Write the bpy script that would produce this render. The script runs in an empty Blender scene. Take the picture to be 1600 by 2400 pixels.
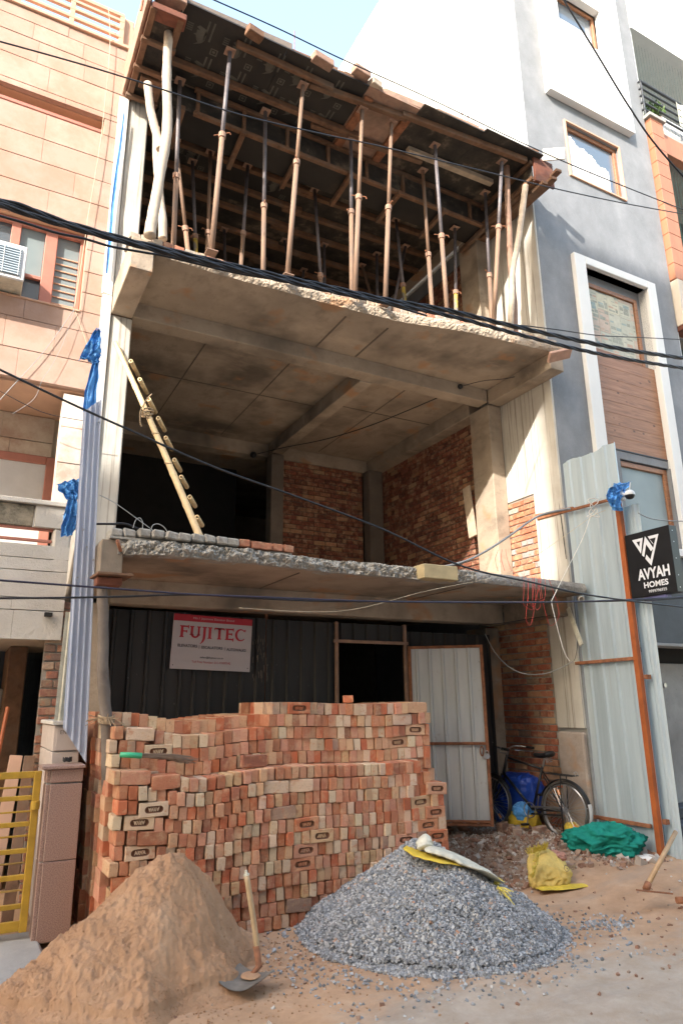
import bpy, bmesh, math, random
import numpy as np
from mathutils import Vector, Matrix, noise
R = math.radians
rnd = random.Random(7)
SC = bpy.context.scene
COL = SC.collection

# ---------------------------------------------------------------- camera
CAM = np.array([0.0, 0.0, 1.75])
FPX = 1617.3                       # focal length in pixels of the 1600 x 2400 photograph
def cam_axes(yaw, pitch, roll):
    cy, sy, cp, sp = math.cos(yaw), math.sin(yaw), math.cos(pitch), math.sin(pitch)
    f = np.array([sy*cp, cy*cp, sp]); r = np.array([cy, -sy, 0.0]); u = np.cross(r, f)
    c, s = math.cos(roll), math.sin(roll)
    return np.array([c*r+s*u, -s*r+c*u, f])
AX = cam_axes(R(28.304), R(15.524), R(-0.633))
cd = bpy.data.cameras.new('camera'); cam = bpy.data.objects.new('camera', cd); COL.objects.link(cam)
cd.sensor_fit = 'VERTICAL'; cd.sensor_height = 36; cd.lens = FPX*36/2400
cd.clip_start = 0.05; cd.clip_end = 600
cam.matrix_world = Matrix(((AX[0][0], AX[1][0], -AX[2][0], CAM[0]), (AX[0][1], AX[1][1], -AX[2][1], CAM[1]),
                           (AX[0][2], AX[1][2], -AX[2][2], CAM[2]), (0, 0, 0, 1)))
cd.dof.use_dof = True; cd.dof.focus_distance = 7.6; cd.dof.aperture_fstop = 4.0
SC.camera = cam

# ---------------------------------------------------------------- sky, sun, exposure
SUN_DIR = Vector((1.5, 1.0, -1.15)).normalized()          # the way the light travels
W = bpy.data.worlds.new('World'); SC.world = W; W.use_nodes = True
wn = W.node_tree.nodes; wl = W.node_tree.links
sky = wn.new('ShaderNodeTexSky'); sky.sky_type = 'NISHITA'; sky.sun_disc = False
sky.sun_elevation = math.asin(-SUN_DIR.z); sky.sun_rotation = math.atan2(-SUN_DIR.x, -SUN_DIR.y)
sky.air_density = 1.6; sky.dust_density = 3.0; sky.ozone_density = 1.0; sky.altitude = 0
wl.new(sky.outputs[0], wn['Background'].inputs[0]); wn['Background'].inputs[1].default_value = 0.15
sd = bpy.data.lights.new('sun', 'SUN'); sd.energy = 2.1; sd.angle = R(0.6); sd.color = (1.0, 0.945, 0.87)
so = bpy.data.objects.new('sun', sd); COL.objects.link(so)
so.rotation_euler = SUN_DIR.to_track_quat('-Z', 'Y').to_euler(); so.location = (-12, -8, 30)
SC.view_settings.view_transform = 'Standard'; SC.view_settings.look = 'None'
SC.view_settings.gamma = 1; SC.view_settings.exposure = 2.3
SC.render.engine = 'CYCLES'; SC.cycles.max_bounces = 8; SC.cycles.diffuse_bounces = 3
SC.cycles.use_denoising = True

# ---------------------------------------------------------------- helpers
def at(px, py, X=None, Y=None, Z=None):
    """photograph pixel -> the point where its sight line meets a wall or floor plane"""
    d = AX.T @ np.array([px-800, 1200-py, FPX])/FPX
    t = (Y-CAM[1])/d[1] if Y is not None else ((X-CAM[0])/d[0] if X is not None else (Z-CAM[2])/d[2])
    return Vector(CAM+d*t)

class MB:
    def __init__(s): s.v = []; s.f = []
    def add(s, vs, fs):
        o = len(s.v); s.v += [tuple(p) for p in vs]; s.f += [tuple(i+o for i in f) for f in fs]; return s
    def box(s, x0, x1, y0, y1, z0, z1, mtx=None):
        vs = [(x, y, z) for z in (z0, z1) for y in (y0, y1) for x in (x0, x1)]
        if mtx is not None: vs = [mtx @ Vector(p) for p in vs]
        return s.add(vs, [(0,2,3,1), (4,5,7,6), (0,1,5,4), (2,6,7,3), (0,4,6,2), (1,3,7,5)])
    def cbox(s, x0, x1, y0, y1, z0, z1, c=0.006, mtx=None, jit=0):
        """box with chamfered edges"""
        m = Vector(((x0+x1)/2, (y0+y1)/2, (z0+z1)/2)); h = Vector((abs(x1-x0)/2, abs(y1-y0)/2, abs(z1-z0)/2))
        vs = []; idx = {}
        for sx in (-1, 1):
            for sy in (-1, 1):
                for sz in (-1, 1):
                    j = Vector((rnd.uniform(-jit, jit), rnd.uniform(-jit, jit), rnd.uniform(-jit, jit))) if jit else Vector((0,0,0))
                    for a in range(3):
                        p = Vector((sx*(h.x-(c if a != 0 else 0)), sy*(h.y-(c if a != 1 else 0)), sz*(h.z-(c if a != 2 else 0))))
                        idx[(sx, sy, sz, a)] = len(vs); p = p+m+j; vs.append(mtx @ p if mtx is not None else p)
        fs = []
        I = lambda sx, sy, sz, a: idx[(sx, sy, sz, a)]
        for q in (-1, 1):
            f = [I(q,-1,-1,0), I(q,1,-1,0), I(q,1,1,0), I(q,-1,1,0)]; fs.append(f if q > 0 else f[::-1])
            f = [I(-1,q,-1,1), I(-1,q,1,1), I(1,q,1,1), I(1,q,-1,1)]; fs.append(f if q > 0 else f[::-1])
            f = [I(-1,-1,q,2), I(1,-1,q,2), I(1,1,q,2), I(-1,1,q,2)]; fs.append(f if q > 0 else f[::-1])
            for r in (-1, 1):
                f = [I(q,r,-1,0), I(q,r,-1,1), I(q,r,1,1), I(q,r,1,0)]; fs.append(f if q*r > 0 else f[::-1])
                f = [I(q,-1,r,0), I(q,1,r,0), I(q,1,r,2), I(q,-1,r,2)]; fs.append(f if q*r > 0 else f[::-1])
                f = [I(-1,q,r,1), I(-1,q,r,2), I(1,q,r,2), I(1,q,r,1)]; fs.append(f if q*r > 0 else f[::-1])
        for sx in (-1, 1):
            for sy in (-1, 1):
                for sz in (-1, 1):
                    f = [I(sx,sy,sz,0), I(sx,sy,sz,1), I(sx,sy,sz,2)]; fs.append(f if sx*sy*sz > 0 else f[::-1])
        return s.add(vs, fs)
    def beam(s, p, q, w, h, c=0.0, up=(0,0,1)):
        """square bar from p to q, w across, h along up"""
        p, q = Vector(p), Vector(q); y = (q-p); L = y.length; y.normalize()
        x = y.cross(Vector(up)); x = x.normalized() if x.length > 1e-6 else Vector((1,0,0)); z = x.cross(y)
        m = Matrix(((x.x, y.x, z.x, p.x), (x.y, y.y, z.y, p.y), (x.z, y.z, z.z, p.z), (0,0,0,1)))
        return s.cbox(-w/2, w/2, 0, L, -h/2, h/2, c, m) if c else s.box(-w/2, w/2, 0, L, -h/2, h/2, m)
    def tube(s, pts, rad, n=8, cap=True, hollow=0):
        pts = [Vector(p) for p in pts]; N = len(pts)
        rad = rad if isinstance(rad, (list, tuple)) else [rad]*N
        up = None; vs = []; fs = []
        for i, p in enumerate(pts):
            d = (pts[min(i+1, N-1)]-pts[max(i-1, 0)]).normalized()
            if up is None:
                up = Vector((0,0,1)) if abs(d.z) < 0.9 else Vector((1,0,0))
            a = d.cross(up); a = a.normalized() if a.length > 1e-6 else d.orthogonal().normalized()
            b = a.cross(d).normalized(); up = b
            for k in range(n):
                t = 2*math.pi*k/n; vs.append(p+(a*math.cos(t)+b*math.sin(t))*rad[i])
        for i in range(N-1):
            for k in range(n):
                k2 = (k+1) % n; fs.append((i*n+k, i*n+k2, (i+1)*n+k2, (i+1)*n+k))
        if cap and not hollow: fs += [tuple(range(n))[::-1], tuple((N-1)*n+k for k in range(n))]
        if hollow:
            for e, (i, sgn) in enumerate(((0, 1), (N-1, -1))):
                d = (pts[min(i+1, N-1)]-pts[max(i-1, 0)]).normalized()*sgn
                o = len(vs)
                for k in range(n): vs.append(pts[i]+(vs[i*n+k]-pts[i])*hollow)
                for k in range(n): vs.append(pts[i]+d*rad[i]*1.6+(vs[i*n+k]-pts[i])*hollow)
                for k in range(n):
                    k2 = (k+1) % n
                    fs += [(i*n+k, i*n+k2, o+k2, o+k), (o+k, o+k2, o+n+k2, o+n+k)]
                fs.append(tuple(o+n+k for k in range(n)))
        return s.add(vs, fs)
    def prism(s, poly, d, mtx=None, back=True):
        """polygon (x, z) list in the y = 0 plane pushed by d along +y"""
        n = len(poly); vs = [Vector((x, 0, z)) for x, z in poly]+[Vector((x, d, z)) for x, z in poly]
        if mtx is not None: vs = [mtx @ p for p in vs]
        fs = [tuple(range(n)), tuple(range(2*n-1, n-1, -1))]+[(i, i+n, (i+1) % n+n, (i+1) % n) for i in range(n)]
        return s.add(vs, fs)
    def grid(s, nu, nv, fn, close_u=False):
        o = len(s.v)
        s.v += [tuple(fn(i/(nu-1) if not close_u else i/nu, j/(nv-1))) for j in range(nv) for i in range(nu)]
        for j in range(nv-1):
            for i in range(nu if close_u else nu-1):
                i2 = (i+1) % nu; s.f.append((o+j*nu+i, o+j*nu+i2, o+(j+1)*nu+i2, o+(j+1)*nu+i))
        return s
    def mesh(s, name, m=None, smooth=False):
        me = bpy.data.meshes.new(name); me.from_pydata(s.v, [], s.f); me.validate(); me.update()
        if m is not None: me.materials.append(m)
        if smooth: me.polygons.foreach_set('use_smooth', [True]*len(me.polygons))
        return me

def tag(o, label=None, cat=None, group=None, kind=None, category=None):
    cat = cat or category
    for k, v in (('label', label), ('category', cat), ('group', group), ('kind', kind)):
        if v: o[k] = v
    return o
def obj(name, mb, m=None, parent=None, smooth=False, loc=None, fix=True, **t):
    me = mb.mesh(name, m, smooth) if isinstance(mb, MB) else mb
    if fix and isinstance(mb, MB):
        b = bmesh.new(); b.from_mesh(me); bmesh.ops.recalc_face_normals(b, faces=b.faces); b.to_mesh(me); b.free()
    o = bpy.data.objects.new(name, me); COL.objects.link(o)
    if parent is not None: o.parent = parent
    if loc is not None: o.location = loc
    return tag(o, **t)
def empty(name, label, cat, loc=(0,0,0), group=None):
    o = bpy.data.objects.new(name, None); COL.objects.link(o); o.location = loc; o.empty_display_size = 0.1
    return tag(o, label, cat, group)
def wpart(name, mb, m, root, smooth=False, **t):
    """a part whose mesh is given in world coordinates under an empty that is not at the origin"""
    mb.v = [(x-root.location.x, y-root.location.y, z-root.location.z) for x, y, z in mb.v]
    return obj(name, mb, m, root, smooth, **t)
def smooth_path(pts, n=8):
    pts = [Vector(p) for p in pts]; out = []
    for i in range(len(pts)-1):
        p0, p1, p2, p3 = pts[max(i-1, 0)], pts[i], pts[i+1], pts[min(i+2, len(pts)-1)]
        for k in range(n):
            t = k/n; out.append(0.5*((2*p1)+(p2-p0)*t+(2*p0-5*p1+4*p2-p3)*t*t+(3*p1-p0-3*p2+p3)*t**3))
    return out+[pts[-1]]
ORD = 'zeroth first second third fourth fifth sixth seventh eighth ninth tenth eleventh twelfth thirteenth fourteenth fifteenth sixteenth seventeenth eighteenth nineteenth'.split()
def nth(n):
    if n < 20: return ORD[n]
    t = {2: ('twentieth', 'twenty'), 3: ('thirtieth', 'thirty'), 4: ('fortieth', 'forty'), 5: ('fiftieth', 'fifty')}[n//10]
    return t[0] if n % 10 == 0 else t[1]+'-'+ORD[n % 10]
def fbm(x, y, z=0.0, o=4):
    return noise.fractal(Vector((x, y, z)), 0.9, 2.1, o)

# ---------------------------------------------------------------- materials
class N:
    def __init__(s, name, rough=0.85, metal=0.0, spec=None):
        s.m = bpy.data.materials.new(name); s.m.use_nodes = True; s.t = s.m.node_tree
        s.b = s.t.nodes['Principled BSDF']; s.b.inputs['Roughness'].default_value = rough; s.b.inputs['Metallic'].default_value = metal
        if spec is not None: s.b.inputs['Specular IOR Level'].default_value = spec
        s.tc = s.t.nodes.new('ShaderNodeTexCoord'); s.co = s.tc.outputs['Object']
    def n(s, typ, **kw):
        q = s.t.nodes.new(typ)
        for k, v in kw.items(): setattr(q, k, v)
        return q
    def L(s, a, b): s.t.links.new(a, b)
    def world(s):
        g = s.n('ShaderNodeNewGeometry'); s.co = g.outputs['Position']; return s
    def mapped(s, sc=(1,1,1), co=None):
        q = s.n('ShaderNodeMapping'); s.L(co or s.co, q.inputs[0]); q.inputs['Scale'].default_value = sc; return q.outputs[0]
    def noise(s, scale, detail=4, rough=0.6, sc=None, dist=0.0):
        q = s.n('ShaderNodeTexNoise'); q.inputs['Scale'].default_value = scale; q.inputs['Detail'].default_value = detail
        q.inputs['Roughness'].default_value = rough; q.inputs['Distortion'].default_value = dist
        s.L(s.mapped(sc) if sc else s.co, q.inputs['Vector']); return q.outputs['Fac']
    def ramp(s, fac, stops, interp='LINEAR'):
        q = s.n('ShaderNodeValToRGB'); q.color_ramp.interpolation = interp; e = q.color_ramp.elements
        while len(e) < len(stops): e.new(0.5)
        for el, (p, c) in zip(e, stops):
            el.position = p; el.color = (c if isinstance(c, (tuple, list)) else (c, c, c))+((1,) if not isinstance(c, (tuple, list)) or len(c) == 3 else ())
        s.L(fac, q.inputs[0]); return q.outputs[0]
    def mix(s, fac, a, b, mode='MIX'):
        q = s.n('ShaderNodeMix', data_type='RGBA', blend_type=mode)
        for inp, v in ((q.inputs[0], fac), (q.inputs[6], a), (q.inputs[7], b)):
            if isinstance(v, (int, float)): inp.default_value = v
            elif isinstance(v, (tuple, list)): inp.default_value = tuple(v)+(1,)
            else: s.L(v, inp)
        return q.outputs[2]
    def color(s, c):
        if isinstance(c, (tuple, list)): s.b.inputs['Base Color'].default_value = tuple(c)+(1,)
        else: s.L(c, s.b.inputs['Base Color'])
        return s
    def bump(s, h, strength=0.4, dist=0.01):
        q = s.n('ShaderNodeBump'); q.inputs['Strength'].default_value = strength; q.inputs['Distance'].default_value = dist
        s.L(h, q.inputs['Height']); s.L(q.outputs[0], s.b.inputs['Normal']); return s

def simple(name, c, rough=0.7, metal=0.0, var=0.18, scale=6, bump=0.15, bscale=40, bdist=0.004, sc=None, world=False):
    m = N(name, rough, metal)
    if world: m.world()
    a = tuple(x*(1-var) for x in c); b = tuple(min(x*(1+var), 1) for x in c)
    m.color(m.ramp(m.noise(scale, 5, 0.65, sc), [(0.3, a), (0.7, b)]))
    if bump: m.bump(m.noise(bscale, 3, 0.6, sc), bump, bdist)
    return m.m
M = {}
def concrete(name, c, stain, warm=0.0):
    m = N(name, 0.92).world()
    base = m.ramp(m.noise(1.3, 6, 0.65), [(0.3, tuple(x*0.78 for x in c)), (0.55, c), (0.75, tuple(min(1, x*1.18) for x in c))])
    base = m.mix(m.ramp(m.noise(0.7, 4, 0.6, (1, 1, 1)), [(0.50, 0.0), (0.68, stain)]), base, (0.10, 0.08, 0.062))
    base = m.mix(m.ramp(m.noise(2.7, 6, 0.72, (1.0, 0.6, 1)), [(0.52, 0.0), (0.70, stain*0.8)]), base, tuple(x*0.45 for x in c))
    base = m.mix(m.ramp(m.noise(1.9, 5, 0.7, (0.5, 1.3, 1)), [(0.56, 0.0), (0.72, stain*0.5)]), base, tuple(min(1, x*1.35) for x in c))
    base = m.mix(m.ramp(m.noise(1.9, 3, 0.5), [(0.60, 0.0), (0.68, warm)]), base, (0.42, 0.215, 0.10))
    base = m.mix(m.ramp(m.noise(28, 3, 0.6), [(0.66, 0.0), (0.74, 0.5)]), base, tuple(x*0.4 for x in c))
    m.color(base); m.bump(m.noise(22, 6, 0.7), 0.5, 0.016); return m.m
M['concrete'] = concrete('raw_concrete', (0.40, 0.32, 0.24), 0.85, 0.7)
M['concrete_dark'] = concrete('shade_and_seam_concrete', (0.17, 0.135, 0.105), 0.6)  # darker copy of the concrete: rear shade put into the colour; also seams
M['concrete_grey'] = concrete('grey_concrete', (0.33, 0.315, 0.29), 0.35)
m = N('shuttered_white_cement', 0.9).world()
streak = m.noise(6.0, 5, 0.65, (4.5, 4.5, 0.09))
c = m.ramp(m.noise(2.2, 5, 0.6), [(0.3, (0.46, 0.425, 0.37)), (0.7, (0.58, 0.55, 0.49))])
c = m.mix(m.ramp(streak, [(0.53, 0.0), (0.64, 0.7)]), c, (0.20, 0.165, 0.13))
m.color(c); m.bump(streak, 0.3, 0.01); M['white_cement'] = m.m
m = N('white_wall_paint', 0.8).world()
c = m.ramp(m.noise(1.0, 5, 0.6, (1, 1, 0.35)), [(0.3, (0.70, 0.68, 0.63)), (0.7, (0.78, 0.765, 0.72))])
m.color(c); m.bump(m.noise(14, 4, 0.6), 0.15, 0.006); M['white_wall'] = m.m
m = N('rough_broken_concrete', 0.95)
c = m.ramp(m.noise(9, 6, 0.75), [(0.3, (0.24, 0.22, 0.19)), (0.55, (0.36, 0.335, 0.295)), (0.75, (0.46, 0.44, 0.40))])
m.color(c); m.bump(m.noise(30, 6, 0.75), 0.8, 0.02); M['broken'] = m.m
m = N('grey_textured_paint', 0.8).world()
c = m.ramp(m.noise(2.6, 6, 0.65, (1, 1, 0.8)), [(0.3, (0.175, 0.18, 0.186)), (0.55, (0.215, 0.22, 0.228)), (0.75, (0.26, 0.265, 0.272))])
c = m.mix(m.ramp(m.noise(60, 3, 0.6), [(0.58, 0.0), (0.75, 0.35)]), c, (0.38, 0.39, 0.40))
m.color(c); m.bump(m.noise(50, 4, 0.6), 0.25, 0.006); M['grey_paint'] = m.m
M['dark_paint'] = simple('charcoal_paint', (0.045, 0.05, 0.058), 0.6, var=0.25, scale=3, world=True)
M['white_paint'] = simple('white_trim_paint', (0.72, 0.71, 0.68), 0.65, var=0.04, scale=2, bump=0.06, world=True)
M['wood_frame'] = simple('varnished_window_wood', (0.30, 0.135, 0.065), 0.45, var=0.35, scale=9, sc=(1, 1, 6), world=True)
m = N('knotty_wood_cladding', 0.5).world()
g = m.noise(3.0, 6, 0.65, (0.7, 1, 9.0), 0.6)
c = m.ramp(g, [(0.3, (0.19, 0.085, 0.04)), (0.5, (0.30, 0.14, 0.068)), (0.7, (0.38, 0.19, 0.10))])
kn = m.n('ShaderNodeTexVoronoi', feature='F1'); kn.inputs['Scale'].default_value = 4.2; m.L(m.mapped((1.0, 1, 1.6)), kn.inputs['Vector'])
c = m.mix(m.ramp(kn.outputs['Distance'], [(0.06, 0.85), (0.16, 0.0)]), c, (0.05, 0.018, 0.008))
m.color(c); M['wood_panel'] = m.m
M_RIM = None
def lumber(name, c, var=0.45, rough=0.85, dirt=0.5):
    m = N(name, rough)
    g = m.noise(7, 5, 0.65, (1, 1, 1), 0.4)
    col = m.ramp(g, [(0.25, tuple(x*(1-var) for x in c)), (0.75, tuple(min(1, x*(1+var)) for x in c))])
    col = m.mix(m.ramp(m.noise(2.1, 4, 0.6), [(0.5, 0.0), (0.7, dirt)]), col, (0.16, 0.13, 0.10))
    m.color(col); m.bump(m.noise(35, 5, 0.7), 0.4, 0.006); return m.m
M['lumber'] = lumber('shuttering_timber', (0.165, 0.085, 0.046))
M['lumber_red'] = lumber('red_oxide_timber', (0.15, 0.05, 0.028))
M['lumber_pale'] = lumber('weathered_plank', (0.46, 0.36, 0.26), 0.25)
M['trunk'] = lumber('peeled_trunk', (0.50, 0.405, 0.31), 0.22, dirt=0.35)
M['trunk_dark'] = lumber('bark_trunk', (0.33, 0.20, 0.14), 0.35)
M['trunk_grey'] = lumber('grey_old_trunk', (0.15, 0.12, 0.10), 0.35)
M['bamboo'] = simple('dry_bamboo', (0.62, 0.45, 0.24), 0.5, var=0.2, scale=5)
M['rope'] = simple('jute_rope', (0.36, 0.26, 0.16), 0.95, var=0.3, scale=60, bump=0.6, bscale=200)
m = N('dark_film_plywood', 0.6).world()
c = m.ramp(m.noise(1.1, 5, 0.65), [(0.35, (0.012, 0.011, 0.0105)), (0.62, (0.03, 0.025, 0.021)), (0.8, (0.10, 0.075, 0.052))])
m.color(c); m.bump(m.noise(8, 4), 0.2, 0.01); M['ply_dark'] = m.m
m = N('stained_shuttering_sheet', 0.75).world()
c = m.ramp(m.noise(2.4, 6, 0.7), [(0.36, (0.012, 0.011, 0.0095)), (0.54, (0.042, 0.033, 0.025)), (0.68, (0.17, 0.13, 0.09)), (0.82, (0.20, 0.10, 0.05))])
m.color(c); m.bump(m.noise(10, 4), 0.2, 0.01); M['ply_stain'] = m.m
M['ply_print'] = simple('cream_stamp_ink', (0.095, 0.09, 0.075), 0.8, var=0.2, bump=0)
m = N('rusty_prop_steel', 0.75, 0.15)
c = m.ramp(m.noise(4, 5, 0.65, (1, 1, 0.35)), [(0.28, (0.13, 0.11, 0.10)), (0.45, (0.22, 0.14, 0.095)), (0.6, (0.28, 0.17, 0.11)), (0.78, (0.18, 0.08, 0.04))])
m.color(c); m.bump(m.noise(60, 4), 0.25, 0.003); M['prop'] = m.m
M['prop_dark'] = simple('dark_prop_steel', (0.16, 0.14, 0.145), 0.6, 0.3, var=0.35)
m = N('yellow_painted_prop', 0.7)
m.color(m.mix(m.ramp(m.noise(9, 4, 0.6), [(0.45, 0.0), (0.55, 1.0)]), (0.55, 0.36, 0.05), (0.23, 0.20, 0.17))); M['prop_yellow'] = m.m
M['rust_orange'] = simple('red_oxide_steel', (0.34, 0.085, 0.018), 0.6, var=0.3, scale=3, bscale=90)
M['rust'] = simple('rusty_steel', (0.26, 0.105, 0.05), 0.85, var=0.4, scale=12)
m = N('galvanised_sheet', 0.42, 0.25).world()
c = m.ramp(m.noise(2.0, 5, 0.6, (1, 3, 0.22)), [(0.3, (0.37, 0.44, 0.48)), (0.55, (0.47, 0.55, 0.59)), (0.72, (0.55, 0.615, 0.64))])
c = m.mix(m.ramp(m.noise(3.2, 5, 0.7, (1, 4, 0.25)), [(0.60, 0.0), (0.74, 0.35)]), c, (0.40, 0.36, 0.31))
m.color(c); m.bump(m.noise(3, 3), 0.1, 0.01); M['galv'] = m.m
m = N('dirty_galvanised_door_sheet', 0.5, 0.2).world()
c = m.ramp(m.noise(2.2, 5, 0.6, (2, 2, 0.3)), [(0.3, (0.44, 0.45, 0.45)), (0.7, (0.60, 0.61, 0.60))])
c = m.mix(m.ramp(m.noise(7, 6, 0.75), [(0.62, 0.0), (0.72, 0.5)]), c, (0.24, 0.18, 0.13))
m.color(c); M['galv_door'] = m.m
m = N('black_back_of_sheet', 0.62).world()
c = m.ramp(m.noise(2.0, 5, 0.6, (3, 1, 0.3)), [(0.3, (0.016, 0.015, 0.015)), (0.7, (0.034, 0.032, 0.031))])
c = m.mix(m.ramp(m.noise(24, 3, 0.5), [(0.72, 0.0), (0.76, 0.4)]), c, (0.25, 0.24, 0.22))
m.color(c); M['black_sheet'] = m.m
m = N('translucent_pvc_sheet', 0.3); 
m.color(m.ramp(m.noise(5, 5, 0.7, (1, 1, 0.3)), [(0.3, (0.36, 0.40, 0.52)), (0.6, (0.50, 0.54, 0.65)), (0.8, (0.68, 0.70, 0.74))]))
m.b.inputs['Transmission Weight'].default_value = 0.22; m.b.inputs['Alpha'].default_value = 0.93; M['pvc_sheet'] = m.m
def cloth(name, c, rough=0.55, spec=0.4):
    m = N(name, rough, spec=spec)
    m.color(m.ramp(m.noise(9, 5, 0.7), [(0.3, tuple(x*0.72 for x in c)), (0.7, tuple(min(1, x*1.15) for x in c))]))
    m.bump(m.noise(26, 6, 0.75), 0.6, 0.012); return m.m
M['tarp'] = cloth('blue_tarpaulin', (0.11, 0.37, 0.80), 0.35)
M['tarp_deep'] = cloth('deep_blue_plastic', (0.02, 0.07, 0.42), 0.3)
M['teal'] = cloth('teal_fabric', (0.012, 0.22, 0.17), 0.8, 0.2)
M['sack_yellow'] = cloth('yellow_woven_sack', (0.66, 0.46, 0.05), 0.6)
M['sack_tan'] = cloth('faded_yellow_sack', (0.62, 0.44, 0.12), 0.65)
M['sack_white'] = cloth('dirty_white_sack', (0.62, 0.585, 0.47), 0.65)
M['fray'] = simple('yellow_frayed_thread', (0.70, 0.56, 0.10), 0.7, bump=0)
M['black'] = simple('black_rubber', (0.012, 0.012, 0.013), 0.5, var=0.2, bump=0)
M['cable'] = simple('black_cable_jacket', (0.012, 0.0125, 0.015), 0.45, var=0.2, bump=0)
M['cable_violet'] = simple('violet_cable_jacket', (0.022, 0.019, 0.04), 0.4, var=0.2, bump=0)
M['cable_grey'] = simple('grey_cable_jacket', (0.30, 0.31, 0.31), 0.55, bump=0)
M['cable_white'] = simple('white_cord', (0.70, 0.68, 0.62), 0.7, bump=0)
M['cable_tan'] = simple('tan_string', (0.50, 0.42, 0.30), 0.8, bump=0)
M['red_wire'] = simple('red_wire', (0.60, 0.05, 0.04), 0.5, bump=0)
M['steel'] = simple('dull_chrome', (0.42, 0.42, 0.43), 0.3, 0.85, var=0.2, bump=0)
M['bike_black'] = simple('black_enamel', (0.014, 0.014, 0.016), 0.35, var=0.3, bump=0)
M['tyre'] = simple('dusty_tyre', (0.06, 0.054, 0.047), 0.85, var=0.3)
M['orange'] = simple('orange_reflector', (0.75, 0.22, 0.03), 0.4, bump=0)
M['white_plastic'] = simple('white_plastic', (0.66, 0.66, 0.65), 0.4, var=0.05, bump=0)
M['dark_hole'] = simple('shade_dark_interior', (0.02, 0.018, 0.016), 0.95, bump=0)  # near-black colour standing in for deep shade inside openings
M['pvc'] = simple('beige_pvc_pipe', (0.46, 0.42, 0.36), 0.5, var=0.12)
m = N('window_glass', 0.06, 0.0); m.color((0.10, 0.12, 0.14)); m.b.inputs['Specular IOR Level'].default_value = 0.8
m.b.inputs['Coat Weight'].default_value = 0.6; m.b.inputs['Coat Roughness'].default_value = 0.05; M['glass'] = m.m
m = N('frosted_glass', 0.35); m.color(m.ramp(m.noise(1.5, 3), [(0.3, (0.19, 0.23, 0.235)), (0.7, (0.25, 0.29, 0.29))])); M['frosted'] = m.m
M['curtain'] = simple('white_curtain', (0.66, 0.64, 0.62), 0.8, var=0.06, bump=0)

def brick_mat(name, mode):
    m = N(name, 0.93)
    if mode == 'object':
        oi = m.n('ShaderNodeObjectInfo'); base = oi.outputs['Color']
        add = m.n('ShaderNodeVectorMath', operation='ADD'); m.L(m.co, add.inputs[0])
        sc = m.n('ShaderNodeMath', operation='MULTIPLY'); m.L(oi.outputs['Random'], sc.inputs[0]); sc.inputs[1].default_value = 50
        m.L(sc.outputs[0], add.inputs[1]); m.co = add.outputs[0]
    else:
        q = m.n('ShaderNodeAttribute', attribute_name='tint'); base = q.outputs['Color']
    c = m.mix(m.ramp(m.noise(9, 5, 0.7), [(0.48, 0.0), (0.66, 0.5)]), base, (0.62, 0.42, 0.25))
    c = m.mix(m.ramp(m.noise(13, 5, 0.7, (1, 1, 1.3)), [(0.54, 0.0), (0.66, 0.6)]), c, (0.47, 0.155, 0.07))
    c = m.mix(m.ramp(m.noise(6, 5, 0.75), [(0.60, 0.0), (0.72, 0.45)]), c, (0.17, 0.095, 0.06))
    c = m.mix(m.ramp(m.noise(70, 3, 0.6), [(0.62, 0.0), (0.72, 0.4)]), c, (0.08, 0.04, 0.025))
    m.color(c); m.bump(m.noise(40, 6, 0.8), 1.0, 0.010); return m.m
M['brick'] = brick_mat('fired_clay_brick', 'object')
M['brick_attr'] = brick_mat('fired_clay_brick_mass', 'attr')
M['mortar'] = simple('cement_mortar', (0.27, 0.245, 0.21), 0.95, var=0.25, scale=8, bump=0.7, bscale=30, bdist=0.012, world=True)
PAL = [((0.54, 0.315, 0.18), 24), ((0.61, 0.44, 0.30), 24), ((0.48, 0.19, 0.10), 26), ((0.47, 0.135, 0.06), 17), ((0.35, 0.135, 0.075), 9), ((0.34, 0.215, 0.15), 4), ((0.53, 0.25, 0.155), 22)]
PAL_SHADE = [((0.19, 0.062, 0.036), 34), ((0.22, 0.08, 0.045), 24), ((0.30, 0.145, 0.075), 10), ((0.13, 0.045, 0.028), 18), ((0.38, 0.21, 0.11), 5)]  # darker brick tones: the interior shade is put into the colour
PALR = [((0.36, 0.11, 0.06), 34), ((0.40, 0.16, 0.09), 24), ((0.44, 0.24, 0.13), 12), ((0.27, 0.09, 0.055), 18), ((0.46, 0.30, 0.18), 7), ((0.30, 0.19, 0.13), 8)]
def tint(pal=PAL, r=rnd):
    t = r.uniform(0, sum(w for _, w in pal))
    for c, w in pal:
        t -= w
        if t <= 0: break
    k = r.uniform(0.86, 1.12); return tuple(min(1, x*k*r.uniform(0.95, 1.05)) for x in c)

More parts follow.
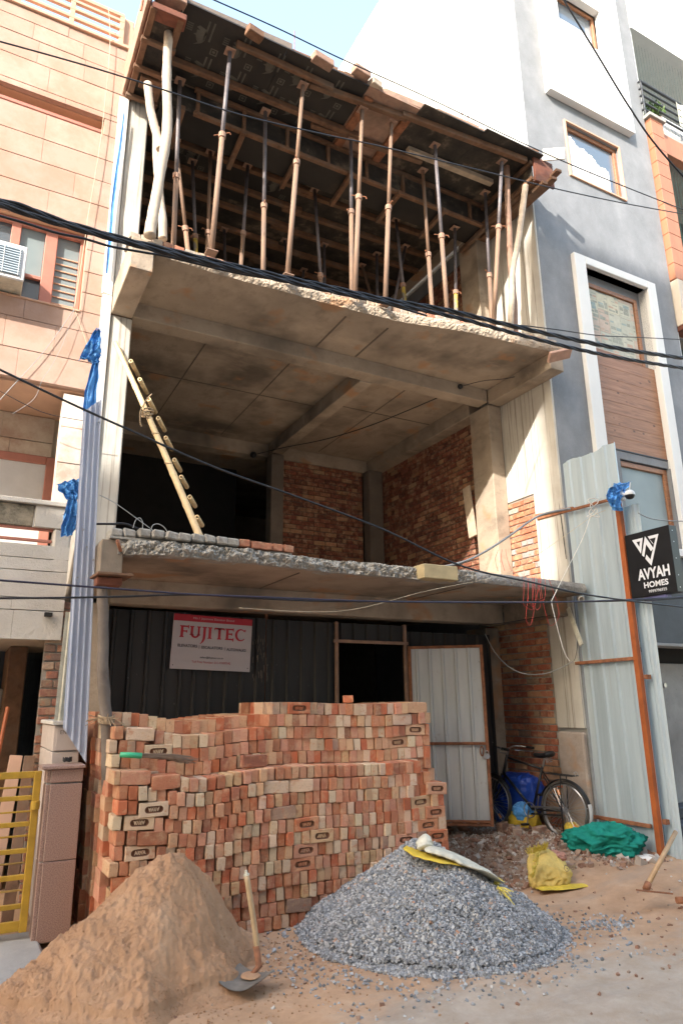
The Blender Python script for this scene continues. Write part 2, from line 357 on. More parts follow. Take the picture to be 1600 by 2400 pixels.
def text_mb(s, width=None, height=None, depth=0.0, mtx=None, mb=None, font_res=3, shear=0, bold=0.0):
    """lettering as geometry in the x-z plane, facing -y, centred, fitted to width/height"""
    cu = bpy.data.curves.new('lettering', 'FONT'); cu.body = s; cu.resolution_u = font_res; cu.shear = shear; cu.offset = bold
    cu.align_x = 'CENTER'
    ob = bpy.data.objects.new('lettering', cu); COL.objects.link(ob)
    dg = bpy.context.evaluated_depsgraph_get(); me = bpy.data.meshes.new_from_object(ob.evaluated_get(dg))
    vs = np.array([v.co[:] for v in me.vertices]); fs = [tuple(p.vertices) for p in me.polygons]
    bpy.data.objects.remove(ob); bpy.data.curves.remove(cu); bpy.data.meshes.remove(me)
    lo, hi = vs.min(0), vs.max(0); ext = hi-lo; cen = (hi+lo)/2
    kx = width/ext[0] if width else None; ky = height/ext[1] if height else None
    kx = kx or ky; ky = ky or kx
    P = [Vector(((x-cen[0])*kx, 0, (y-cen[1])*ky)) for x, y, _ in vs]
    mb = mb or MB()
    if depth:
        n = len(P); cnt = {}
        for f in fs:
            for i in range(len(f)):
                e = (f[i], f[(i+1) % len(f)]); cnt[e] = cnt.get(e, 0)+1
        V = P+[p+Vector((0, depth, 0)) for p in P]
        F = list(fs)+[(b, a, a+n, b+n) for (a, b) in cnt if (b, a) not in cnt]
    else: V, F = P, fs
    if mtx is not None: V = [mtx @ p for p in V]
    return mb.add(V, F)
def corrugated(width, height, pitch, depth, rib=0.3, th=0.0015, top=None):
    """sheet in the x-z plane, ribs standing towards -y"""
    xs = [0.0]; ys = [0.0]; x = 0.0
    while x < width-1e-6:
        for dx, y in ((pitch*(1-rib)*0.5, 0), (pitch*rib*0.28, -depth), (pitch*rib*0.44, -depth), (pitch*rib*0.28, 0), (pitch*(1-rib)*0.5, 0)):
            x = min(x+dx, width); xs.append(x); ys.append(y)
            if x >= width: break
    mb = MB(); n = len(xs); tf = top or (lambda u: height)
    rows = 5
    for k in range(2):
        for j in range(rows):
            for xx, yy in zip(xs, ys): mb.v.append((xx, yy+k*th, tf(xx/width)*j/(rows-1)))
    for k in range(2):
        o = k*rows*n
        for j in range(rows-1):
            for i in range(n-1):
                f = (o+j*n+i, o+j*n+i+1, o+(j+1)*n+i+1, o+(j+1)*n+i); mb.f.append(f if k == 0 else f[::-1])
    o = rows*n
    for j in range(rows-1):
        mb.f += [(j*n, (j+1)*n, o+(j+1)*n, o+j*n), (j*n+n-1, o+j*n+n-1, o+(j+1)*n+n-1, (j+1)*n+n-1)]
    for i in range(n-1):
        t = (rows-1)*n; mb.f += [(i, o+i, o+i+1, i+1), (t+i, t+i+1, o+t+i+1, o+t+i)]
    return mb
def frame3(origin, xdir, zdir=(0,0,1)):
    """matrix with x along xdir, z along zdir, y = z cross x"""
    x = Vector(xdir).normalized(); z = Vector(zdir).normalized(); y = z.cross(x).normalized(); z = x.cross(y)
    o = Vector(origin)
    return Matrix(((x.x, y.x, z.x, o.x), (x.y, y.y, z.y, o.y), (x.z, y.z, z.z, o.z), (0,0,0,1)))
def xf(mb, m):
    mb.v = [tuple(m @ Vector(p)) for p in mb.v]; return mb

def chipped(lx, ly, lz, seed, name='brick', mat=None, frm=0.0):
    """hand-moulded brick: a box cut 3 x 3 x 3 with worn, knocked edges and corners"""
    r_ = random.Random(seed); ts = (-1, -0.78, 0.15*r_.uniform(-1, 1), 0.78, 1); idx = {}; V = []; F = []
    cor = {c_: r_.choice((0.002, 0.004, 0.004, 0.007, 0.012)) for c_ in [(a, b, c) for a in (-1, 1) for b in (-1, 1) for c in (-1, 1)]}
    def vert(i, j, k):
        key = (i, j, k)
        if key not in idx:
            e = [ts[i], ts[j], ts[k]]; p = Vector((e[0]*lx/2, e[1]*ly/2, e[2]*lz/2)); nb = [i in (0, 4), j in (0, 4), k in (0, 4)]; cnt = sum(nb)
            q = min(cor, key=lambda c_: (c_[0]-e[0])**2+(c_[1]-e[1])**2+(c_[2]-e[2])**2)
            d = (cor[q] if cnt == 3 else r_.uniform(0.001, 0.0045)) if cnt >= 2 else r_.uniform(-.0012, .0012)
            for a in range(3):
                if nb[a]: p[a] -= math.copysign(d, e[a])
            idx[key] = len(V); V.append(p+Vector((r_.uniform(-.001, .001), r_.uniform(-.001, .001), r_.uniform(-.001, .001))))
        return idx[key]
    for ax in range(3):
        for side in (0, 4):
            for a in range(4):
                for b in range(4):
                    f = []
                    for da, db in ((0, 0), (1, 0), (1, 1), (0, 1)):
                        t = [0, 0, 0]; t[ax] = side; t[(ax+1) % 3] = a+da; t[(ax+2) % 3] = b+db; f.append(vert(*t))
                    F.append(tuple(f) if side else tuple(f[::-1]))
    m_ = MB(); m_.add(V, F); return m_.mesh(name, mat or M['brick'])
def drape(left, right, folds, depth, seed, nu=44, nv=50, th=0.002):
    """hanging sheet between two edge lines, pleated towards -y, two-sided"""
    A, B_ = smooth_path(left, 12), smooth_path(right, 12); mb = MB()
    def f(u, v):
        a = A[min(len(A)-1, int(v*(len(A)-1)))]; b = B_[min(len(B_)-1, int(v*(len(B_)-1)))]; p = a.lerp(b, u)
        w = u*folds+0.6*noise.noise(Vector((v*3+seed, u*2, 0)))
        d = depth*(1-abs(math.sin(w*3.1416))*1.3)+depth*0.8*noise.noise(Vector((u*5+seed, v*6, 2)))+depth*0.4*(1-2*abs(noise.noise(Vector((u*13, v*14+seed, 5)))))
        return p+Vector((depth*0.6*noise.noise(Vector((u*4, v*5+seed, 9))), -d, depth*0.6*noise.noise(Vector((u*4+seed, v*5, 3)))))
    mb.grid(nu, nv, f); o = len(mb.v); n = nu*nv
    mb.v += [(x, y+th, z) for x, y, z in mb.v[:n]]; mb.f += [tuple(i+n for i in q[::-1]) for q in mb.f[:]]
    return mb
# ================================================================ ground
XR, YB, YG = 6.76, 7.4, 6.37
def sstep(a, b, x):
    t = min(1, max(0, (x-a)/(b-a))); return t*t*(3-2*t)
def ground_z(x, y):
    z = 0.13*sstep(4.9, 5.9, x+0.25*(y-6))*sstep(5.0, 6.3, y)*(1-sstep(6.95, 7.3, x))
    z += 0.10*sstep(5.0, 6.2, x)*sstep(4.3, 5.3, y)*(1-sstep(6.9, 7.6, x))
    z += 0.06*math.exp(-((x-6.3)**2+(y-4.7)**2)/0.35)
    near = math.exp(-((x-3)**2+(y-5)**2)/60)
    z += near*(0.020*fbm(x*0.9, y*0.9)+0.012*fbm(x*3.1+9, y*3.1)+0.006*fbm(x*11, y*11, 3))
    return z
xs = np.unique(np.concatenate([np.linspace(-120, -4, 18), np.linspace(-4, 9.6, 250), np.linspace(9.6, 140, 20)]))
ys = np.unique(np.concatenate([np.linspace(-90, -2, 14), np.linspace(-2, 8.6, 200), np.linspace(8.6, 140, 18)]))
g = MB(); g.v = [(x, y, ground_z(x, y)) for y in ys for x in xs]; nx = len(xs)
g.f = [(j*nx+i, j*nx+i+1, (j+1)*nx+i+1, (j+1)*nx+i) for j in range(len(ys)-1) for i in range(nx-1)]
m = N('sandy_street', 0.95).world()
sep = m.n('ShaderNodeSeparateXYZ'); m.L(m.co, sep.inputs[0])
sand = m.ramp(m.noise(3.0, 6, 0.7), [(0.3, (0.35, 0.205, 0.115)), (0.55, (0.455, 0.28, 0.165)), (0.75, (0.53, 0.355, 0.23))])
conc = m.ramp(m.noise(5.0, 6, 0.7), [(0.3, (0.34, 0.27, 0.20)), (0.7, (0.46, 0.40, 0.335))])
# bare concrete shows where the spread sand thins out towards the carriageway
mr = m.n('ShaderNodeMapRange'); m.L(sep.outputs[1], mr.inputs[0]); mr.inputs[1].default_value = 4.5; mr.inputs[2].default_value = 2.9
mul = m.n('ShaderNodeMath', operation='MULTIPLY_ADD'); m.L(m.noise(1.5, 6, 0.7, (0.6, 1.2, 1)), mul.inputs[0]); mul.inputs[1].default_value = 1.2
m.L(mr.outputs[0], mul.inputs[2])
c = m.mix(m.ramp(mul.outputs[0], [(0.78, 0.0), (1.15, 0.8)]), sand, conc)
dt = m.n('ShaderNodeAttribute', attribute_name='dirt')
c = m.mix(dt.outputs['Fac'], c, m.ramp(m.noise(6, 6, 0.75), [(0.3, (0.16, 0.105, 0.07)), (0.7, (0.31, 0.215, 0.15))]))
c = m.mix(m.ramp(m.noise(2.1, 6, 0.72, (0.45, 1.7, 1)), [(0.53, 0.0), (0.66, 0.45)]), c, (0.29, 0.225, 0.175))
m.color(c); m.bump(m.noise(13, 9, 0.78), 0.55, 0.025); M['ground'] = m.m
gr_ = obj('ground', g, M['ground'], smooth=True, fix=False, kind='structure', label='sandy street ground in front of the building site')
da = gr_.data.attributes.new('dirt', 'FLOAT', 'POINT')
da.data.foreach_set('value', [sstep(4.2, 5.2, v.co.x+0.5*(v.co.y-5.6)+0.5*fbm(v.co.x*2, v.co.y*2))*sstep(5.5, 6.1, v.co.y+0.4*fbm(v.co.x*3, v.co.y*3, 4))*0.9 if v.co.x < 7 else 0.0 for v in gr_.data.vertices])
# concrete apron in front of the yellow gate
ap = MB()
p = at(103, 2235, Z=0.06)
ap.cbox(-4.0, p.x, p.y-0.75, 6.5, -0.1, 0.07, 0.02)
obj('pavement', ap, M['concrete_grey'], kind='structure', label='grey concrete apron below the yellow gate')

# ================================================================ unseen houses across the street, heights and gap shaped to place sun and shade
def opposite(x0, x1, h, c, label):
    r = empty('unseen_street_house', label, 'house', (0.5*(x0+x1), -5, 0), 'unseen houses across the street')
    mt = simple('house_plaster', c, 0.85, var=0.08, scale=0.5, world=True)
    b = MB().box(x0, x1, -15, -5, 0, h-1.0); b.box(x0, x1, -5.12, -5, h-1.0, h); b.box(x0, x0+0.12, -15, -5.12, h-1.0, h); b.box(x1-0.12, x1, -15, -5.12, h-1.0, h)
    wpart('wall', b, mt, r)
    k = 1
    while k*3.2 < h-1:
        s = MB().cbox(x0+0.05, x1-0.05, -4.97, -4.55, k*3.2-0.15, k*3.2, 0.01); wpart('balcony_slab', s, mt, r)
        n = int((x1-x0)/2.6)
        for i in range(n):
            cx = x0+(i+0.5)*(x1-x0)/n
            if k*3.2+2.1 > h-1: continue
            w = wpart('window', MB().cbox(cx-0.7, cx+0.7, -5.0, -4.94, k*3.2+0.75, k*3.2+2.1, 0.01), M['wood_frame'], r)
            obj('pane', MB().box(cx-0.62-r.location.x, cx+0.62-r.location.x, 0.06, 0.068, k*3.2+0.83, k*3.2+2.02), M['glass'], w)
        k += 1
    return r
opposite(-34, -18.05, 18.1, (0.62, 0.56, 0.47), 'unseen cream house across the street, roof height set to shade the stone house')
opposite(-17.75, -16.2, 18.5, (0.60, 0.50, 0.42), 'unseen narrow peach house added to cast shade, beside a gap left for the sun')
opposite(-16.15, -10.7, 16.7, (0.58, 0.53, 0.49), 'unseen buff house across the street, kept low to let sun onto the site')
opposite(-10.65, 4.0, 21.7, (0.62, 0.60, 0.56), 'unseen tall pale house across the street, added to shade the grey building')
opposite(4.05, 16.0, 12.0, (0.56, 0.50, 0.46), 'low pinkish house across the street by the grey building')

# ================================================================ the unfinished building
B = empty('unfinished_building', 'half-built brick and concrete building with open floors and timber props', 'building', (3.9, 9.0, 0))
def bp(name, mb, mat, **k): return wpart(name, mb, mat, B, **k)
def prof(tbl, x):
    xs_, ys_ = zip(*tbl); return float(np.interp(x, xs_, ys_))
EDGE1 = [(1.1, 6.15), (1.5, 6.04), (2.3, 6.07), (3.3, 6.17), (4.3, 6.13), (5.1, 6.03), (6.74, 6.12)]
EDGE3 = [(1.3, 6.41), (1.9, 6.44), (3.4, 6.40), (4.3, 6.35), (5.2, 6.17), (6.7, 6.05)]
def slab(x0, x1, edge, z0, z1, back, name='floor_slab'):
    mb = MB(); n = 60
    for k in range(n+1):
        x = x0+(x1-x0)*k/n; y = prof(edge, x)+0.05
        mb.v += [(x, y, z0), (x, y, z1), (x, back, z1), (x, back, z0)]
    for k in range(n):
        a = 4*k; b = a+4
        mb.f += [(a, b, b+1, a+1), (a+1, b+1, b+2, a+2), (a+2, b+2, b+3, a+3), (a+3, b+3, b, a)]
    mb.f += [(0, 1, 2, 3), (4*n, 4*n+3, 4*n+2, 4*n+1)]
    return bp(name, mb, M['concrete'])
def rough_edge(x0, x1, edge, z0, z1, seed, amp, name='slab_edge', mat='broken'):
    """broken concrete nosing: closed rough strip in front of the slab"""
    mb = MB(); n = 520; m_ = 13
    for k in range(n+1):
        x = x0+(x1-x0)*k/n; y = prof(edge, x)
        lo = z0-0.004-amp*0.45*max(0, fbm(x*3+seed, 1.7)); hi = z1+0.004+amp*0.5*max(0, fbm(x*2.4+seed, 7.7))
        for j in range(m_):
            t = j/(m_-1); z = lo+(hi-lo)*t
            bulge = 0.02*math.sin(math.pi*t)+amp*0.55*fbm(x*4+seed, z*6, 0.3)+amp*0.75*fbm(x*14+seed, z*16, 5)+amp*0.5*fbm(x*38+seed, z*40, 8)
            mb.v.append((x, y-bulge, z))
        mb.v += [(x, y+0.14, hi), (x, y+0.14, lo)]
    w = m_+2
    for k in range(n):
        for j in range(w):
            j2 = (j+1) % w; mb.f.append((k*w+j, (k+1)*w+j, (k+1)*w+j2, k*w+j2))
    mb.f += [tuple(range(w)), tuple(n*w+j for j in range(w-1, -1, -1))]
    return bp(name, mb, M[mat])
s1 = slab(1.05, XR-0.01, EDGE1, 3.04, 3.17, 15.9)
s3 = slab(1.27, XR-0.01, EDGE3, 6.31, 6.44, 15.9)
rough_edge(1.08, 4.95, EDGE1, 3.045, 3.165, 3, 0.045)
rough_edge(4.95, XR-0.02, EDGE1, 3.05, 3.16, 13, 0.012, mat='concrete_grey')
rough_edge(1.28, XR-0.02, EDGE3, 6.315, 6.435, 31, 0.017, mat='concrete')
bp('ground_floor_slab', MB().box(1.05, XR-0.06, 7.7, 15.9, -0.05, 0.26), M['concrete'])
# yellowish patch left on the first slab edge
a_, b_ = at(985, 1340, Y=6.05), at(1065, 1352, Y=6.05)
bp('edge_patch', MB().cbox(a_.x, b_.x, 5.985, 6.2, 3.035, 3.19, 0.008), simple('buff_plaster', (0.46, 0.36, 0.20), 0.9))
# beams and columns
def beam(x0, x1, y0, y1, z0, z1): return bp('beam', MB().cbox(x0, x1, y0, y1, z0, z1, 0.008), M['concrete'])
beam(1.262, 6.508, YB, YB+0.23, 6.11, 6.312)
beam(4.42, 4.62, YB+0.232, 10.98, 6.09, 6.312)
beam(6.512, 6.757, YB+0.452, 11.2, 6.06, 6.312)
beam(1.03, 6.508, 11.0, 11.23, 6.07, 6.312)
beam(1.022, 1.256, 6.40, YB+0.001, 6.08, 6.45)
beam(6.514, 6.757, 6.10, YB-0.002, 6.085, 6.312)
beam(1.262, 6.508, YB, YB+0.23, 2.78, 3.042)
beam(6.514, 6.757, 6.45, YB-0.002, 2.80, 3.042)
beam(0.94, 1.13, 6.16, YB-0.002, 2.84, 3.165)
def column(x0, x1, y0, y1, z0, z1, mat='concrete'): return bp('column', MB().cbox(x0, x1, y0, y1, z0, z1, 0.012), M[mat])
column(1.02, 1.26, YB, YB+0.45, 3.172, 6.078, 'white_cement')
column(1.02, 1.26, YB, YB+0.45, 6.452, 9.16, 'white_cement')
column(1.02, 1.26, YB+0.01, YB+0.45, 0, 2.776)
column(6.51, 6.757, YB, YB+0.45, 3.172, 6.083)
column(6.51, 6.757, YB, YB+0.45, 6.442, 9.16)
column(6.515, 6.757, YB+0.4, YB+0.85, 0.0, 2.776)
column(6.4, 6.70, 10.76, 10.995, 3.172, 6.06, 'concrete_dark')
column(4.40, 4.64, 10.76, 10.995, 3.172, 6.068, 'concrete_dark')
# plastered end of the boundary wall beside the upper column
bp('wall_end', MB().cbox(0.90, 1.016, YB-0.035, YB-0.003, 6.30, 9.1, 0.008, jit=0.008), M['white_wall'])
bp('wall_end', MB().cbox(0.91, 1.016, YB-0.03, YB-0.003, 3.18, 6.296, 0.008, jit=0.006), M['white_wall'])
# seams left by the shuttering on the ceilings
def seam(p, q, w=0.012):
    bp('shutter_seam', MB().beam(p, q, w, 0.010), M['concrete_dark'])
for x in (3.62, 4.22): seam((x, 6.55, 6.307), (x, 7.38, 6.307), 0.02)
for x in (2.3, 3.5, 5.4): seam((x, 7.66, 6.307), (x, 10.9, 6.307))
for x in (2.9, 5.0): seam((x, 6.3, 3.037), (x, 7.38, 3.037))
seam((4.64, 8.9, 6.307), (6.5, 8.9, 6.307)); seam((1.3, 9.1, 6.307), (4.4, 9.1, 6.307))
# enclosing walls deep inside; the nearer two serve to darken the floors
bp('rear_wall', MB().box(1.02, XR-0.03, 11.25, 11.4, 6.441, 9.37), M['trunk_dark'])  # added dark wall that keeps the top floor in gloom
bp('shade_partition', MB().box(1.02, 4.40, 12.6, 12.7, 3.171, 6.31), M['dark_hole'])  # near-black sheet: shade at the rear put into its colour
bp('rear_wall', MB().box(0.95, XR, 15.9, 16.1, 0, 9.4), M['concrete'])
bp('inner_side_wall', MB().box(0.92, 1.015, YB+0.46, 15.9, 0, 9.3), M['mortar'])
bp('partition_wall', MB().box(XR-0.004, XR+0.02, 11.3, 15.9, 0, 9.3), M['mortar'])
# white cement skin on the boundary with the grey building
yp0, yp1 = at(1258, 1250, X=XR).y, at(1192, 1250, X=XR).y
zp = at(1225, 1166, X=XR).z
cw = MB()
cw.box(XR, XR+0.035, YG+0.001, yp0, 3.0, 9.36); cw.box(XR, XR+0.035, yp0, yp1, zp, 9.36); cw.box(XR, XR+0.035, yp1, YB+0.46, 3.0, 9.36)
bp('cement_wall', cw, M['white_cement'])
bp('cement_wall', MB().cbox(XR-0.002, XR+0.035, YG+0.002, 6.82, at(1330, 1706, X=XR).z, 2.998, 0.006), M['white_cement'])
bp('concrete_footing', MB().cbox(XR-0.04, XR+0.035, YG+0.004, 6.80, 0.0, at(1330, 1712, X=XR).z-0.02, 0.02, jit=0.012), concrete('patched_plaster', (0.42, 0.345, 0.29), 0.6, 0.6))

# ---- laid bricks
def brick_variants(n, lx, ly, lz, c=0.005, jit=0.003, name='brick'):
    return [chipped(lx, ly, lz, 100+k+int(lx*999)) for k in range(n)]
WB = brick_variants(6, 0.222, 0.10, 0.072); WBH = brick_variants(4, 0.108, 0.10, 0.072); WBQ = brick_variants(2, 0.05, 0.10, 0.072)
def boxes_mass(name, items, parent, mat, **t):
    """many bricks as one mesh: items = (matrix, (lx, ly, lz), tint)"""
    n = len(items); base = np.array([(x, y, z) for z in (-.5, .5) for y in (-.5, .5) for x in (-.5, .5)])
    fa = np.array([(0,2,3,1), (4,5,7,6), (0,1,5,4), (2,6,7,3), (0,4,6,2), (1,3,7,5)])
    rs = np.random.RandomState(5); V = np.empty((n, 8, 3))
    for i, (mt, s, _) in enumerate(items):
        A = np.array(mt); V[i] = (base*np.array(s)+rs.uniform(-0.002, 0.002, (8, 3))) @ A[:3, :3].T+A[:3, 3]
    F = (fa[None]+(np.arange(n)*8)[:, None, None]).reshape(-1, 4)
    me = bpy.data.meshes.new(name); me.from_pydata(V.reshape(-1, 3).tolist(), [], F.tolist()); me.update(); me.materials.append(mat)
    at_ = me.attributes.new('tint', 'FLOAT_COLOR', 'FACE')
    cols = np.repeat(np.array([tuple(c)+(1,) for _, _, c in items], dtype=np.float32), 6, axis=0)
    at_.data.foreach_set('color', cols.ravel())
    o = bpy.data.objects.new(name, me); COL.objects.link(o); o.parent = parent; return tag(o, **t)
def brick_wall(name, o, u, nrm, width, height, root, limit=300, pal=PALR, proud=0.006, cut=None, mort=None):
    if pal is PAL_SHADE: mort = bpy.data.materials.get('shaded_mortar') or simple('shaded_mortar', (0.13, 0.105, 0.085), 0.95, var=0.25, scale=8, world=True)  # mortar darkened too, interior shade put into its colour
    """running bond on a wall: o = lower start corner on the face plane, u along the wall, nrm out of it"""
    o, u, nrm = Vector(o), Vector(u).normalized(), Vector(nrm).normalized(); L0 = root.location
    f = Matrix(((u.x, -nrm.x, 0, o.x), (u.y, -nrm.y, 0, o.y), (u.z, -nrm.z, 1, o.z), (0,0,0,1)))
    back = MB().box(0, width, 0.012, 0.03, 0, height, f)
    wall = wpart(name, back, mort or M['mortar'], root)
    items = []; course = 0; z = 0.01
    while z+0.072 <= height+0.02:
        x = -0.118 if course % 2 else 0.0
        if course % 6 == 5: x = -0.05
        while x < width:
            L = 0.222; xx = x
            if course % 6 == 5: L = 0.108
            a, b = max(x, 0.002), min(x+L, width-0.002)
            if b-a > 0.03 and not (cut and cut((a+b)/2, z)):
                items.append(((a+b)/2, z+0.036, b-a))
            x += L+0.012
        z += 0.072+0.013; course += 1
    out = []
    for cx, cz, L in items:
        mt = f @ Matrix.Translation((cx+rnd.uniform(-.002, .002), 0.05-proud+rnd.uniform(-.004, .003), cz+rnd.uniform(-.002, .002))) @ Matrix.Rotation(rnd.uniform(-.012, .012), 4, 'Y')
        out.append(((mt.translation-Vector(CAM)).length, mt, L))
    out.sort(key=lambda t: t[0])
    for d, mt, L in out[:limit]:
        var = WB if L > 0.16 else (WBH if L > 0.075 else WBQ)
        me = rnd.choice(var); k = L/(0.222 if L > 0.16 else 0.108 if L > 0.075 else 0.05)
        b = bpy.data.objects.new('brick', me); COL.objects.link(b); b.parent = wall
        b.matrix_local = Matrix.Translation(-L0) @ mt @ Matrix.Diagonal((k, 1, 1, 1)); b.color = tint(pal)+(1,)
    if len(out) > limit:
        boxes_mass('brick', [(Matrix.Translation(-L0) @ mt, (L, 0.10, 0.072), tint(pal)) for d, mt, L in out[limit:]], wall, M['brick_attr'], kind='stuff')
    return wall
# ground floor side wall
brick_wall('brick_wall', (XR, 8.25, 0.1), (0, -1, 0), (-1, 0, 0), 8.25-6.83, 2.75, B, 300)
# first floor side wall and back wall
brick_wall('brick_wall', (XR-0.02, 10.98, 3.175), (0, -1, 0), (-1, 0, 0), 10.98-7.86, 2.88, B, 300, PAL_SHADE)
brick_wall('brick_wall', (4.66, 11.02, 3.175), (1, 0, 0), (0, -1, 0), 1.73, 2.88, B, 0, PAL_SHADE)
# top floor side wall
brick_wall('brick_wall', (XR-0.02, 11.0, 6.445), (0, -1, 0), (-1, 0, 0), 11.0-7.86, 2.6, B, 0, PAL_SHADE)
# bare bricks where the cement skin is missing
brick_wall('brick_patch', (XR+0.004, yp1, 3.172), (0, -1, 0), (-1, 0, 0), yp1-yp0, zp-3.172, B, 300, [((0.40, 0.15, 0.085), 3), ((0.46, 0.20, 0.12), 2), ((0.36, 0.34, 0.31), 0.6)])
# ground floor side wall towards the pole
brick_wall('brick_wall', (1.02, 7.42, 0.05), (-1, 0, 0), (0, -1, 0), 0.34, 2.7, B, 200, [((0.26, 0.12, 0.08), 3), ((0.34, 0.24, 0.17), 1), ((0.2, 0.12, 0.09), 2)])
# cement-smeared brick course along the first slab edge, upright headers
CM = [MB().cbox(-0.055, 0.055, -0.105, 0.105, -0.038, 0.038, 0.012, jit=0.007).mesh('brick', M['broken']) for _ in range(5)]
x = 1.0; k = 0; last = at(682, 1292, Y=6.15).x
cc = bp('brick_course', MB().box(1.0, last, 6.13, 6.3, 3.172, 3.192), M['broken'])
while x < last:
    b = bpy.data.objects.new('brick', rnd.choice(CM)); COL.objects.link(b); b.parent = cc
    b.location = Vector((x+0.055, prof(EDGE1, x)+0.09, 3.232+rnd.uniform(-.006, .006)))-B.location
    b.rotation_euler = (rnd.uniform(-.06, .06), rnd.uniform(-.07, .07), rnd.uniform(-.09, .09)); x += 0.117
    if k > 9: b.data = rnd.choice(WBH); b.color = (0.42, 0.17, 0.10, 1); b.scale = (1, 1.8, 1)
    k += 1
# brick course along the second slab edge
x = 1.0; cc = bp('brick_course', MB().box(1.0, XR-0.03, 6.5, 6.7, 6.442, 6.452), M['mortar'])
while x < XR-0.1:
    b = bpy.data.objects.new('brick', rnd.choice(WBH)); COL.objects.link(b); b.parent = cc
    b.location = Vector((x+0.055, prof(EDGE3, x)+0.11, 6.485))-B.location; b.scale = (1, 1.9, 0.95)
    b.rotation_euler = (rnd.uniform(-.04, .04), rnd.uniform(-.05, .05), rnd.uniform(-.06, .06))
    b.color = (rnd.choice([(0.42, 0.17, 0.10), (0.40, 0.27, 0.19), (0.38, 0.33, 0.27), (0.45, 0.36, 0.27)]))+(1,); x += 0.118
# loose bits at the end of the second slab: tile-like brick slab and plank
# ================================================================ roof formwork
bp('roof_slab', MB().box(1.0, XR-0.03, 6.36, 15.9, 9.402, 9.50), M['concrete'])
FW = empty('roof_formwork', 'dark plywood and timber shuttering holding up the top slab', 'formwork', (3.9, 7.0, 9.0))
def fp(name, mb, mat, **k): return wpart(name, mb, mat, FW, **k)
ZP = 9.375
def sheet(x0, x1, y0, y1, mat, z=ZP): return fp('plywood_sheet', MB().box(x0+0.002, x1-0.002, y0+0.002, y1-0.002, z, z+0.018), M[mat])
# a rearing-animal stamp, a bar of type and a framed square, repeated on the dark sheets
HORSE = [(-.02,.0), (.05,.02), (.075,.07), (.06,.11), (.075,.15), (.055,.19), (.03,.21), (-.03,.245), (.01,.20), (-.012,.175), (-.028,.13), (-.06,.12), (-.03,.10), (-.035,.06), (.0,.055), (-.045,.03)]
def stamp(sh, x, y):
    mb = MB(); q = FW.location; z = ZP-0.003
    P = lambda a, b: (x+a-q.x, y+b-q.y, z-q.z)
    mb.add([P(a*1.1, b*1.1) for a, b in HORSE], [tuple(range(len(HORSE)))])
    for k in range(4): mb.add([P(-.16+a, .01+k*.028+b) for a, b in ((0,0), (.07,0), (.07,.018), (0,.018))], [(0,1,2,3)])
    s = [(0,0), (.09,0), (.09,.09), (0,.09)]; i = [(.015,.015), (.075,.015), (.075,.075), (.015,.075)]
    mb.add([P(.18+a, .22+b) for a, b in s]+[P(.18+a, .22+b) for a, b in i], [(0,1,5,4), (1,2,6,5), (2,3,7,6), (3,0,4,7)])
    mb.add([P(.195+a, .235+b) for a, b in ((.012,.012), (.045,.012), (.045,.045), (.012,.045))], [(0,1,2,3)])
    for k in (0.30, 0.36): mb.add([P(k-.24+a, -.10+b) for a, b in ((0,0), (.022,0), (.022,.26), (0,.26))], [(0,1,2,3)])
    obj('print_mark', mb, M['ply_print'], sh, fix=False)
for x0, x1 in ((1.33, 2.58), (2.58, 3.72)):
    s = sheet(x0, x1, 6.02, 7.08, 'ply_dark')
    for x in np.arange(x0+0.25, x1-0.05, 0.44):
        stamp(s, x, 6.22); stamp(s, x+0.1, 6.68)
sheet(3.72, 4.5, 6.02, 7.08, 'trunk_dark', ZP+0.001)
sheet(4.5, 5.5, 5.92, 7.08, 'ply_stain'); sheet(5.5, 6.55, 5.86, 7.08, 'ply_stain')
for y0, y1 in ((7.62, 8.8), (8.8, 9.98), (9.98, 11.0)):
    for i, (x0, x1) in enumerate(((1.2, 2.5), (2.5, 3.75), (3.75, 4.3), (4.3, 5.5), (5.5, 6.5))):
        s = sheet(x0, x1, y0, y1, 'ply_dark' if i < 2 and y0 < 8 else 'ply_stain')
        if i < 2 and y0 < 8: stamp(s, x0+0.3, y0+0.2); stamp(s, x0+0.8, y0+0.5)
sheet(1.1, 6.6, 11.2, 15.5, 'ply_stain')
for x in (3.80, 4.42): fp('steel_channel', MB().cbox(x-0.06, x+0.06, 6.16, 7.06, 9.33, ZP+0.004, 0.008), M['rust'])
def joist(p, q, w=0.07, h=0.085, mat='lumber'): return fp('joist', MB().beam(p, q, w, h, 0.006), M[mat])
joist((1.36, 6.78, 9.328), (3.98, 6.75, 9.325)); joist((3.3, 6.86, 9.322), (5.0, 6.72, 9.318)); joist((4.7, 6.64, 9.33), (6.2, 6.60, 9.33), 0.09, 0.075, 'lumber_pale')
joist((2.0, 6.21, 9.33), (3.3, 6.22, 9.33), 0.05, 0.09); joist((3.0, 6.30, 9.322), (4.4, 6.18, 9.322)); joist((4.3, 6.16, 9.33), (6.35, 6.02, 9.33))
for y in (8.0, 8.45, 8.9, 9.4, 9.9, 10.4):
    joist((1.25, y, 9.33), (3.9, y+0.03, 9.33)); joist((3.6, y+0.1, 9.325), (6.45, y+0.06, 9.325))
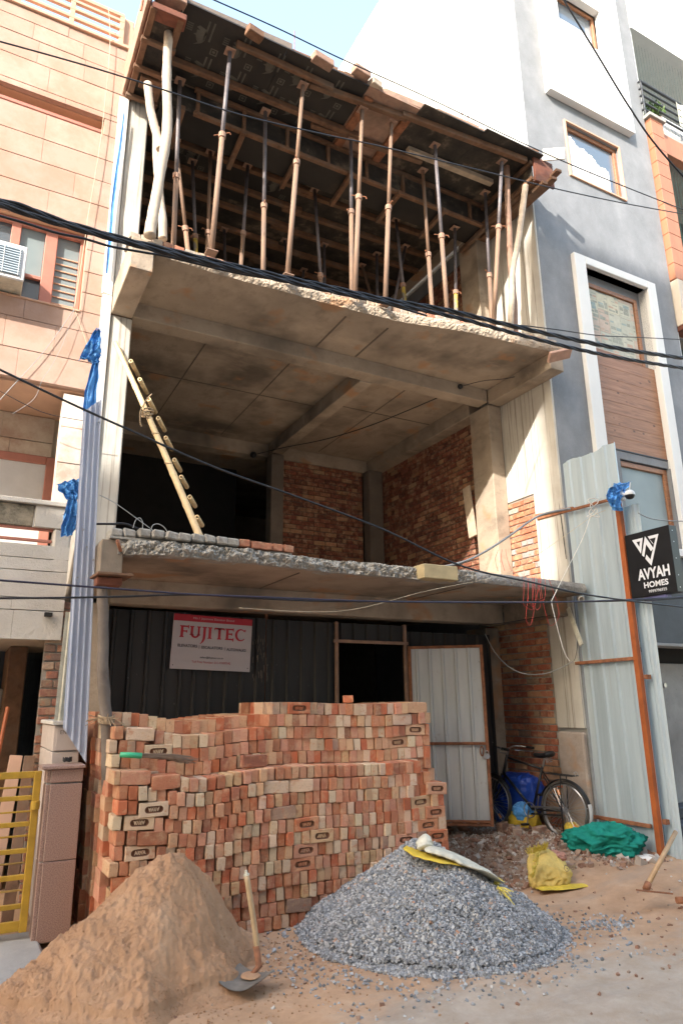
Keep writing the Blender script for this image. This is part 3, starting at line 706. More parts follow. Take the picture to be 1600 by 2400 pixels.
# deep beam box across, with orange battens
fp('side_board', MB().box(1.4, 6.48, 7.10, 7.118, 9.0, 9.37), M['ply_stain'])
fp('bottom_board', MB().box(1.35, 6.48, 7.10, 7.56, 8.978, 8.998), M['ply_dark'])
for z in (8.965, 9.335): fp('batten', MB().beam((1.75, 7.065, z), (6.46, 7.08, z), 0.06, 0.05, 0.004), M['lumber'])
for x in np.arange(1.8, 6.4, 0.62): fp('batten', MB().cbox(x-0.022, x+0.022, 7.05, 7.098, 8.992, 9.308, 0.004), M['lumber'])
for x in np.arange(1.6, 6.4, 0.8): fp('batten', MB().beam((x, 7.0, 8.92), (x+0.03, 7.7, 8.92), 0.06, 0.07, 0.004), M['lumber'])
fp('side_board', MB().box(1.4, 6.48, 10.9, 10.918, 8.95, 9.37), M['ply_stain'])
fp('batten', MB().beam((1.4, 10.88, 8.93), (6.46, 10.88, 8.93), 0.06, 0.06, 0.004), M['lumber'])
# box along the grey building
fp('side_board', MB().box(6.44, 6.458, 6.02, 7.05, 9.02, 9.37), M['ply_stain'])
fp('bottom_board', MB().box(6.44, 6.74, 5.98, 7.4, 8.985, 9.003), M['lumber'])
for z in (9.03, 9.30): fp('batten', MB().beam((6.41, 5.98, z), (6.42, 7.35, z), 0.05, 0.06, 0.004), M['lumber'])
fp('batten', MB().beam((6.55, 5.95, 8.95), (6.55, 7.3, 8.95), 0.07, 0.06, 0.004), M['lumber'])
fp('end_board', MB().cbox(6.43, 6.80, 5.945, 5.985, 8.97, 9.40, 0.006), M['lumber_red'])
for i, (x, z, l) in enumerate(((6.52, 8.9, .24), (6.68, 9.02, .2), (6.76, 9.16, .22))): fp('packing_block', MB().beam((x, 5.86-i*.03, z), (x+0.02, 6.1, z), 0.10, 0.05, 0.005), M['lumber'])
pw = at(1262, 375, Y=5.8)
fp('white_plank', MB().beam((6.60, 5.93, 9.46), (6.84, 5.73, 9.43), 0.03, 0.17, 0.004, up=(-0.35, -0.1, 1)), simple('whitewashed_plank', (0.68, 0.65, 0.58), 0.8))
# box along the other side, over the upper column
fp('bottom_board', MB().box(0.99, 1.29, 6.1, 7.9, 9.165, 9.185), M['ply_stain'])
for y in (6.45, 6.85, 7.3): fp('batten', MB().beam((0.95, y, 9.09), (1.34, y, 9.09), 0.06, 0.05, 0.004), M['lumber'])
fp('side_board', MB().box(0.955, 0.975, 6.05, 7.9, 9.15, 9.60), M['lumber_red'])
fp('side_board', MB().box(1.305, 1.322, 6.1, 7.0, 9.19, 9.37), M['ply_stain'])
for x in (1.0, 1.30): fp('batten', MB().beam((x, 6.05, 9.135), (x, 7.6, 9.135), 0.07, 0.06, 0.004), M['lumber'])
fp('batten', MB().beam((0.935, 6.02, 9.4), (0.935, 7.8, 9.4), 0.035, 0.5, 0.004), M['trunk_dark'])
fp('packing_block', MB().beam((0.98, 6.12, 9.16), (1.36, 6.10, 9.15), 0.16, 0.09, 0.008), M['lumber_red'])
fp('packing_block', MB().beam((1.02, 6.06, 9.40), (1.33, 6.10, 9.42), 0.20, 0.20, 0.01), M['trunk_dark'])
fp('packing_block', MB().beam((1.05, 6.10, 9.60), (1.30, 6.14, 9.62), 0.18, 0.17, 0.01), M['trunk_dark'])
fp('packing_block', MB().beam((1.06, 7.02, 9.09), (1.32, 7.02, 9.10), 0.18, 0.05, 0.006), M['lumber'])
# ragged boards along the front of the top slab
x = 1.36
while x < 6.5:
    L = rnd.uniform(0.5, 1.3); e = min(x+L, 6.5); y = float(np.interp(x, [1.36, 3, 6.5], [6.12, 6.12, 5.93]))
    fp('edge_board', MB().beam((x, y-0.02+rnd.uniform(-.02, .02), 9.445+rnd.uniform(-.01, .015)), (e, y-0.035*(e-x)-0.02, 9.445+rnd.uniform(-.01, .015)), 0.03, rnd.uniform(0.07, 0.11), 0.004), M[rnd.choice(['lumber', 'trunk_grey', 'lumber', 'trunk_dark'])])
    if rnd.random() < 0.6:
        fp('edge_board', MB().beam((x+0.1, y+0.02, 9.525), (e-0.05, y+0.01, 9.525+rnd.uniform(-.01, .02)), 0.05, 0.035, 0.004), M[rnd.choice(['trunk_grey', 'lumber'])])
    x = e+0.01
for x, y, z, l, mt in ((2.9, 6.05, 9.41, .28, 'trunk_dark'), (3.45, 6.02, 9.47, .24, 'trunk_dark'), (3.72, 6.06, 9.43, .16, 'lumber_pale'), (2.05, 6.06, 9.36, .2, 'lumber')):
    fp('packing_block', MB().beam((x, y-0.06, z), (x+l, y-0.02, z+0.01), 0.12, 0.10, 0.008), M[mt])
for px, py0, py1 in ((1082, 300, 262), (1096, 300, 250), (690, 110, 72)):
    a, b = at(px, py0, Y=6.2), at(px, py1, Y=6.2)
    fp('rebar', MB().tube([(a.x, 6.2, 9.45), b], 0.006, 6), M['rust'])
fp('rebar', MB().tube([(0.9, 6.3, 9.3), (0.955, 6.0, 10.4)], 0.012, 6), M['rust_orange'])

# ================================================================ props on the top open floor
ZF = 6.45
def prop(top, base, label, style='steel', ztop=9.27, y=None):
    T = at(*top, Z=ztop) if y is None else at(*top, Y=y)
    if y is not None: T.z = min(T.z, ztop)
    b = at(*base, Y=T.y); d = (b-T)
    P = T+d*((ZF-T.z)/d.z)
    r = empty('steel_prop', label, 'prop', P, 'steel props under the top slab')
    L = T-P; ax = L.normalized(); n = L.length
    j = rnd.uniform(0.48, 0.6)
    low, up = {'steel': ('prop', 'prop'), 'dark': ('prop_dark', 'prop_dark'), 'yellow': ('prop_yellow', 'prop_dark'), 'mix': ('prop', 'prop_dark')}[style]
    wpart('outer_tube', MB().tube([P, P+ax*n*j], 0.031, 12), M[low], r, smooth=True)
    wpart('inner_tube', MB().tube([P+ax*n*(j-0.02), T], 0.025, 12), M[up], r, smooth=True)
    wpart('collar', MB().tube([P+ax*(n*j-0.05), P+ax*(n*j-0.045), P+ax*(n*j+0.02), P+ax*(n*j+0.025)], [0.034, 0.042, 0.042, 0.034], 12), M['trunk_dark'], r)
    s = Vector((rnd.uniform(-1, 1), rnd.uniform(-0.6, 0.2), rnd.uniform(-.3, .3))).normalized()
    q = P+ax*(n*j+0.012)
    wpart('pin', MB().tube([q-s*0.10, q+s*0.09, q+s*0.10+Vector((0, 0, -.03))], 0.006, 6), M['rust'], r)
    wpart('base_plate', MB().cbox(P.x-0.06, P.x+0.06, P.y-0.06, P.y+0.06, P.z-0.004, P.z+0.008, 0.002), M['trunk_dark'], r)
    wpart('head_plate', MB().cbox(T.x-0.06, T.x+0.06, T.y-0.06, T.y+0.06, T.z-0.006, T.z+0.006, 0.002), M['trunk_dark'], r)
    return r
PR = [((540, 100), (497, 575), 'tall slanting rusty steel prop at the open front beside the forked trunk', 'mix', 6.30),
      ((710, 182), (675, 628), 'rusty steel prop at the front, second full-height one from the forked trunk', 'steel', 6.32),
      ((848, 240), (832, 672), 'steel prop with a splintered timber packing at its head, in the front row', 'steel', 6.30),
      ((915, 240), (903, 690), 'steel prop with a yellow paint band and bricks under its foot', 'steel', 6.30),
      ((1018, 335), (1047, 728), 'steel prop leaning with its foot towards the grey building', 'mix', 6.35),
      ((1172, 345), (1157, 750), 'bluish grey steel prop nearest the white cement wall', 'mix', 6.15),
      ((422, 190), (408, 548), 'brown steel prop just behind the forked trunk', 'mix', None),
      ((412, 330), (437, 556), 'thin steel prop leaning away behind the forked trunk', 'steel', 7.6),
      ((454, 330), (458, 560), 'dark steel prop with a yellow lower half in the second row', 'yellow', 8.2),
      ((495, 320), (487, 570), 'rusty steel prop half hidden behind the tall slanting one', 'steel', 7.9),
      ((582, 350), (567, 592), 'steel prop standing deep between the first two tall front props', 'mix', 7.9),
      ((622, 262), (617, 612), 'steel prop with flaking yellow patches in the second row', 'mix', None),
      ((737, 395), (751, 650), 'brown steel prop leaning in the shade behind the second front prop', 'mix', 7.9),
      ((822, 330), (824, 672), 'steel prop standing close beside the splintered-head prop', 'mix', None),
      ((846, 545), (867, 685), 'short bright steel prop leaning in the depth of the top floor', 'steel', 9.2),
      ((926, 480), (948, 706), 'leaning steel prop with a bright yellow foot', 'yellow', 7.9),
      ((990, 400), (1012, 722), 'weathered steel prop with a rusty pin in the second row', 'steel', None),
      ((1065, 535), (1068, 732), 'black steel prop standing before the inner column', 'yellow', 7.3),
      ((1136, 452), (1151, 742), 'rusty steel prop in front of the shaded white column', 'mix', None),
      ((759, 455), (760, 640), 'almost black steel prop deep in the shade of the top floor', 'dark', 9.0),
      ((712, 505), (712, 625), 'faint black steel prop farthest back on the top floor', 'dark', 9.8)]
PR += [((668, 470), (676, 620), 'dim steel prop far back between the two middle front props', 'dark', 9.2),
       ((880, 500), (884, 690), 'dim steel prop far back beside the yellow banded prop', 'dark', 8.8),
       ((530, 430), (527, 590), 'dim steel prop far back beside the tall slanting prop', 'dark', 9.4),
       ((947, 520), (925, 700), 'dark steel prop crossing behind the yellow footed one', 'dark', 8.4)]
for t, b, lab, st, y in PR: prop(t, b, lab, st, y=y)

def trunk(name, paths, rads, mat, label, cat='prop', knots=True):
    r = empty(name, label, cat, paths[0][0], 'timber props under the top slab')
    for i, (p, q) in enumerate(zip(paths, rads)):
        sp = smooth_path(p, 10); rr = list(np.interp(np.linspace(0, 1, len(sp)), np.linspace(0, 1, len(q)), q))
        sp = [s+Vector((fbm(s.z*2.2+i, 3.1)*0.012, fbm(s.z*2.2, 9+i)*0.012, 0)) for s in sp]
        rr = [k*(1+0.10*fbm(s.z*6, 4.0)) for k, s in zip(rr, sp)]
        wpart('stem' if i == 0 else 'branch', MB().tube(sp, rr, 14), M[mat], r, smooth=True)
    return r
def along(pix, y): return [at(a, b, Y=y) for a, b in pix]
p = along([(352, 545), (365, 470), (380, 380), (393, 300), (391, 200), (393, 120), (396, 72)], 6.32)
p[0].z = min(p[0].z, 6.45)
q = along([(377, 350), (366, 310), (352, 250), (347, 195)], 6.36)
trunk('forked_trunk_prop', [p, q], [[.062, .055, .055, .052, .048, .050], [.05, .045, .045, .045]], 'trunk', 'pale peeled tree trunk forking in two at the open corner')
trunk('trunk_prop', [along([(382, 560), (380, 500), (372, 430), (366, 300)], 6.8)], [[.05, .045, .045]], 'trunk', 'second peeled trunk standing just behind the forked one')
p = along([(1205, 780), (1198, 640), (1190, 500), (1187, 388)], 6.28); p[0].z = 6.46
trunk('trunk_prop', [p], [[.055, .048, .042, .04]], 'trunk_dark', 'reddish bark-brown trunk propping the slab end by the white wall')
p = along([(1200, 640), (1212, 580), (1222, 500), (1231, 436)], 6.12)
trunk('trunk_prop', [[Vector((p[0].x-0.05, 6.2, 6.46))]+p], [[.04, .04, .042, .045]], 'trunk', 'pale bent trunk propping the outermost corner of the top formwork')

for i, (a, b, lab) in enumerate((((700, 600), (860, 470), 'dim timber brace slanting across the depth of the top floor'), ((900, 640), (1060, 560), 'second dim timber brace near the inner column'))):
    obj('timber_brace', MB().beam(at(*a, Y=9.6), at(*b, Y=9.0), 0.07, 0.09, 0.005), M['lumber'], label=lab, category='timber brace')
# ================================================================ peach stone house beside the site
YL = 7.38
LB = empty('stone_house', 'peach sandstone house with grooved cladding and a roof railing', 'house', (0, 8.0, 0))
def lp(name, mb, mat, **k): return wpart(name, mb, mat, LB, **k)
m = N('peach_sandstone', 0.85)
oi = m.n('ShaderNodeObjectInfo'); mw = N.world(m)
c = m.mix(m.ramp(m.noise(2.4, 6, 0.7), [(0.42, 0.0), (0.62, 0.7)]), oi.outputs['Color'], (0.38, 0.225, 0.155))
m.color(c); m.bump(m.noise(9, 5, 0.7), 0.3, 0.012); M['stone'] = m.m
m = N('chipped_cream_stone', 0.9).world()
c = m.ramp(m.noise(2.0, 5, 0.6), [(0.3, (0.47, 0.43, 0.38)), (0.7, (0.58, 0.54, 0.485))])
m.color(c); m.bump(m.noise(5, 6, 0.75), 0.7, 0.03); M['stone_grey'] = m.m
M['cream'] = simple('cream_plaster', (0.60, 0.52, 0.42), 0.85, var=0.06, scale=2, world=True)
M['peach_flat'] = simple('peach_plaster', (0.55, 0.335, 0.225), 0.85, var=0.1, scale=2, world=True)
M['pinkwood'] = simple('pink_red_window_paint', (0.43, 0.17, 0.12), 0.55, var=0.12, scale=4)
XE = 0.995
# massive body behind the cladding
lp('wall', MB().box(-8, XE-0.02, YL+0.07, 16, 7.095, 8.456).box(-8, XE-0.02, YL+0.30, 16, 8.456, 8.688).box(0.742, XE-0.02, YL+0.07, YL+0.30, 8.456, 8.688).box(-8, XE-0.02, YL+0.07, 16, 8.688, 9.857).box(-8, XE-0.02, YL+0.07, 16, 5.071, 5.994).box(0.688, XE-0.02, YL+0.07, 16, 5.994, 7.095).box(-8, 0.688, YL+0.4, 16, 5.994, 7.095), M['peach_flat'])
lp('wall', MB().box(-8, XE-0.30, YL+1.0, 16, 2.399, 5.070), M['cream'])
lp('wall', MB().box(-8, XE-0.35, 9.2, 16, 0.0, 2.397), M['dark_paint'])
def stone_panel(x0, x1, z0, z1, mat='stone', y=YL, th=0.069, tone=None):
    o = lp('stone_panel', MB().cbox(x0+0.0012, x1-0.0012, y+rnd.uniform(-.0025, .0025), y+th, z0+0.004, z1-0.004, 0.002), M[mat])
    k = rnd.uniform(0.92, 1.07); t = tone or (0.445, 0.30, 0.235)
    o.color = tuple(min(1, v*k) for v in t)+(1,); return o
def band(x0, x1, z0, z1, **k):
    x = x1
    while x > x0:
        L = rnd.uniform(0.45, 0.95); a = max(x0, x-L); a = x0 if a-x0 < 0.15 else a
        stone_panel(a, x, z0, z1, **k); x = a
ZG = [9.857, 9.689, 9.454, 9.130, 8.778, 8.694]
for a, b in zip(ZG[:-1], ZG[1:]): band(-1.3, XE, b, a)
band(0.744, XE, 8.454, 8.694)
for a, b in ((8.454, 8.101), (8.101, 7.783), (7.783, 7.442), (7.442, 7.061)): band(-1.3, XE, b, a)
for a, b in ((7.061, 6.815), (6.815, 6.525), (6.525, 6.256), (6.256, 6.016)): band(0.688, XE-0.03, b, a)
for a, b in ((6.016, 5.767), (5.767, 5.406), (5.406, 5.073)): band(-1.3, XE-0.08, b, a)
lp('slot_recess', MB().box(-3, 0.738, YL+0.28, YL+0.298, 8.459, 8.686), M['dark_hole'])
lp('slot_sill', MB().cbox(-3, 0.732, YL-0.005, YL+0.06, 8.456, 8.515, 0.01), M['pinkwood'])
lp('cornice', MB().cbox(-3, XE+0.015, YL-0.03, YL+0.4, 9.859, 9.913, 0.008), M['peach_flat'])
lp('parapet_end', MB().cbox(XE-0.16, XE, YL+0.05, YL+0.5, 9.915, 10.416, 0.01), M['peach_flat'])
RL = empty('roof_railing', 'peach painted metal railing along the stone house roof edge', 'railing', (0, YL, 9.913))
for z, h in ((10.036, .05), (10.170, .045), (10.293, .045), (10.388, .06)): wpart('rail', MB().beam((-2.5, YL+0.02, z), (XE-0.13, YL+0.02, z), 0.045, h, 0.006), M['peach_flat'], RL)
for x in (XE-0.15, 0.25, -0.35, -0.95): wpart('post', MB().cbox(x-0.03, x+0.03, YL, YL+0.04, 9.915, 10.382, 0.004), M['peach_flat'], RL)
# upper window, recessed
yw = YL+0.12
lp('window_reveal', MB().box(-2, 0.682, YL+0.066, yw+0.2, 7.060, 7.095), M['peach_flat'])
wf = lp('window', MB().box(-2.0, 0.684, yw+0.06, yw+0.07, 6.021, 7.061), M['glass'])
def sub(name, mb, mat, parent, root, **k):
    mb.v = [(a-root.location.x, b-root.location.y, c_-root.location.z) for a, b, c_ in mb.v]; return obj(name, mb, mat, parent, **k)
X_ = lambda px: at(px, 640, Y=yw).x
for a, b in ((X_(183), 0.684), (X_(98), X_(128)), (X_(14), X_(38)), (X_(-60), X_(-36))): sub('frame', MB().cbox(a, b, yw, yw+0.058, 6.024, 7.056, 0.006), M['pinkwood'], wf, LB)
for z0, z1 in ((6.024, 6.055), (6.983, 7.056)): sub('frame', MB().cbox(-2, 0.682, yw+0.004, yw+0.055, z0, z1, 0.005), M['pinkwood'], wf, LB)
sub('frame', MB().cbox(X_(38), X_(98), yw+0.003, yw+0.05, 6.346, 6.390, 0.005), M['pinkwood'], wf, LB)
for z in np.arange(6.122, 6.726, 0.085): sub('blind_slat', MB().box(X_(129), X_(182), yw+0.045, yw+0.059, z, z+0.012), M['peach_flat'], wf, LB)
sub('pane', MB().box(X_(39), X_(97), yw+0.052, yw+0.0595, 6.390, 6.983), M['frosted'], wf, LB)
sub('pane', MB().box(X_(129), X_(182), yw+0.0595, yw+0.0598, 6.055, 6.983), M['frosted'], wf, LB)
lp('sill', MB().cbox(-2, 0.684, YL-0.012, yw+0.06, 5.994, 6.019, 0.005), M['peach_flat'])
# air conditioner
AC = empty('air_conditioner', 'cream window air conditioner with blue-grey louvres below the pink window frames', 'air conditioner', (-0.28, 7.15, 6.033))
acr = at(64, 588, Y=7.09); x1 = 0.084; x0 = -0.693
wpart('casing', MB().cbox(x0, x1, 7.12, 7.56, 6.038, 6.441, 0.012), M['sack_white'], AC)
wpart('front_bezel', MB().cbox(x0-0.005, x1+0.005, 7.09, 7.119, 6.033, 6.446, 0.01), M['white_plastic'], AC)
wpart('grille_back', MB().box(x0+0.05, x1-0.045, 7.082, 7.089, 6.077, 6.402), simple('ac_recess', (0.20, 0.25, 0.29), 0.6), AC)
for k in range(11): wpart('louvre', MB().beam((x0+0.05, 7.078, 6.091+k*0.029), (x1-0.045, 7.078, 6.091+k*0.029), 0.012, 0.012), simple('ac_louvre', (0.40, 0.47, 0.52), 0.5) if k == 0 else bpy.data.materials['ac_louvre'], AC)
for x in (x1-0.06, x1-0.21, x1-0.36): wpart('grille_bar', MB().box(x-0.003, x+0.003, 7.068, 7.074, 6.072, 6.407), M['white_plastic'], AC)
# recessed floor: pillar, door frame, parapet
lp('soffit', MB().box(-4, XE-0.09, YL+0.071, YL+1.0, 5.054, 5.070), M['peach_flat'])
for a, b in ((5.004, 4.624), (4.624, 4.221), (4.221, 3.785)): stone_panel(0.615, 0.883, b, a, y=YL+0.02, th=0.22, tone=(0.64, 0.55, 0.47))
yd = YL+0.98
for a, b in ((5.049, 4.736), (4.736, 4.490)): band(-1.5, 0.626, b, a, y=yd-0.05, th=0.05, tone=(0.58, 0.49, 0.38))
d0, d1 = at(108, 1090, Y=yd-0.04), at(134, 1075, Y=yd-0.04)
dr = lp('door', MB().box(-1.2, d0.x, yd-0.035, yd-0.02, 3.148, d0.z), M['curtain'])
sub('frame', MB().cbox(d0.x, d1.x, yd-0.06, yd-0.004, 2.700, d1.z, 0.008), M['pinkwood'], dr, LB); sub('frame', MB().cbox(-1.2, d0.x, yd-0.06, yd-0.004, d0.z, d1.z, 0.008), M['pinkwood'], dr, LB)
pt = 3.780
lp('parapet_cap', MB().cbox(-3, 0.783, YL-0.03, YL+0.16, pt-0.05, pt, 0.006), M['stone_grey'])
lp('parapet_block', MB().cbox(at(85, 1190, Y=YL).x, 0.772, YL, YL+0.14, 3.500, pt-0.052, 0.006), M['stone_grey'])
m = N('mossy_cracked_concrete', 0.95).world()
c = m.ramp(m.noise(4, 6, 0.7), [(0.32, (0.06, 0.06, 0.045)), (0.5, (0.30, 0.255, 0.19)), (0.7, (0.42, 0.36, 0.27))]); m.color(c); m.bump(m.noise(7, 6, 0.8), 1.0, 0.03)
lp('cracked_block', MB().cbox(-3, at(83, 1190, Y=YL).x, YL+0.02, YL+0.14, 3.500, pt-0.052, 0.01, jit=0.008), m.m)
for z in (3.489, 3.371): lp('rail', MB().beam((-3, YL+0.06, z), (0.649, YL+0.06, z), 0.04, 0.028, 0.005), M['pinkwood'])
lp('parapet_end', MB().cbox(0.654, 0.822, YL+0.005, YL+0.2, 3.036, 3.497, 0.02, jit=0.012), M['stone_grey'])
for a, b in ((3.321, 3.178), (3.178, 3.054), (3.054, 2.784), (2.784, 2.661), (2.661, 2.378)): band(-1.2, 0.822, b, a, mat='stone_grey')
lp('balcony_slab', MB().box(-4, 0.816, YL+0.071, YL+1.9, 2.387, 3.036), M['cream'])
lp('drain_spout', MB().cbox(at(103, 1460, Y=YL-0.05).x, at(122, 1460, Y=YL-0.05).x, YL-0.05, YL+0.01, 2.605, 2.645, 0.004), M['dark_hole'])
# ground floor under the balcony
lp('side_pilaster', MB().cbox(0.42, 0.6, 8.3, 9.19, 0.0, 2.382, 0.01), M['lumber'])
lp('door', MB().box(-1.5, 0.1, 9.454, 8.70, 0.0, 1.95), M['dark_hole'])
lp('meter_box', MB().cbox(0.30, 0.42, 8.7, 9.0, 1.3, 1.95, 0.01), M['concrete_grey'])
# wall with a numbered plate behind the granite pier
GW = empty('boundary_wall', 'cream tiled boundary wall with a numbered plate behind the granite pier', 'wall', (0.85, 6.9, 0))
M['tile_cream'] = simple('cream_wall_tile', (0.50, 0.42, 0.37), 0.6, var=0.06, world=True)
xa, xb = 0.735, 0.945
wpart('core', MB().box(xa+0.012, xb-0.012, 6.472, 7.40, 0.07, 1.60), M['concrete_grey'], GW)
for z0, z1 in ((0.07, 0.45), (0.452, 0.83), (0.832, 1.21), (1.392, 1.60), (1.215, 1.388)):
    wpart('tile', MB().cbox(xa, xb, 6.46, 6.471, z0+.003, z1-.003, .003), M['tile_cream'], GW)
    for y0, y1 in ((6.46, 6.93), (6.93, 7.4)): wpart('tile', MB().cbox(xa-0.002, xa+0.0115, y0+0.014, y1-0.003, z0+.003, z1-.003, .003), M['tile_cream'], GW)
wpart('coping', MB().cbox(xa-0.02, xb+0.015, 6.43, 7.41, 1.602, 1.635, 0.005), M['stone_grey'], GW)
pl = wpart('number_plate', MB().cbox(xa+0.02, xb-0.012, 6.452, 6.4595, 1.40, 1.585, 0.002), M['tile_cream'], GW)
sub('lettering', text_mb('EN 002', width=0.125, height=0.032, mtx=frame3((0.845, 6.4505, 1.545), (1,0,0))), simple('engraved_grey', (0.16, 0.14, 0.13), 0.8, bump=0), pl, GW, fix=False)
# granite pier
PI = empty('gate_pier', 'speckled red granite gate pier with mortar joints', 'pier', (0.82, 6.28, 0))
m = N('red_granite', 0.45).world()
c = m.ramp(m.noise(150, 3, 0.6), [(0.34, (0.19, 0.115, 0.09)), (0.5, (0.31, 0.195, 0.155)), (0.68, (0.40, 0.28, 0.235))]); m.color(c); M['granite'] = m.m
gx0, gx1 = 0.685, 0.955
for z0, z1 in ((0.05, 0.60), (0.606, 1.16), (1.172, 1.27)):
    wpart('granite_slab', MB().cbox(gx0+0.03, gx1, 6.20, 6.40, z0, z1, 0.004), M['granite'], PI)
    wpart('granite_edge', MB().cbox(gx0, gx0+0.029, 6.215, 6.40, z0+.002, z1-.002, 0.003), M['granite'], PI)
wpart('mortar_core', MB().box(gx0+0.006, gx1-0.008, 6.222, 6.39, 0.04, 1.272), M['concrete_grey'], PI)
wpart('cap', MB().cbox(gx0-0.045, gx1+0.01, 6.17, 6.43, 1.274, 1.30, 0.004), M['granite'], PI)
cw_ = MB().tube([Vector((0.845+0.03*math.cos(a)*(1+.2*math.sin(3*a)), 6.35+0.02*math.sin(a), 1.318+0.006*math.sin(5*a)+a*0.0016)) for a in np.linspace(0, 19, 70)], 0.005, 6)
obj('tape_coil', cw_, M['black'], label='small coil of black tape lying on the granite pier cap', category='tape')
# yellow gate
GT = empty('yellow_gate', 'mustard yellow metal gate of horizontal bars', 'gate', (0.2, 6.3, 0.1))
M['gate'] = simple('mustard_gate_paint', (0.44, 0.26, 0.025), 0.45, var=0.22, scale=7)
M['gate_dirty'] = simple('rusty_gate_paint', (0.33, 0.20, 0.05), 0.6, var=0.4, scale=9)
gx = 0.655
wpart('stile', MB().cbox(gx-0.055, gx, 6.28, 6.32, 0.12, 1.26, 0.004), M['gate'], GT)
wpart('hinge', MB().tube([(gx-0.028, 6.275, 0.98), (gx-0.028, 6.275, 1.04)], 0.034, 12), M['gate'], GT)
zs = [(1.235, .05, 0), (1.145, .014, 1), (1.065, .034, 0), (0.965, .014, 1), (0.875, .034, 0), (0.79, .014, 1), (0.685, .034, 0), (0.60, .014, 1), (0.50, .036, 0), (0.41, .014, 1), (0.30, .034, 0), (0.165, .07, 0)]
for z, h, thin in zs: wpart('bar', MB().cbox(-1.6, gx-0.056, 6.285 if not thin else 6.295, 6.315 if not thin else 6.305, z-h/2, z+h/2, 0.003), M['gate_dirty' if z < 0.75 and rnd.random() < .4 else 'gate'], GT)
# timber leaning inside the gate
for i, (x, y, w, lean, mt, lab) in enumerate(((0.50, 7.25, 0.11, .10, 'peach_flat', 'broad pinkish plank leaning inside the yellow gate'), (0.40, 7.2, 0.05, .16, 'rust_orange', 'slim orange pipe leaning beside the plank inside the gate'), (0.60, 7.1, 0.09, .06, 'lumber', 'rough brown plank leaning against the tiled boundary wall'))):
    if i == 1: mb = MB().tube([(x-lean, y-0.4, 0.07), (x+0.02, y+0.3, 1.75)], 0.018, 8)
    else: mb = MB().beam((x-lean, y-0.45, 0.07), (x+0.03, y+0.1, 1.32), w, 0.03, 0.004, up=(0, -1, 0.2))
    obj('leaning_pipe' if i == 1 else 'leaning_plank', mb, M[mt], label=lab, category='pipe' if i == 1 else 'plank')
for i, (x, z) in enumerate(((0.15, 0.3), (0.12, 0.75))): 
    mb = MB().grid(14, 9, lambda u, v: (x-0.12+u*0.3+0.02*math.sin(v*9), 6.75+0.05*math.sin(u*7+v*5)+0.2*v, 0.08+v*(z-0.05)+0.03*math.sin(u*11)))
    obj('plastic_wrap', mb, M['sack_white'], smooth=True, label='crumpled clear plastic low behind the gate bars' if i == 0 else 'taller crumpled plastic sheet behind the gate bars', category='plastic sheet')
# ================================================================ grey rendered building
GB = empty('grey_building', 'tall grey rendered building with white panels and framed windows', 'building', (8.3, 8, 0))
def gp(name, mb, mat, **k): return wpart(name, mb, mat, GB, **k)
def gsub(name, mb, mat, par, **k): return sub(name, mb, mat, par, GB, **k)
XG0, XG1 = XR+0.04, 9.8
wall = MB()
def rects(x0, x1, z0, z1, holes, y0, y1):
    """wall slab with rectangular openings"""
    xsb = sorted({x0, x1, *[h[0] for h in holes], *[h[1] for h in holes]}); zsb = sorted({z0, z1, *[h[2] for h in holes], *[h[3] for h in holes]})
    mb = MB()
    for i in range(len(xsb)-1):
        for j in range(len(zsb)-1):
            cx, cz = (xsb[i]+xsb[i+1])/2, (zsb[j]+zsb[j+1])/2
            if not any(h[0] < cx < h[1] and h[2] < cz < h[3] for h in holes): mb.box(xsb[i], xsb[i+1], y0, y1, zsb[j], zsb[j+1])
    return mb
H1 = (7.71, 8.80, 12.84, 13.83); H2 = (7.68, 8.92, 9.90, 10.95); H3 = (7.70, 9.10, 6.80, 8.22); H4 = (8.0, 9.08, 3.4, 5.13)
gp('facade_wall', rects(XG0, XG1, 2.5, 17.5, [(7.62, 8.9, 12.7, 13.9), H2, H3, H4, (7.70, 9.10, 5.13, 6.80)], YG, YG+0.25), M['grey_paint'])
gp('body', MB().box(XG0, XG1, YG+0.8, 20, 0, 17.4), M['grey_paint'])
gp('side_wall', MB().box(XR, XG0-0.001, YG, 20, 9.37, 17.6), M['white_wall'])
gp('corner_wall', MB().box(XG0-0.0005, XG0+0.3, YG, YG+0.8, 0, 2.499), M['concrete_grey'])
# projecting white panel with a window
panel = gp('white_panel', rects(7.30, 9.30, 11.35, 17.3, [H1], YG-0.12, YG-0.002), M['white_paint'])
def window(h, y, fw, glass, inner=True, name='window', mat='wood_frame', out=None):
    x0, x1, z0, z1 = h
    w = gp(name, MB().box(x0+fw, x1-fw, y+0.035, y+0.045, z0+fw, z1-fw), M[glass])
    for a in ((x0, x0+fw, z0, z1), (x1-fw, x1, z0, z1), (x0+fw, x1-fw, z1-fw, z1), (x0+fw, x1-fw, z0, z0+fw)):
        gsub('frame', MB().cbox(a[0]+.001, a[1]-.001, y, y+0.06, a[2]+.001, a[3]-.001, 0.006), M[mat], w)
    return w
w1 = window(H1, YG+0.02, 0.07, 'glass')
gsub('curtain', MB().grid(40, 2, lambda u, v: (7.8+u*0.9, YG+0.053-0.0+0.001*math.sin(u*30), 12.93+v*0.45)), M['curtain'], w1)
w2 = window(H2, YG+0.04, 0.075, 'glass')
for a in ((H2[0]-0.035, H2[0]-0.001, H2[2]-0.03, H2[3]+0.03), (H2[1]+0.001, H2[1]+0.035, H2[2]-0.03, H2[3]+0.03), (H2[0], H2[1], H2[3]+0.001, H2[3]+0.03), (H2[0], H2[1], H2[2]-0.03, H2[2]-0.001)):
    gsub('stone_surround', MB().cbox(a[0], a[1], YG-0.03, YG+0.03, a[2], a[3], 0.004), M['peach_flat'], w2)
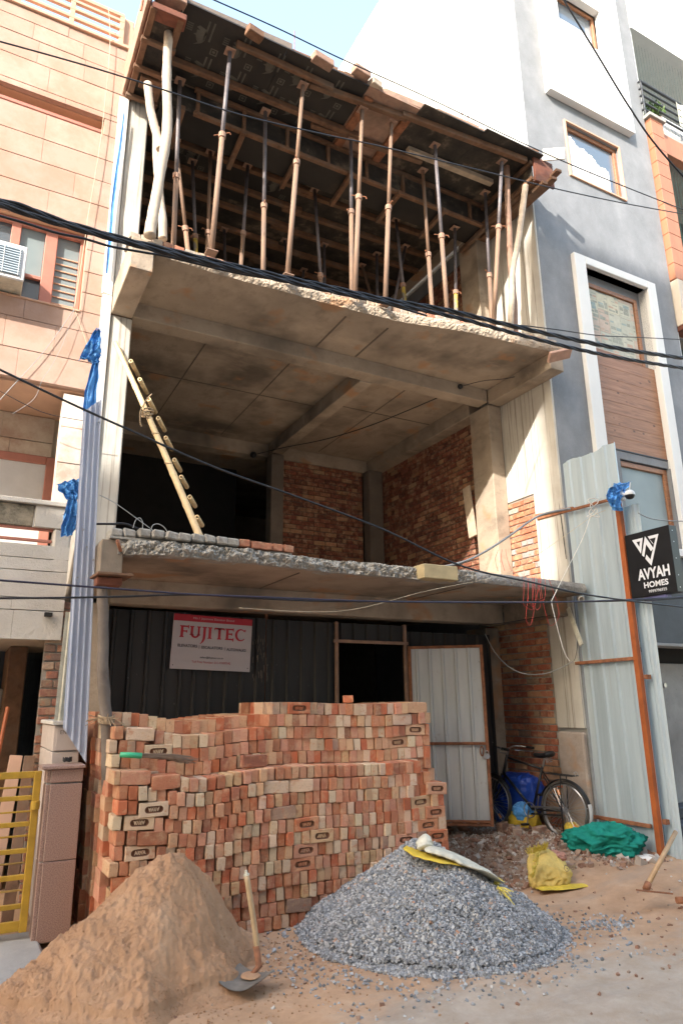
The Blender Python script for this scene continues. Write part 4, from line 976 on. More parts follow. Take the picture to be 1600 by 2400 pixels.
for (xa_, xb_, ha, hb) in ((7.79, 8.22, 0.80, 0.62), (8.24, 8.70, 0.62, 0.42)):
    gsub('curtain', MB().grid(60, 10, lambda u, v: (xa_+u*(xb_-xa_), YG+0.070-0.004*math.sin(u*38+v), 9.985+v*(ha+(hb-ha)*u+0.035*math.sin(u*9)))), M['curtain'], w2, smooth=True)
# white portal frame
PF = ((7.46, 7.70, 3.4, 8.36), (9.10, 9.30, 3.85, 8.36), (7.70, 9.10, 8.22, 8.36))
for i, a in enumerate(PF): gp('portal_frame', MB().cbox(a[0]+.001*(i == 2), a[1]-.001*(i == 2), YG-0.07, YG+0.2, a[2], a[3], 0.008), M['white_paint'])
w3 = window((7.76, 9.0, 6.85, 8.06), YG+0.10, 0.075, 'frosted')
gp('recess_back', rects(7.70, 9.10, 6.80, 8.22, [(7.76, 9.0, 6.85, 8.06)], YG+0.13, YG+0.24), M['grey_paint'])
m = N('newspaper', 0.9).world()
v = m.n('ShaderNodeTexBrick'); m.L(m.mapped((1, 1, 1)), v.inputs[0])
m.color((0.5, 0.47, 0.33))
# newspapers pasted inside the pane: each sheet its own leaf with columns of print
pc = [(0.55, 0.52, 0.40), (0.50, 0.49, 0.40), (0.46, 0.46, 0.38), (0.52, 0.42, 0.34)]
ink = simple('newsprint_ink', (0.33, 0.34, 0.29), 0.9, bump=0); red = simple('newsprint_pink', (0.50, 0.36, 0.28), 0.9, bump=0); blue = simple('newsprint_blue', (0.31, 0.37, 0.35), 0.9, bump=0)
x = 7.84
while x < 8.9:
    wdt = rnd.uniform(0.2, 0.3); z = 6.93
    while z < 7.95:
        hgt = rnd.uniform(0.24, 0.4); e = min(x+wdt, 8.92); t = min(z+hgt, 7.98)
        sh = gsub('newspaper', MB().box(x, e-0.004, YG+0.13-0.001, YG+0.1335, z, t-0.004), simple('newspaper_leaf', rnd.choice(pc), 0.9, var=0.12, scale=8, bump=0), w3)
        zz = z+0.03
        while zz < t-0.04:
            xx = x+0.02
            while xx < e-0.05:
                ww = rnd.uniform(0.05, 0.14)
                if rnd.random() < 0.6: gsub('print_block', MB().box(xx, min(xx+ww, e-0.01), YG+0.1275, YG+0.1288, zz, zz+rnd.choice((0.012, 0.03, 0.055))), rnd.choice([ink, ink, ink, red, blue]), w3)
                xx += ww+0.015
            zz += 0.06
        z = t
    x += wdt
# timber cladding planks between the two windows
z = 5.28; k = 0
while z < 6.79:
    gp('cladding_board', MB().cbox(7.702, 9.098, YG+0.03, YG+0.2, z, min(z+0.186, 6.795), 0.0025), M['wood_panel']); z += 0.188
gp('cladding_edge', MB().cbox(7.702, 9.098, YG+0.02, YG+0.2, 5.255, 5.278, 0.003), M['dark_paint'])
gp('recess_back', MB().box(7.7, 9.1, YG+0.03, YG+0.24, 5.135, 5.253), M['grey_paint'])
w4 = window((8.0, 9.08, 3.42, 5.12), YG+0.06, 0.08, 'frosted')
gp('ledge', MB().cbox(7.4, 9.8, YG-0.10, YG+0.2, 3.74, 3.85, 0.008), M['white_paint'])
# dark ground storey and steel door
gp('dark_fascia', MB().cbox(6.85, 9.8, YG-0.04, YG+0.3, 2.50, 3.735, 0.006), M['dark_paint'])
gp('fascia_lip', MB().cbox(6.85, 9.8, YG-0.07, YG+0.2, 2.455, 2.498, 0.006), M['concrete_grey'])
M['door_steel'] = simple('mauve_grey_door_paint', (0.20, 0.205, 0.25), 0.5, var=0.08, scale=2, bump=0.05)
d = gp('steel_door', MB().cbox(7.3, 8.40, YG+0.28, YG+0.34, 0.42, 2.40, 0.006), M['door_steel'])
gsub('door_frame', MB().cbox(8.40, 8.50, YG+0.20, YG+0.34, 0.42, 2.44, 0.008), M['door_steel'], d)
gsub('bottom_rail', MB().cbox(7.3, 8.399, YG+0.265, YG+0.279, 0.42, 0.54, 0.004), M['door_steel'], d)
cx, cz = 7.98, 1.50
rh = lambda s: [(cx-0.20*s, cz), (cx, cz+0.34*s), (cx+0.20*s, cz), (cx, cz-0.34*s)]
def ring(a, b, y0, y1):
    mb = MB(); n = len(a)
    V = [(x, y0, z) for x, z in a]+[(x, y0, z) for x, z in b]+[(x, y1, z) for x, z in a]+[(x, y1, z) for x, z in b]
    F = [(i, (i+1) % n, n+(i+1) % n, n+i) for i in range(n)]+[(i, 2*n+i, 2*n+(i+1) % n, (i+1) % n) for i in range(n)]+[(n+i, n+(i+1) % n, 3*n+(i+1) % n, 3*n+i) for i in range(n)]
    return mb.add(V, F)
gsub('diamond_trim', ring(rh(1), rh(0.66), YG+0.262, YG+0.2795), M['door_steel'], d)
gsub('diamond_pane', MB().prism(rh(0.655), 0.004, Matrix.Translation((0, YG+0.274, 0))), M['black'], d)
for s in (-1, 1):
    for k in (-.25, 0, .25): gsub('grille_bar', MB().beam((cx-0.10+k*0.3, YG+0.27, cz-0.10*s+k*0.35), (cx+0.10+k*0.3, YG+0.27, cz+0.10*s+k*0.35), 0.012, 0.006), M['steel'], d)
d2 = gp('steel_door', MB().cbox(8.62, 9.7, YG+0.28, YG+0.34, 0.42, 2.25, 0.006), M['concrete_grey'])
gsub('bolt', MB().tube([(8.66, YG+0.25, 1.95), (8.66, YG+0.28, 1.95)], 0.03, 10), M['steel'], d2)
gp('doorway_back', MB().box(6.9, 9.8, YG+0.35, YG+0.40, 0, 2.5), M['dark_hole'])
for i in range(3): gp('step', MB().cbox(7.25, 9.75, YG-0.55+i*0.28, YG+0.30, 0.0+i*0.14+0.002*i, 0.14+i*0.14, 0.01), M['dark_paint'])
# ================================================================ terracotta building beyond
OB = empty('balcony_building', 'terracotta clad building with netted balconies beside the grey one', 'building', (11, 8, 0))
def op(name, mb, mat, **k): return wpart(name, mb, mat, OB, **k)
M['terracotta'] = simple('terracotta_tile', (0.36, 0.15, 0.08), 0.6, var=0.12, scale=1.6, sc=(3, 1, 1), world=True)
M['pale_plaster'] = simple('pale_green_white_plaster', (0.64, 0.66, 0.64), 0.85, var=0.05, world=True)
op('rear_body', MB().box(XG1+0.01, 16, YG+1.5, 20, 0, 16.9), simple('shaded_green_wall', (0.13, 0.17, 0.165), 0.85, world=True))  # recess back wall coloured darker to stand in for balcony shade
op('party_wall', MB().box(XG1+0.005, XG1+0.06, YG+0.03, YG+1.5, 2.5, 16.9), M['pale_plaster'])
op('upper_band', MB().box(XG1+0.004, 16, YG-0.02, YG+0.2, 14.15, 17.0), M['pale_plaster'])
op('roof_coping', MB().cbox(XG1+0.004, 16, YG-0.08, YG+0.3, 17.002, 17.06, 0.01), M['peach_flat'])
op('balcony_ceiling', MB().box(XG1+0.07, 16, YG+0.2, YG+1.49, 14.15, 14.25), M['pale_plaster'])
zb = at(1515, 275, Y=YG).z
# terracotta tile pier, tile by tile
z = 8.62
while z < zb-0.1:
    op('clay_tile', MB().cbox(XG1+0.03, XG1+0.36, YG-0.10, YG+0.12, z+.003, min(z+0.3, zb-0.1)-.003, 0.004), M['terracotta']); z += 0.3
op('pier_cap', MB().cbox(XG1-0.02, XG1+0.42, YG-0.14, YG+0.16, zb-0.1, zb-0.03, 0.005), M['concrete_grey'])
op('pier_foot', MB().cbox(XG1+0.03, XG1+0.36, YG-0.12, YG+0.12, 7.75, 8.60, 0.008), M['cream'])
op('pier_under', MB().cbox(XG1+0.035, XG1+0.35, YG-0.10, YG+0.12, 7.66, 7.748, 0.004), M['lumber_red'])
for z0, z1 in ((zb-0.62, zb-0.18), (8.7, 8.95)): op('balcony_front', MB().cbox(XG1+0.362, 16, YG+0.0, YG+0.15, z0, z1, 0.006), M['terracotta'])
for z0 in (zb-0.2, 8.62): op('balcony_floor', MB().box(XG1+0.07, 16, YG+0.02, YG+1.49, z0, z0+0.12), M['concrete_grey'])
for k in range(5): op('balcony_rail', MB().tube([(XG1-0.02, YG-0.04, zb+0.10+k*0.16), (16, YG-0.04, zb+0.10+k*0.16)], 0.02 if k < 4 else 0.03, 8), M['dark_paint'])
for k in range(5): op('rail_end', MB().tube([(XG1-0.02, YG-0.04, zb+0.10+k*0.16), (XG1-0.02, YG+0.25, zb+0.10+k*0.16)], 0.02, 8), M['dark_paint'])
for x in (XG1, XG1+1.2, XG1+2.4): op('rail_post', MB().tube([(x, YG-0.04, zb-0.05), (x, YG-0.04, zb+0.76)], 0.018, 8), M['dark_paint'])
net = MB()
for k in range(26):
    x = XG1+0.08+k*0.09; net.beam((x, YG+0.17, zb-0.1), (x, YG+0.17, 14.14), 0.002, 0.002); net.beam((x+0.3, YG+0.17, 8.95), (x+0.3, YG+0.17, zb-0.63), 0.003, 0.003)
op('netting', net, simple('green_bird_net', (0.02, 0.10, 0.09), 0.8, bump=0))
op('glass_guard', MB().box(XG1+0.4, 16, YG-0.02, YG-0.005, 7.8, 8.68), M['frosted'])
A2 = empty('balcony_air_unit', 'white split air conditioner unit up on the netted balcony', 'air conditioner', (10.9, YG+0.5, 12.2))
wpart('casing', MB().cbox(10.55, 11.4, YG+0.25, YG+0.62, 11.95, 12.75, 0.03), M['white_plastic'], A2); wpart('fan_grille', MB().tube([(10.53, YG+0.43, 12.35), (10.55, YG+0.43, 12.35)], 0.15, 20), M['dark_paint'], A2)
obj('laundry', MB().grid(14, 8, lambda u, v: (10.75+u*0.9, YG-0.07+0.02*math.sin(u*14), zb+0.72-v*0.55)), M['sack_white'], smooth=True, label='pale printed cloth drying over the balcony rail', category='laundry')
pot = empty('potted_plant', 'green leafy potted plant behind the balcony rail', 'plant', (10.28, YG+0.1, zb-0.02))
wpart('pot', MB().tube([(10.28, YG+0.1, zb-0.08), (10.28, YG+0.1, zb+0.17)], [0.09, 0.13], 14), M['terracotta'], pot)
lf = MB()
for k in range(160):
    a, e, r_ = rnd.uniform(0, 6.28), rnd.uniform(0.1, 1.4), rnd.uniform(0.08, 0.38)
    c0 = Vector((10.28+r_*math.cos(a)*math.cos(e)*0.8, YG+0.1+r_*math.sin(a)*math.cos(e)*0.5, zb+0.2+r_*math.sin(e)*1.1))
    d1 = Vector((rnd.uniform(-1, 1), rnd.uniform(-1, 1), rnd.uniform(-.4, 1))).normalized()*0.07; d2_ = d1.cross(Vector((rnd.uniform(-1, 1), rnd.uniform(-1, 1), 1))).normalized()*0.022
    lf.add([c0-d1, c0+d2_, c0+d1, c0-d2_], [(0,1,2,3)])
wpart('foliage', lf, simple('leaf_green', (0.08, 0.15, 0.03), 0.6, bump=0), pot)
# ================================================================ black sheet hoarding across the ground floor
YF = 7.72
HO = empty('black_hoarding', 'black corrugated sheet hoarding closing the ground floor', 'hoarding', (3.0, YF, 0.26))
def hp(name, mb, mat, **k): return wpart(name, mb, mat, HO, **k)
for x0, x1, z0, z1 in ((1.28, 2.20, 0.27, 2.76), (2.18, 3.12, 0.27, 2.74), (3.13, 4.04, 0.27, 2.73), (4.04, 5.06, 2.50, 2.73), (5.08, 6.5, 0.27, 2.66)):
    hp('corrugated_sheet', xf(corrugated(x1-x0, z1-z0, 0.185, 0.03), Matrix.Translation((x0, YF+rnd.uniform(-.008, .008), z0))), M['black_sheet'])
for x in (4.05, 5.06): hp('post', MB().cbox(x-0.02, x+0.02, YF-0.05, YF-0.01, 0.26, 2.74, 0.003), M['trunk_dark'])
hp('top_rail', MB().cbox(4.0, 5.1, YF-0.055, YF-0.04, 2.48, 2.52, 0.003), M['trunk_dark'])
hp('back_post', MB().cbox(3.12, 3.15, YF+0.02, YF+0.05, 0.26, 2.9, 0.003), M['rust'])
gl = simple('dried_glue', (0.22, 0.17, 0.13), 0.9, bump=0)
a, b = at(590, 1502, Y=YF-0.035), at(626, 1600, Y=YF-0.035)
for k in range(46):
    x = rnd.uniform(a.x, b.x); z = rnd.uniform(b.z, a.z); h = rnd.uniform(0.02, 0.09); w = rnd.uniform(0.002, 0.006)
    if abs(z-(a.z*0.35+b.z*0.65)) < 0.02: continue
    hp('glue_streak', MB().box(x, x+w, YF-0.0375, YF-0.036, z, z+h), gl)
# elevator company board
SG = empty('sign_board', 'white sign with a red top band reading FUJITEC on the black hoarding', 'sign', (2.455, 7.66, 2.425))
W_, H_ = 0.925, 0.60
S = frame3((2.455, 7.662, 2.425), (1, 0, -0.031))
def sp_(name, mb, mat): return wpart(name, xf(mb, S), mat, SG, )
wt = simple('sign_white', (0.47, 0.42, 0.43), 0.5, var=0.03, bump=0); rd = simple('sign_red', (0.42, 0.01, 0.025), 0.5, var=0.05, bump=0); ik = simple('sign_black', (0.025, 0.025, 0.03), 0.5, bump=0)
sp_('board', MB().cbox(-W_/2, W_/2, 0, 0.012, -H_/2, H_/2, 0.002), wt)
sp_('red_band', MB().box(-W_/2, W_/2, -0.0015, -0.0003, H_/2-0.075, H_/2), rd)
tx = lambda s_, w, h, x, z, mt, **k: wpart('lettering', xf(text_mb(s_, w, h, **k), S @ Matrix.Translation((x, -0.003, z))), mt, SG, fix=False)
tx('No.1 Japanese Elevator Brand', 0.48, 0.030, 0.0, H_/2-0.037, wt)
# FUJITEC in flared capitals with a long-tailed J
def poly(mb, pts): mb.add([Vector((x, 0, z)) for x, z in pts], [tuple(range(len(pts)))])
def serif_word():
    mb = MB(); h = 0.13; w = 0.030; s = 0.011
    def stem_(x, z0=0, z1=h, wd=w):
        poly(mb, [(x, z0+.012), (x+wd, z0+.012), (x+wd, z1-.012), (x, z1-.012)])
        for z, dz in ((z0, .012), (z1-.012, .012)): poly(mb, [(x-s, z), (x+wd+s, z), (x+wd+(s if z == z1-.012 else s*.5), z+dz), (x-(s if z == z1-.012 else s*.5), z+dz)])
    def bar(x, z, l, th=.017, tip=.03):
        poly(mb, [(x, z), (x+l-.012, z), (x+l-.012, z+th), (x, z+th)]); poly(mb, [(x+l-.012, z-tip*.4), (x+l, z-tip*.5), (x+l, z+th+tip*.3), (x+l-.012, z+th+tip*.2)])
    x = -0.375
    stem_(x); bar(x+w, h-.017, .062); bar(x+w, h*.47, .045, .015, .02)
    x = -0.262; n = 14
    stem_(x, .03, h, .028); stem_(x+.082, .03, h, .022)
    out = [(x+.052+.052*math.cos(t), .048+.050*math.sin(t)) for t in np.linspace(math.pi, 2*math.pi, n)]; inn = [(x+.055+.027*math.cos(t), .048+.030*math.sin(t)) for t in np.linspace(2*math.pi, math.pi, n)]
    for i in range(n-1): poly(mb, [out[i], out[i+1], inn[n-2-i], inn[n-1-i]])
    x = -0.118
    poly(mb, [(x-s, h), (x-s, h-.012), (x+w+s, h-.012), (x+w+s, h)])
    pth = [(x, h-.012, w), (x, .04, w), (x-.002, -.005, w*.95), (x-.014, -.04, w*.7), (x-.032, -.062, w*.3)]
    for a, b in zip(pth[:-1], pth[1:]): poly(mb, [(a[0], a[1]), (b[0], b[1]), (b[0]+b[2], b[1]), (a[0]+a[2], a[1])])
    stem_(-0.055)
    x = 0.022; stem_(x+.035); poly(mb, [(x-.008, h), (x-.008, h-.019), (x+.108, h-.019), (x+.108, h)]); poly(mb, [(x-.012, h), (x-.012, h-.035), (x, h-.019)]); poly(mb, [(x+.112, h), (x+.112, h-.035), (x+.1, h-.019)])
    x = 0.150; stem_(x); bar(x+w, h-.017, .062); bar(x+w, h*.47, .045, .015, .02); bar(x+w, 0, .064)
    cx, cz = 0.325, h/2; n = 22; ts = np.linspace(0.72, 2*math.pi-0.72, n)
    out = [(cx+.066*math.cos(t), cz+.070*math.sin(t)) for t in ts]; inn = [(cx+.008+.046*math.cos(t), cz+.056*math.sin(t)) for t in ts]
    for i in range(n-1): poly(mb, [out[i], out[i+1], inn[i+1], inn[i]])
    poly(mb, [(cx+.042, cz+.06), (cx+.062, cz+.066), (cx+.058, cz+.03)]); 
    return mb
wpart('lettering', xf(serif_word(), S @ Matrix.Translation((0.0, -0.003, 0.045))), rd, SG, fix=False)
tx('ELEVATORS', 0.22, 0.032, -0.285, -0.045, ik, bold=0.02); tx('ESCALATORS', 0.243, 0.032, -0.002, -0.052, ik, bold=0.02); tx('AUTOWALKS', 0.232, 0.032, 0.285, -0.060, ik, bold=0.02)
for x in (-0.152, 0.150): sp_('divider', MB().box(x-.0015, x+.0015, -.0032, -.0028, -0.075, -0.030), ik)
tx('sales@fujitec.co.in', 0.27, 0.028, 0.0, -0.165, ik, bold=0.012); tx('Toll Free Number: 011-41607542', 0.45, 0.026, 0.0, -0.215, rd)
for x in (-1, 1):
    sp_('screw', MB().tube([(x*(W_/2-.03), -0.004, -H_/2+.04), (x*(W_/2-.03), 0, -H_/2+.04)], .006, 8), M['black'])
# ================================================================ open sheet-metal door
h0, h1 = Vector((5.09, 7.67, 0.31)), Vector((5.845, 7.08, 0.31)); DW = (h1-h0).length
DM = frame3(h0, h1-h0); DH = 2.15
DR = empty('sheet_door', 'grey corrugated metal door with rusty frame standing ajar beside the brick stack', 'door', h0)
def dp(name, mb, mat, **k): return wpart(name, xf(mb, DM), mat, DR, **k)
dp('corrugated_sheet', xf(corrugated(DW-0.06, DH-0.06, 0.165, 0.022), Matrix.Translation((0.03, -0.002, 0.03))), M['galv_door'])
for a in ((0, 0.04, 0, DH), (DW-0.04, DW, 0, DH)): dp('frame_bar', MB().cbox(a[0], a[1], -0.03, 0.012, a[2], a[3], 0.003), M['rust'])
for z in (0, DH-0.035): dp('frame_bar', MB().cbox(0.041, DW-0.041, -0.03, 0.012, z, z+0.035, 0.003), M['rust'])
dp('mid_rail', MB().cbox(0.041, DW-0.041, -0.045, -0.024, 0.93, 0.965, 0.003), M['rust'])
dp('hasp', MB().tube([(DW-0.09+0.02*math.cos(t), -0.05, 0.86+0.055*math.sin(t)) for t in np.linspace(0, 6.28, 18)], 0.009, 6), M['rust'])
lock = dp('padlock', MB().tube([(DW-0.03, -0.06, 0.80), (DW-0.03, -0.035, 0.80)], 0.032, 14), M['steel'])
dp('padlock_shackle', MB().tube([(DW-0.03+0.02*math.cos(t), -0.048, 0.825+0.04*math.sin(t)) for t in np.linspace(0, 3.14, 10)], 0.005, 6), M['steel'])
dp('bottom_rail', MB().cbox(0.041, DW-0.041, -0.04, -0.022, 0.04, 0.07, 0.003), M['rust'])

# ================================================================ sheet-metal fence along the boundary with the grey building
XF = 6.815; YP = 5.50
FE = empty('sheet_fence', 'tall pale galvanised sheet fence on the boundary with the grey building', 'fence', (XF, 5.9, 0))
def fe(name, mb, mat, **k): return wpart(name, mb, mat, FE, **k)
ZT = at(1317, 1088, X=XF).z; y0 = 6.345
def jag(u): return ZT-0.15+0.014*math.sin(u*9)+0.01*(int(u*7) % 2)
fe('corrugated_sheet', xf(corrugated(y0-YP+0.03, 0, 0.20, 0.022, top=jag), frame3((XF, y0, 0.15), (0, -1, 0))), M['galv'])
fe('corrugated_sheet', xf(corrugated(0.20, 3.95, 0.26, 0.02), frame3((XF+0.07, YP+0.02, 0.08), (0.12, -1, 0))), M['galv'])
ztp = at(1450, 1172, X=XF-0.05).z
fe('post', MB().cbox(XF-0.09, XF-0.025, YP-0.045, YP+0.02, 0.02, ztp, 0.005), M['rust_orange'])
def rail(p0, p1, x=XF-0.045, ext=0):
    a, b = at(*p0, X=x), at(*p1, X=x); return fe('rail', MB().beam(a, b, 0.035, 0.04, 0.004), M['rust'])
rail((1348, 1555), (1486, 1543)); rail((1380, 1912), (1525, 1937))
a, b = at(1259, 1216, X=XF-0.06), at(1440, 1168, X=XF-0.06)
fe('rail', MB().beam(a, b, 0.03, 0.035, 0.004), M['rust']); fe('rail', MB().beam(at(1255, 1208, X=XF-0.075), at(1342, 1190, X=XF-0.075), 0.03, 0.03, 0.004), M['rust'])
for z in (1.98, 0.47): fe('bolt_bracket', MB().cbox(XF-0.03, XF+0.03, YP-0.10, YP-0.046, z, z+0.05, 0.003), M['rust'])
fe('concrete_footing', MB().cbox(XF-0.16, XF+0.14, YP-0.16, YP+0.36, -0.05, 0.10, 0.03, jit=0.02), M['concrete_grey'])
# shop-style hanging sign
XS = 6.74; SB = empty('hanging_sign', 'black box sign with white triangle logo reading AVYAH HOMES', 'sign', (XS, 5.14, 2.88))
ys0, ys1, zs0, zs1 = 5.445, 4.845, 2.885, 3.635
blk = simple('black_acrylic', (0.012, 0.012, 0.014), 0.35, var=0.3, scale=4, bump=0)
wpart('case', MB().cbox(XS, XS+0.13, ys1, ys0, zs0, zs1, 0.004), blk, SB)
SM = frame3((XS-0.002, ys0, zs1), (0, -1, 0)); SWd, SHt = ys0-ys1, zs1-zs0
uv = lambda u, v: (u*SWd, -v*SHt)
lg = MB()
def lpoly(pts): lg.add([Vector((uv(u, v)[0], 0, uv(u, v)[1])) for u, v in pts], [tuple(range(len(pts)))])
o_, i_ = [(.17, .10), (.42, .10), (.335, .34)], [(.265, .145), (.345, .145), (.318, .225)]
for k in range(3): k2 = (k+1) % 3; lpoly([o_[k], o_[k2], i_[k2], i_[k]])
lpoly([(.47, .085), (.625, .30), (.56, .335), (.475, .215)]); lpoly([(.47, .085), (.475, .215), (.395, .40), (.35, .365)])
lpoly([(.53, .10), (.77, .10), (.70, .145), (.565, .145)]); lpoly([(.77, .10), (.53, .555), (.525, .455), (.70, .145)]); lpoly([(.53, .555), (.415, .43), (.45, .37), (.525, .455)]); lpoly([(.565, .145), (.53, .10), (.61, .22), (.645, .245)])
lw = simple('sign_letter_white', (0.72, 0.73, 0.75), 0.5, var=0.03, bump=0)
wpart('logo', xf(lg, SM), lw, SB, fix=False)
def st(s_, u0, u1, v0, v1, **k):
    a, b = uv((u0+u1)/2, (v0+v1)/2); wpart('lettering', xf(text_mb(s_, (u1-u0)*SWd, (v1-v0)*SHt, **k), SM @ Matrix.Translation((a, 0, b))), lw, SB, fix=False)
st('AVYAH', .20, .90, .575, .745, bold=0.035); st('HOMES', .31, .84, .785, .875, bold=0.03); st('9999796925', .40, .79, .91, .955, bold=0.01)
for v in (.08, .25, .5, .75, .93): wpart('rivet', MB().tube([(XS+0.05, ys1-0.004, zs1-v*SHt), (XS+0.05, ys1+0.002, zs1-v*SHt)], 0.006, 8), M['steel'], SB)
wpart('bracket', MB().cbox(XS+0.03, XS+0.09, ys0, YP+0.0, 3.55, 3.60, 0.003), M['rust'], SB); wpart('bracket', MB().cbox(XS+0.02, XS+0.10, 5.0, 5.3, 2.84, 2.883, 0.003), simple('violet_tape', (0.12, 0.12, 0.25), 0.5, bump=0), SB)
# security camera on the post
cp = Vector((XF-0.07, YP-0.05, ztp+0.03))
SCM = empty('security_camera', 'white dome security camera with two antennas on top of the orange post', 'security camera', cp)
wpart('mount', MB().cbox(cp.x-0.03, cp.x+0.05, cp.y-0.06, cp.y+0.05, cp.z-0.05, cp.z+0.055, 0.012), M['white_plastic'], SCM)
wpart('arm', MB().tube([cp+Vector((0, -.05, .01)), cp+Vector((0, -.10, .0))], 0.025, 12), M['white_plastic'], SCM)
hd = cp+Vector((0, -0.15, -0.012))
def ball(c_, r_, z0=-1, z1=1, n=18, m_=10):
    return MB().grid(n, m_, lambda u, v: (c_.x+r_*math.cos(6.2832*u)*math.sqrt(max(0, 1-(z0+(z1-z0)*v)**2)), c_.y+r_*math.sin(6.2832*u)*math.sqrt(max(0, 1-(z0+(z1-z0)*v)**2)), c_.z+r_*(z0+(z1-z0)*v)), close_u=True)
wpart('dome', ball(hd, 0.062, -0.15, 1), M['white_plastic'], SCM, smooth=True); wpart('lens', ball(hd, 0.058, -1, -0.1), M['black'], SCM, smooth=True)
for dx, dy in ((0.02, -0.02), (-0.01, -0.16)): wpart('antenna', MB().tube([cp+Vector((dx, dy, .03)), cp+Vector((dx, dy-.03, .13))], 0.006, 8), M['white_plastic'], SCM)
def crumple(c_, r_, seed, amp=0.25, fr=2.0, n=72, m_=44, floor=None, ridg=True):
    """crumpled closed cloth or sack body"""
    mb = MB()
    def f(u, v):
        a = 6.28318*u; e = (v-0.5)*math.pi; d_ = Vector((math.cos(a)*math.cos(e), math.sin(a)*math.cos(e), math.sin(e)))
        p_ = Vector((d_.x*fr+seed, d_.y*fr, d_.z*fr)); k = 1-abs(noise.noise(p_))*1.6 if ridg else noise.noise(p_)
        k2 = 1-abs(noise.noise(p_*2.7))*1.6
        k3 = 1-abs(noise.noise(p_*6.1))*1.6
        s = 1+amp*k+amp*0.45*k2+amp*0.22*k3
        q = Vector((c_[0]+d_.x*r_[0]*s, c_[1]+d_.y*r_[1]*s, c_[2]+d_.z*r_[2]*s))
        if floor is not None: q.z = max(q.z, floor+0.004*abs(d_.x))
        return q
    return mb.grid(n, m_, f, close_u=True)
bc = empty('blue_cloth', 'crumpled blue cloth wrapped round the orange post beside the security camera', 'cloth', (XF-0.1, YP, ztp-0.1))
yc = YP-0.08
wpart('fold', drape([at(*q, Y=yc) for q in ((1434, 1134), (1428, 1152), (1424, 1172), (1430, 1196))], [at(*q, Y=yc) for q in ((1478, 1130), (1462, 1146), (1452, 1168), (1452, 1198))], 3.0, 0.035, 2.2), M['tarp'], bc, smooth=True)
wpart('fold', drape([at(*q, Y=yc-0.02) for q in ((1436, 1136), (1420, 1150), (1418, 1172))], [at(*q, Y=yc-0.02) for q in ((1456, 1140), (1446, 1160), (1436, 1180))], 2.4, 0.03, 6.2), M['tarp'], bc, smooth=True)

def pillow(c_, size, rot, seed, amp=0.10, floor=None, n=80, m_=48, e=0.6, taper=0.0):
    """filled bag: squarish body with pinched corners, folds and dents"""
    rm = Matrix.Rotation(rot[2], 4, 'Z') @ Matrix.Rotation(rot[1], 4, 'Y') @ Matrix.Rotation(rot[0], 4, 'X'); mb = MB()
    pw = lambda t, q: math.copysign(abs(t)**q, t)
    def f(u, v):
        a = 6.28318*u; b = (v-0.5)*math.pi; cb, sb = pw(math.cos(b), e), pw(math.sin(b), e); d = Vector((pw(math.cos(a), e)*cb, pw(math.sin(a), e)*cb, sb))
        k = sum(w*(1-2*abs(noise.noise(Vector((d.x*q+seed, d.y*q*1.3, d.z*q*0.8+seed))))) for q, w in ((1.3, .6), (2.6, .5), (5.2, .3), (10, .14)))
        s = 1+amp*k; tp = 1-taper*(d.z+1)/2; x, y, z = d.x*size[0]*s*tp, d.y*size[1]*s*tp, d.z*size[2]*s
        z *= 1-0.22*(abs(d.x)**4)*(abs(d.y)**2)
        q = Vector(c_)+(rm @ Vector((x, y, z)))
        if floor is not None: q.z = max(q.z, floor)
        return q
    return mb.grid(n, m_, f, close_u=True)
# ================================================================ piles in front
def sand_z(x, y):
    dx, dy = x-1.50, y-5.40
    planes = [(-0.83, 0.56, .86), (-0.62, -0.78, .72), (0.10, -0.99, .98), (0.80, -0.60, 1.25), (0.90, 0.43, 1.15), (-0.2, 0.98, .9)]
    k = max(a*dx+b*dy for a, b, _ in planes); r = math.hypot(dx, dy)
    w = [math.exp(30*(a*dx+b*dy-k)) for a, b, _ in planes]; tn = sum(q*p[2] for q, p in zip(w, planes))/sum(w)
    z = 0.80-tn*(0.85*k+0.15*r)*1.04
    z = z if z > 0.10 else 0.10*math.exp((z-0.10)/0.10)-0.03
    top = 0.725+0.03*fbm(x*5, y*5); z = z if z < top-0.03 else top-0.03*math.exp(-(z-top+0.03)/0.03)
    # shovel bites on the side towards the gravel
    for bx, by, br, bd in ((1.86, 5.10, .17, .07), (1.70, 4.90, .13, .045), (1.98, 5.32, .13, .06), (1.30, 4.78, .12, .04)):
        z -= bd*math.exp(-(((x-bx)**2+(y-by)**2)/(br*br))**2)
    e = min(1, max(0.0, z+0.05)*5)
    n_ = 0.040*fbm(x*3.1, y*3.1, 2)+0.018*fbm(x*8, y*8, 5)+0.015*fbm(x*21, y*21, 7)+0.009*fbm(x*48, y*48, 9)
    return z+n_*e
def gravel_z(x, y):
    dx, dy = x-3.46, y-5.13
    dx = dx*1.14 if dx < 0 else dx
    r = math.hypot(dx*0.97, dy*1.04+0.10*dx)
    h = 0.665*(1-(math.sqrt(r*r+0.016)-0.126)/0.945)
    z = h if h > 0.05 else 0.05*math.exp((h-0.05)/0.05)-0.02
    return z+(0.045*fbm(x*2.3, y*2.3, 1)+0.03*fbm(x*6, y*6, 3))*min(1, max(0, z+.02)*6)
m = N('heaped_sand', 0.97)
c = m.ramp(m.noise(2.6, 6, 0.7), [(0.3, (0.33, 0.18, 0.095)), (0.55, (0.43, 0.25, 0.14)), (0.75, (0.52, 0.335, 0.205))])
c = m.mix(m.ramp(m.noise(30, 4, 0.6), [(0.6, 0.0), (0.75, 0.4)]), c, (0.33, 0.19, 0.11))
m.color(c); m.bump(m.noise(34, 9, 0.82), 0.65, 0.02); M['sand'] = m.m
sd_ = MB(); n = 300
sx = np.linspace(0.05, 2.75, n); sy = np.linspace(4.05, 6.6, n)
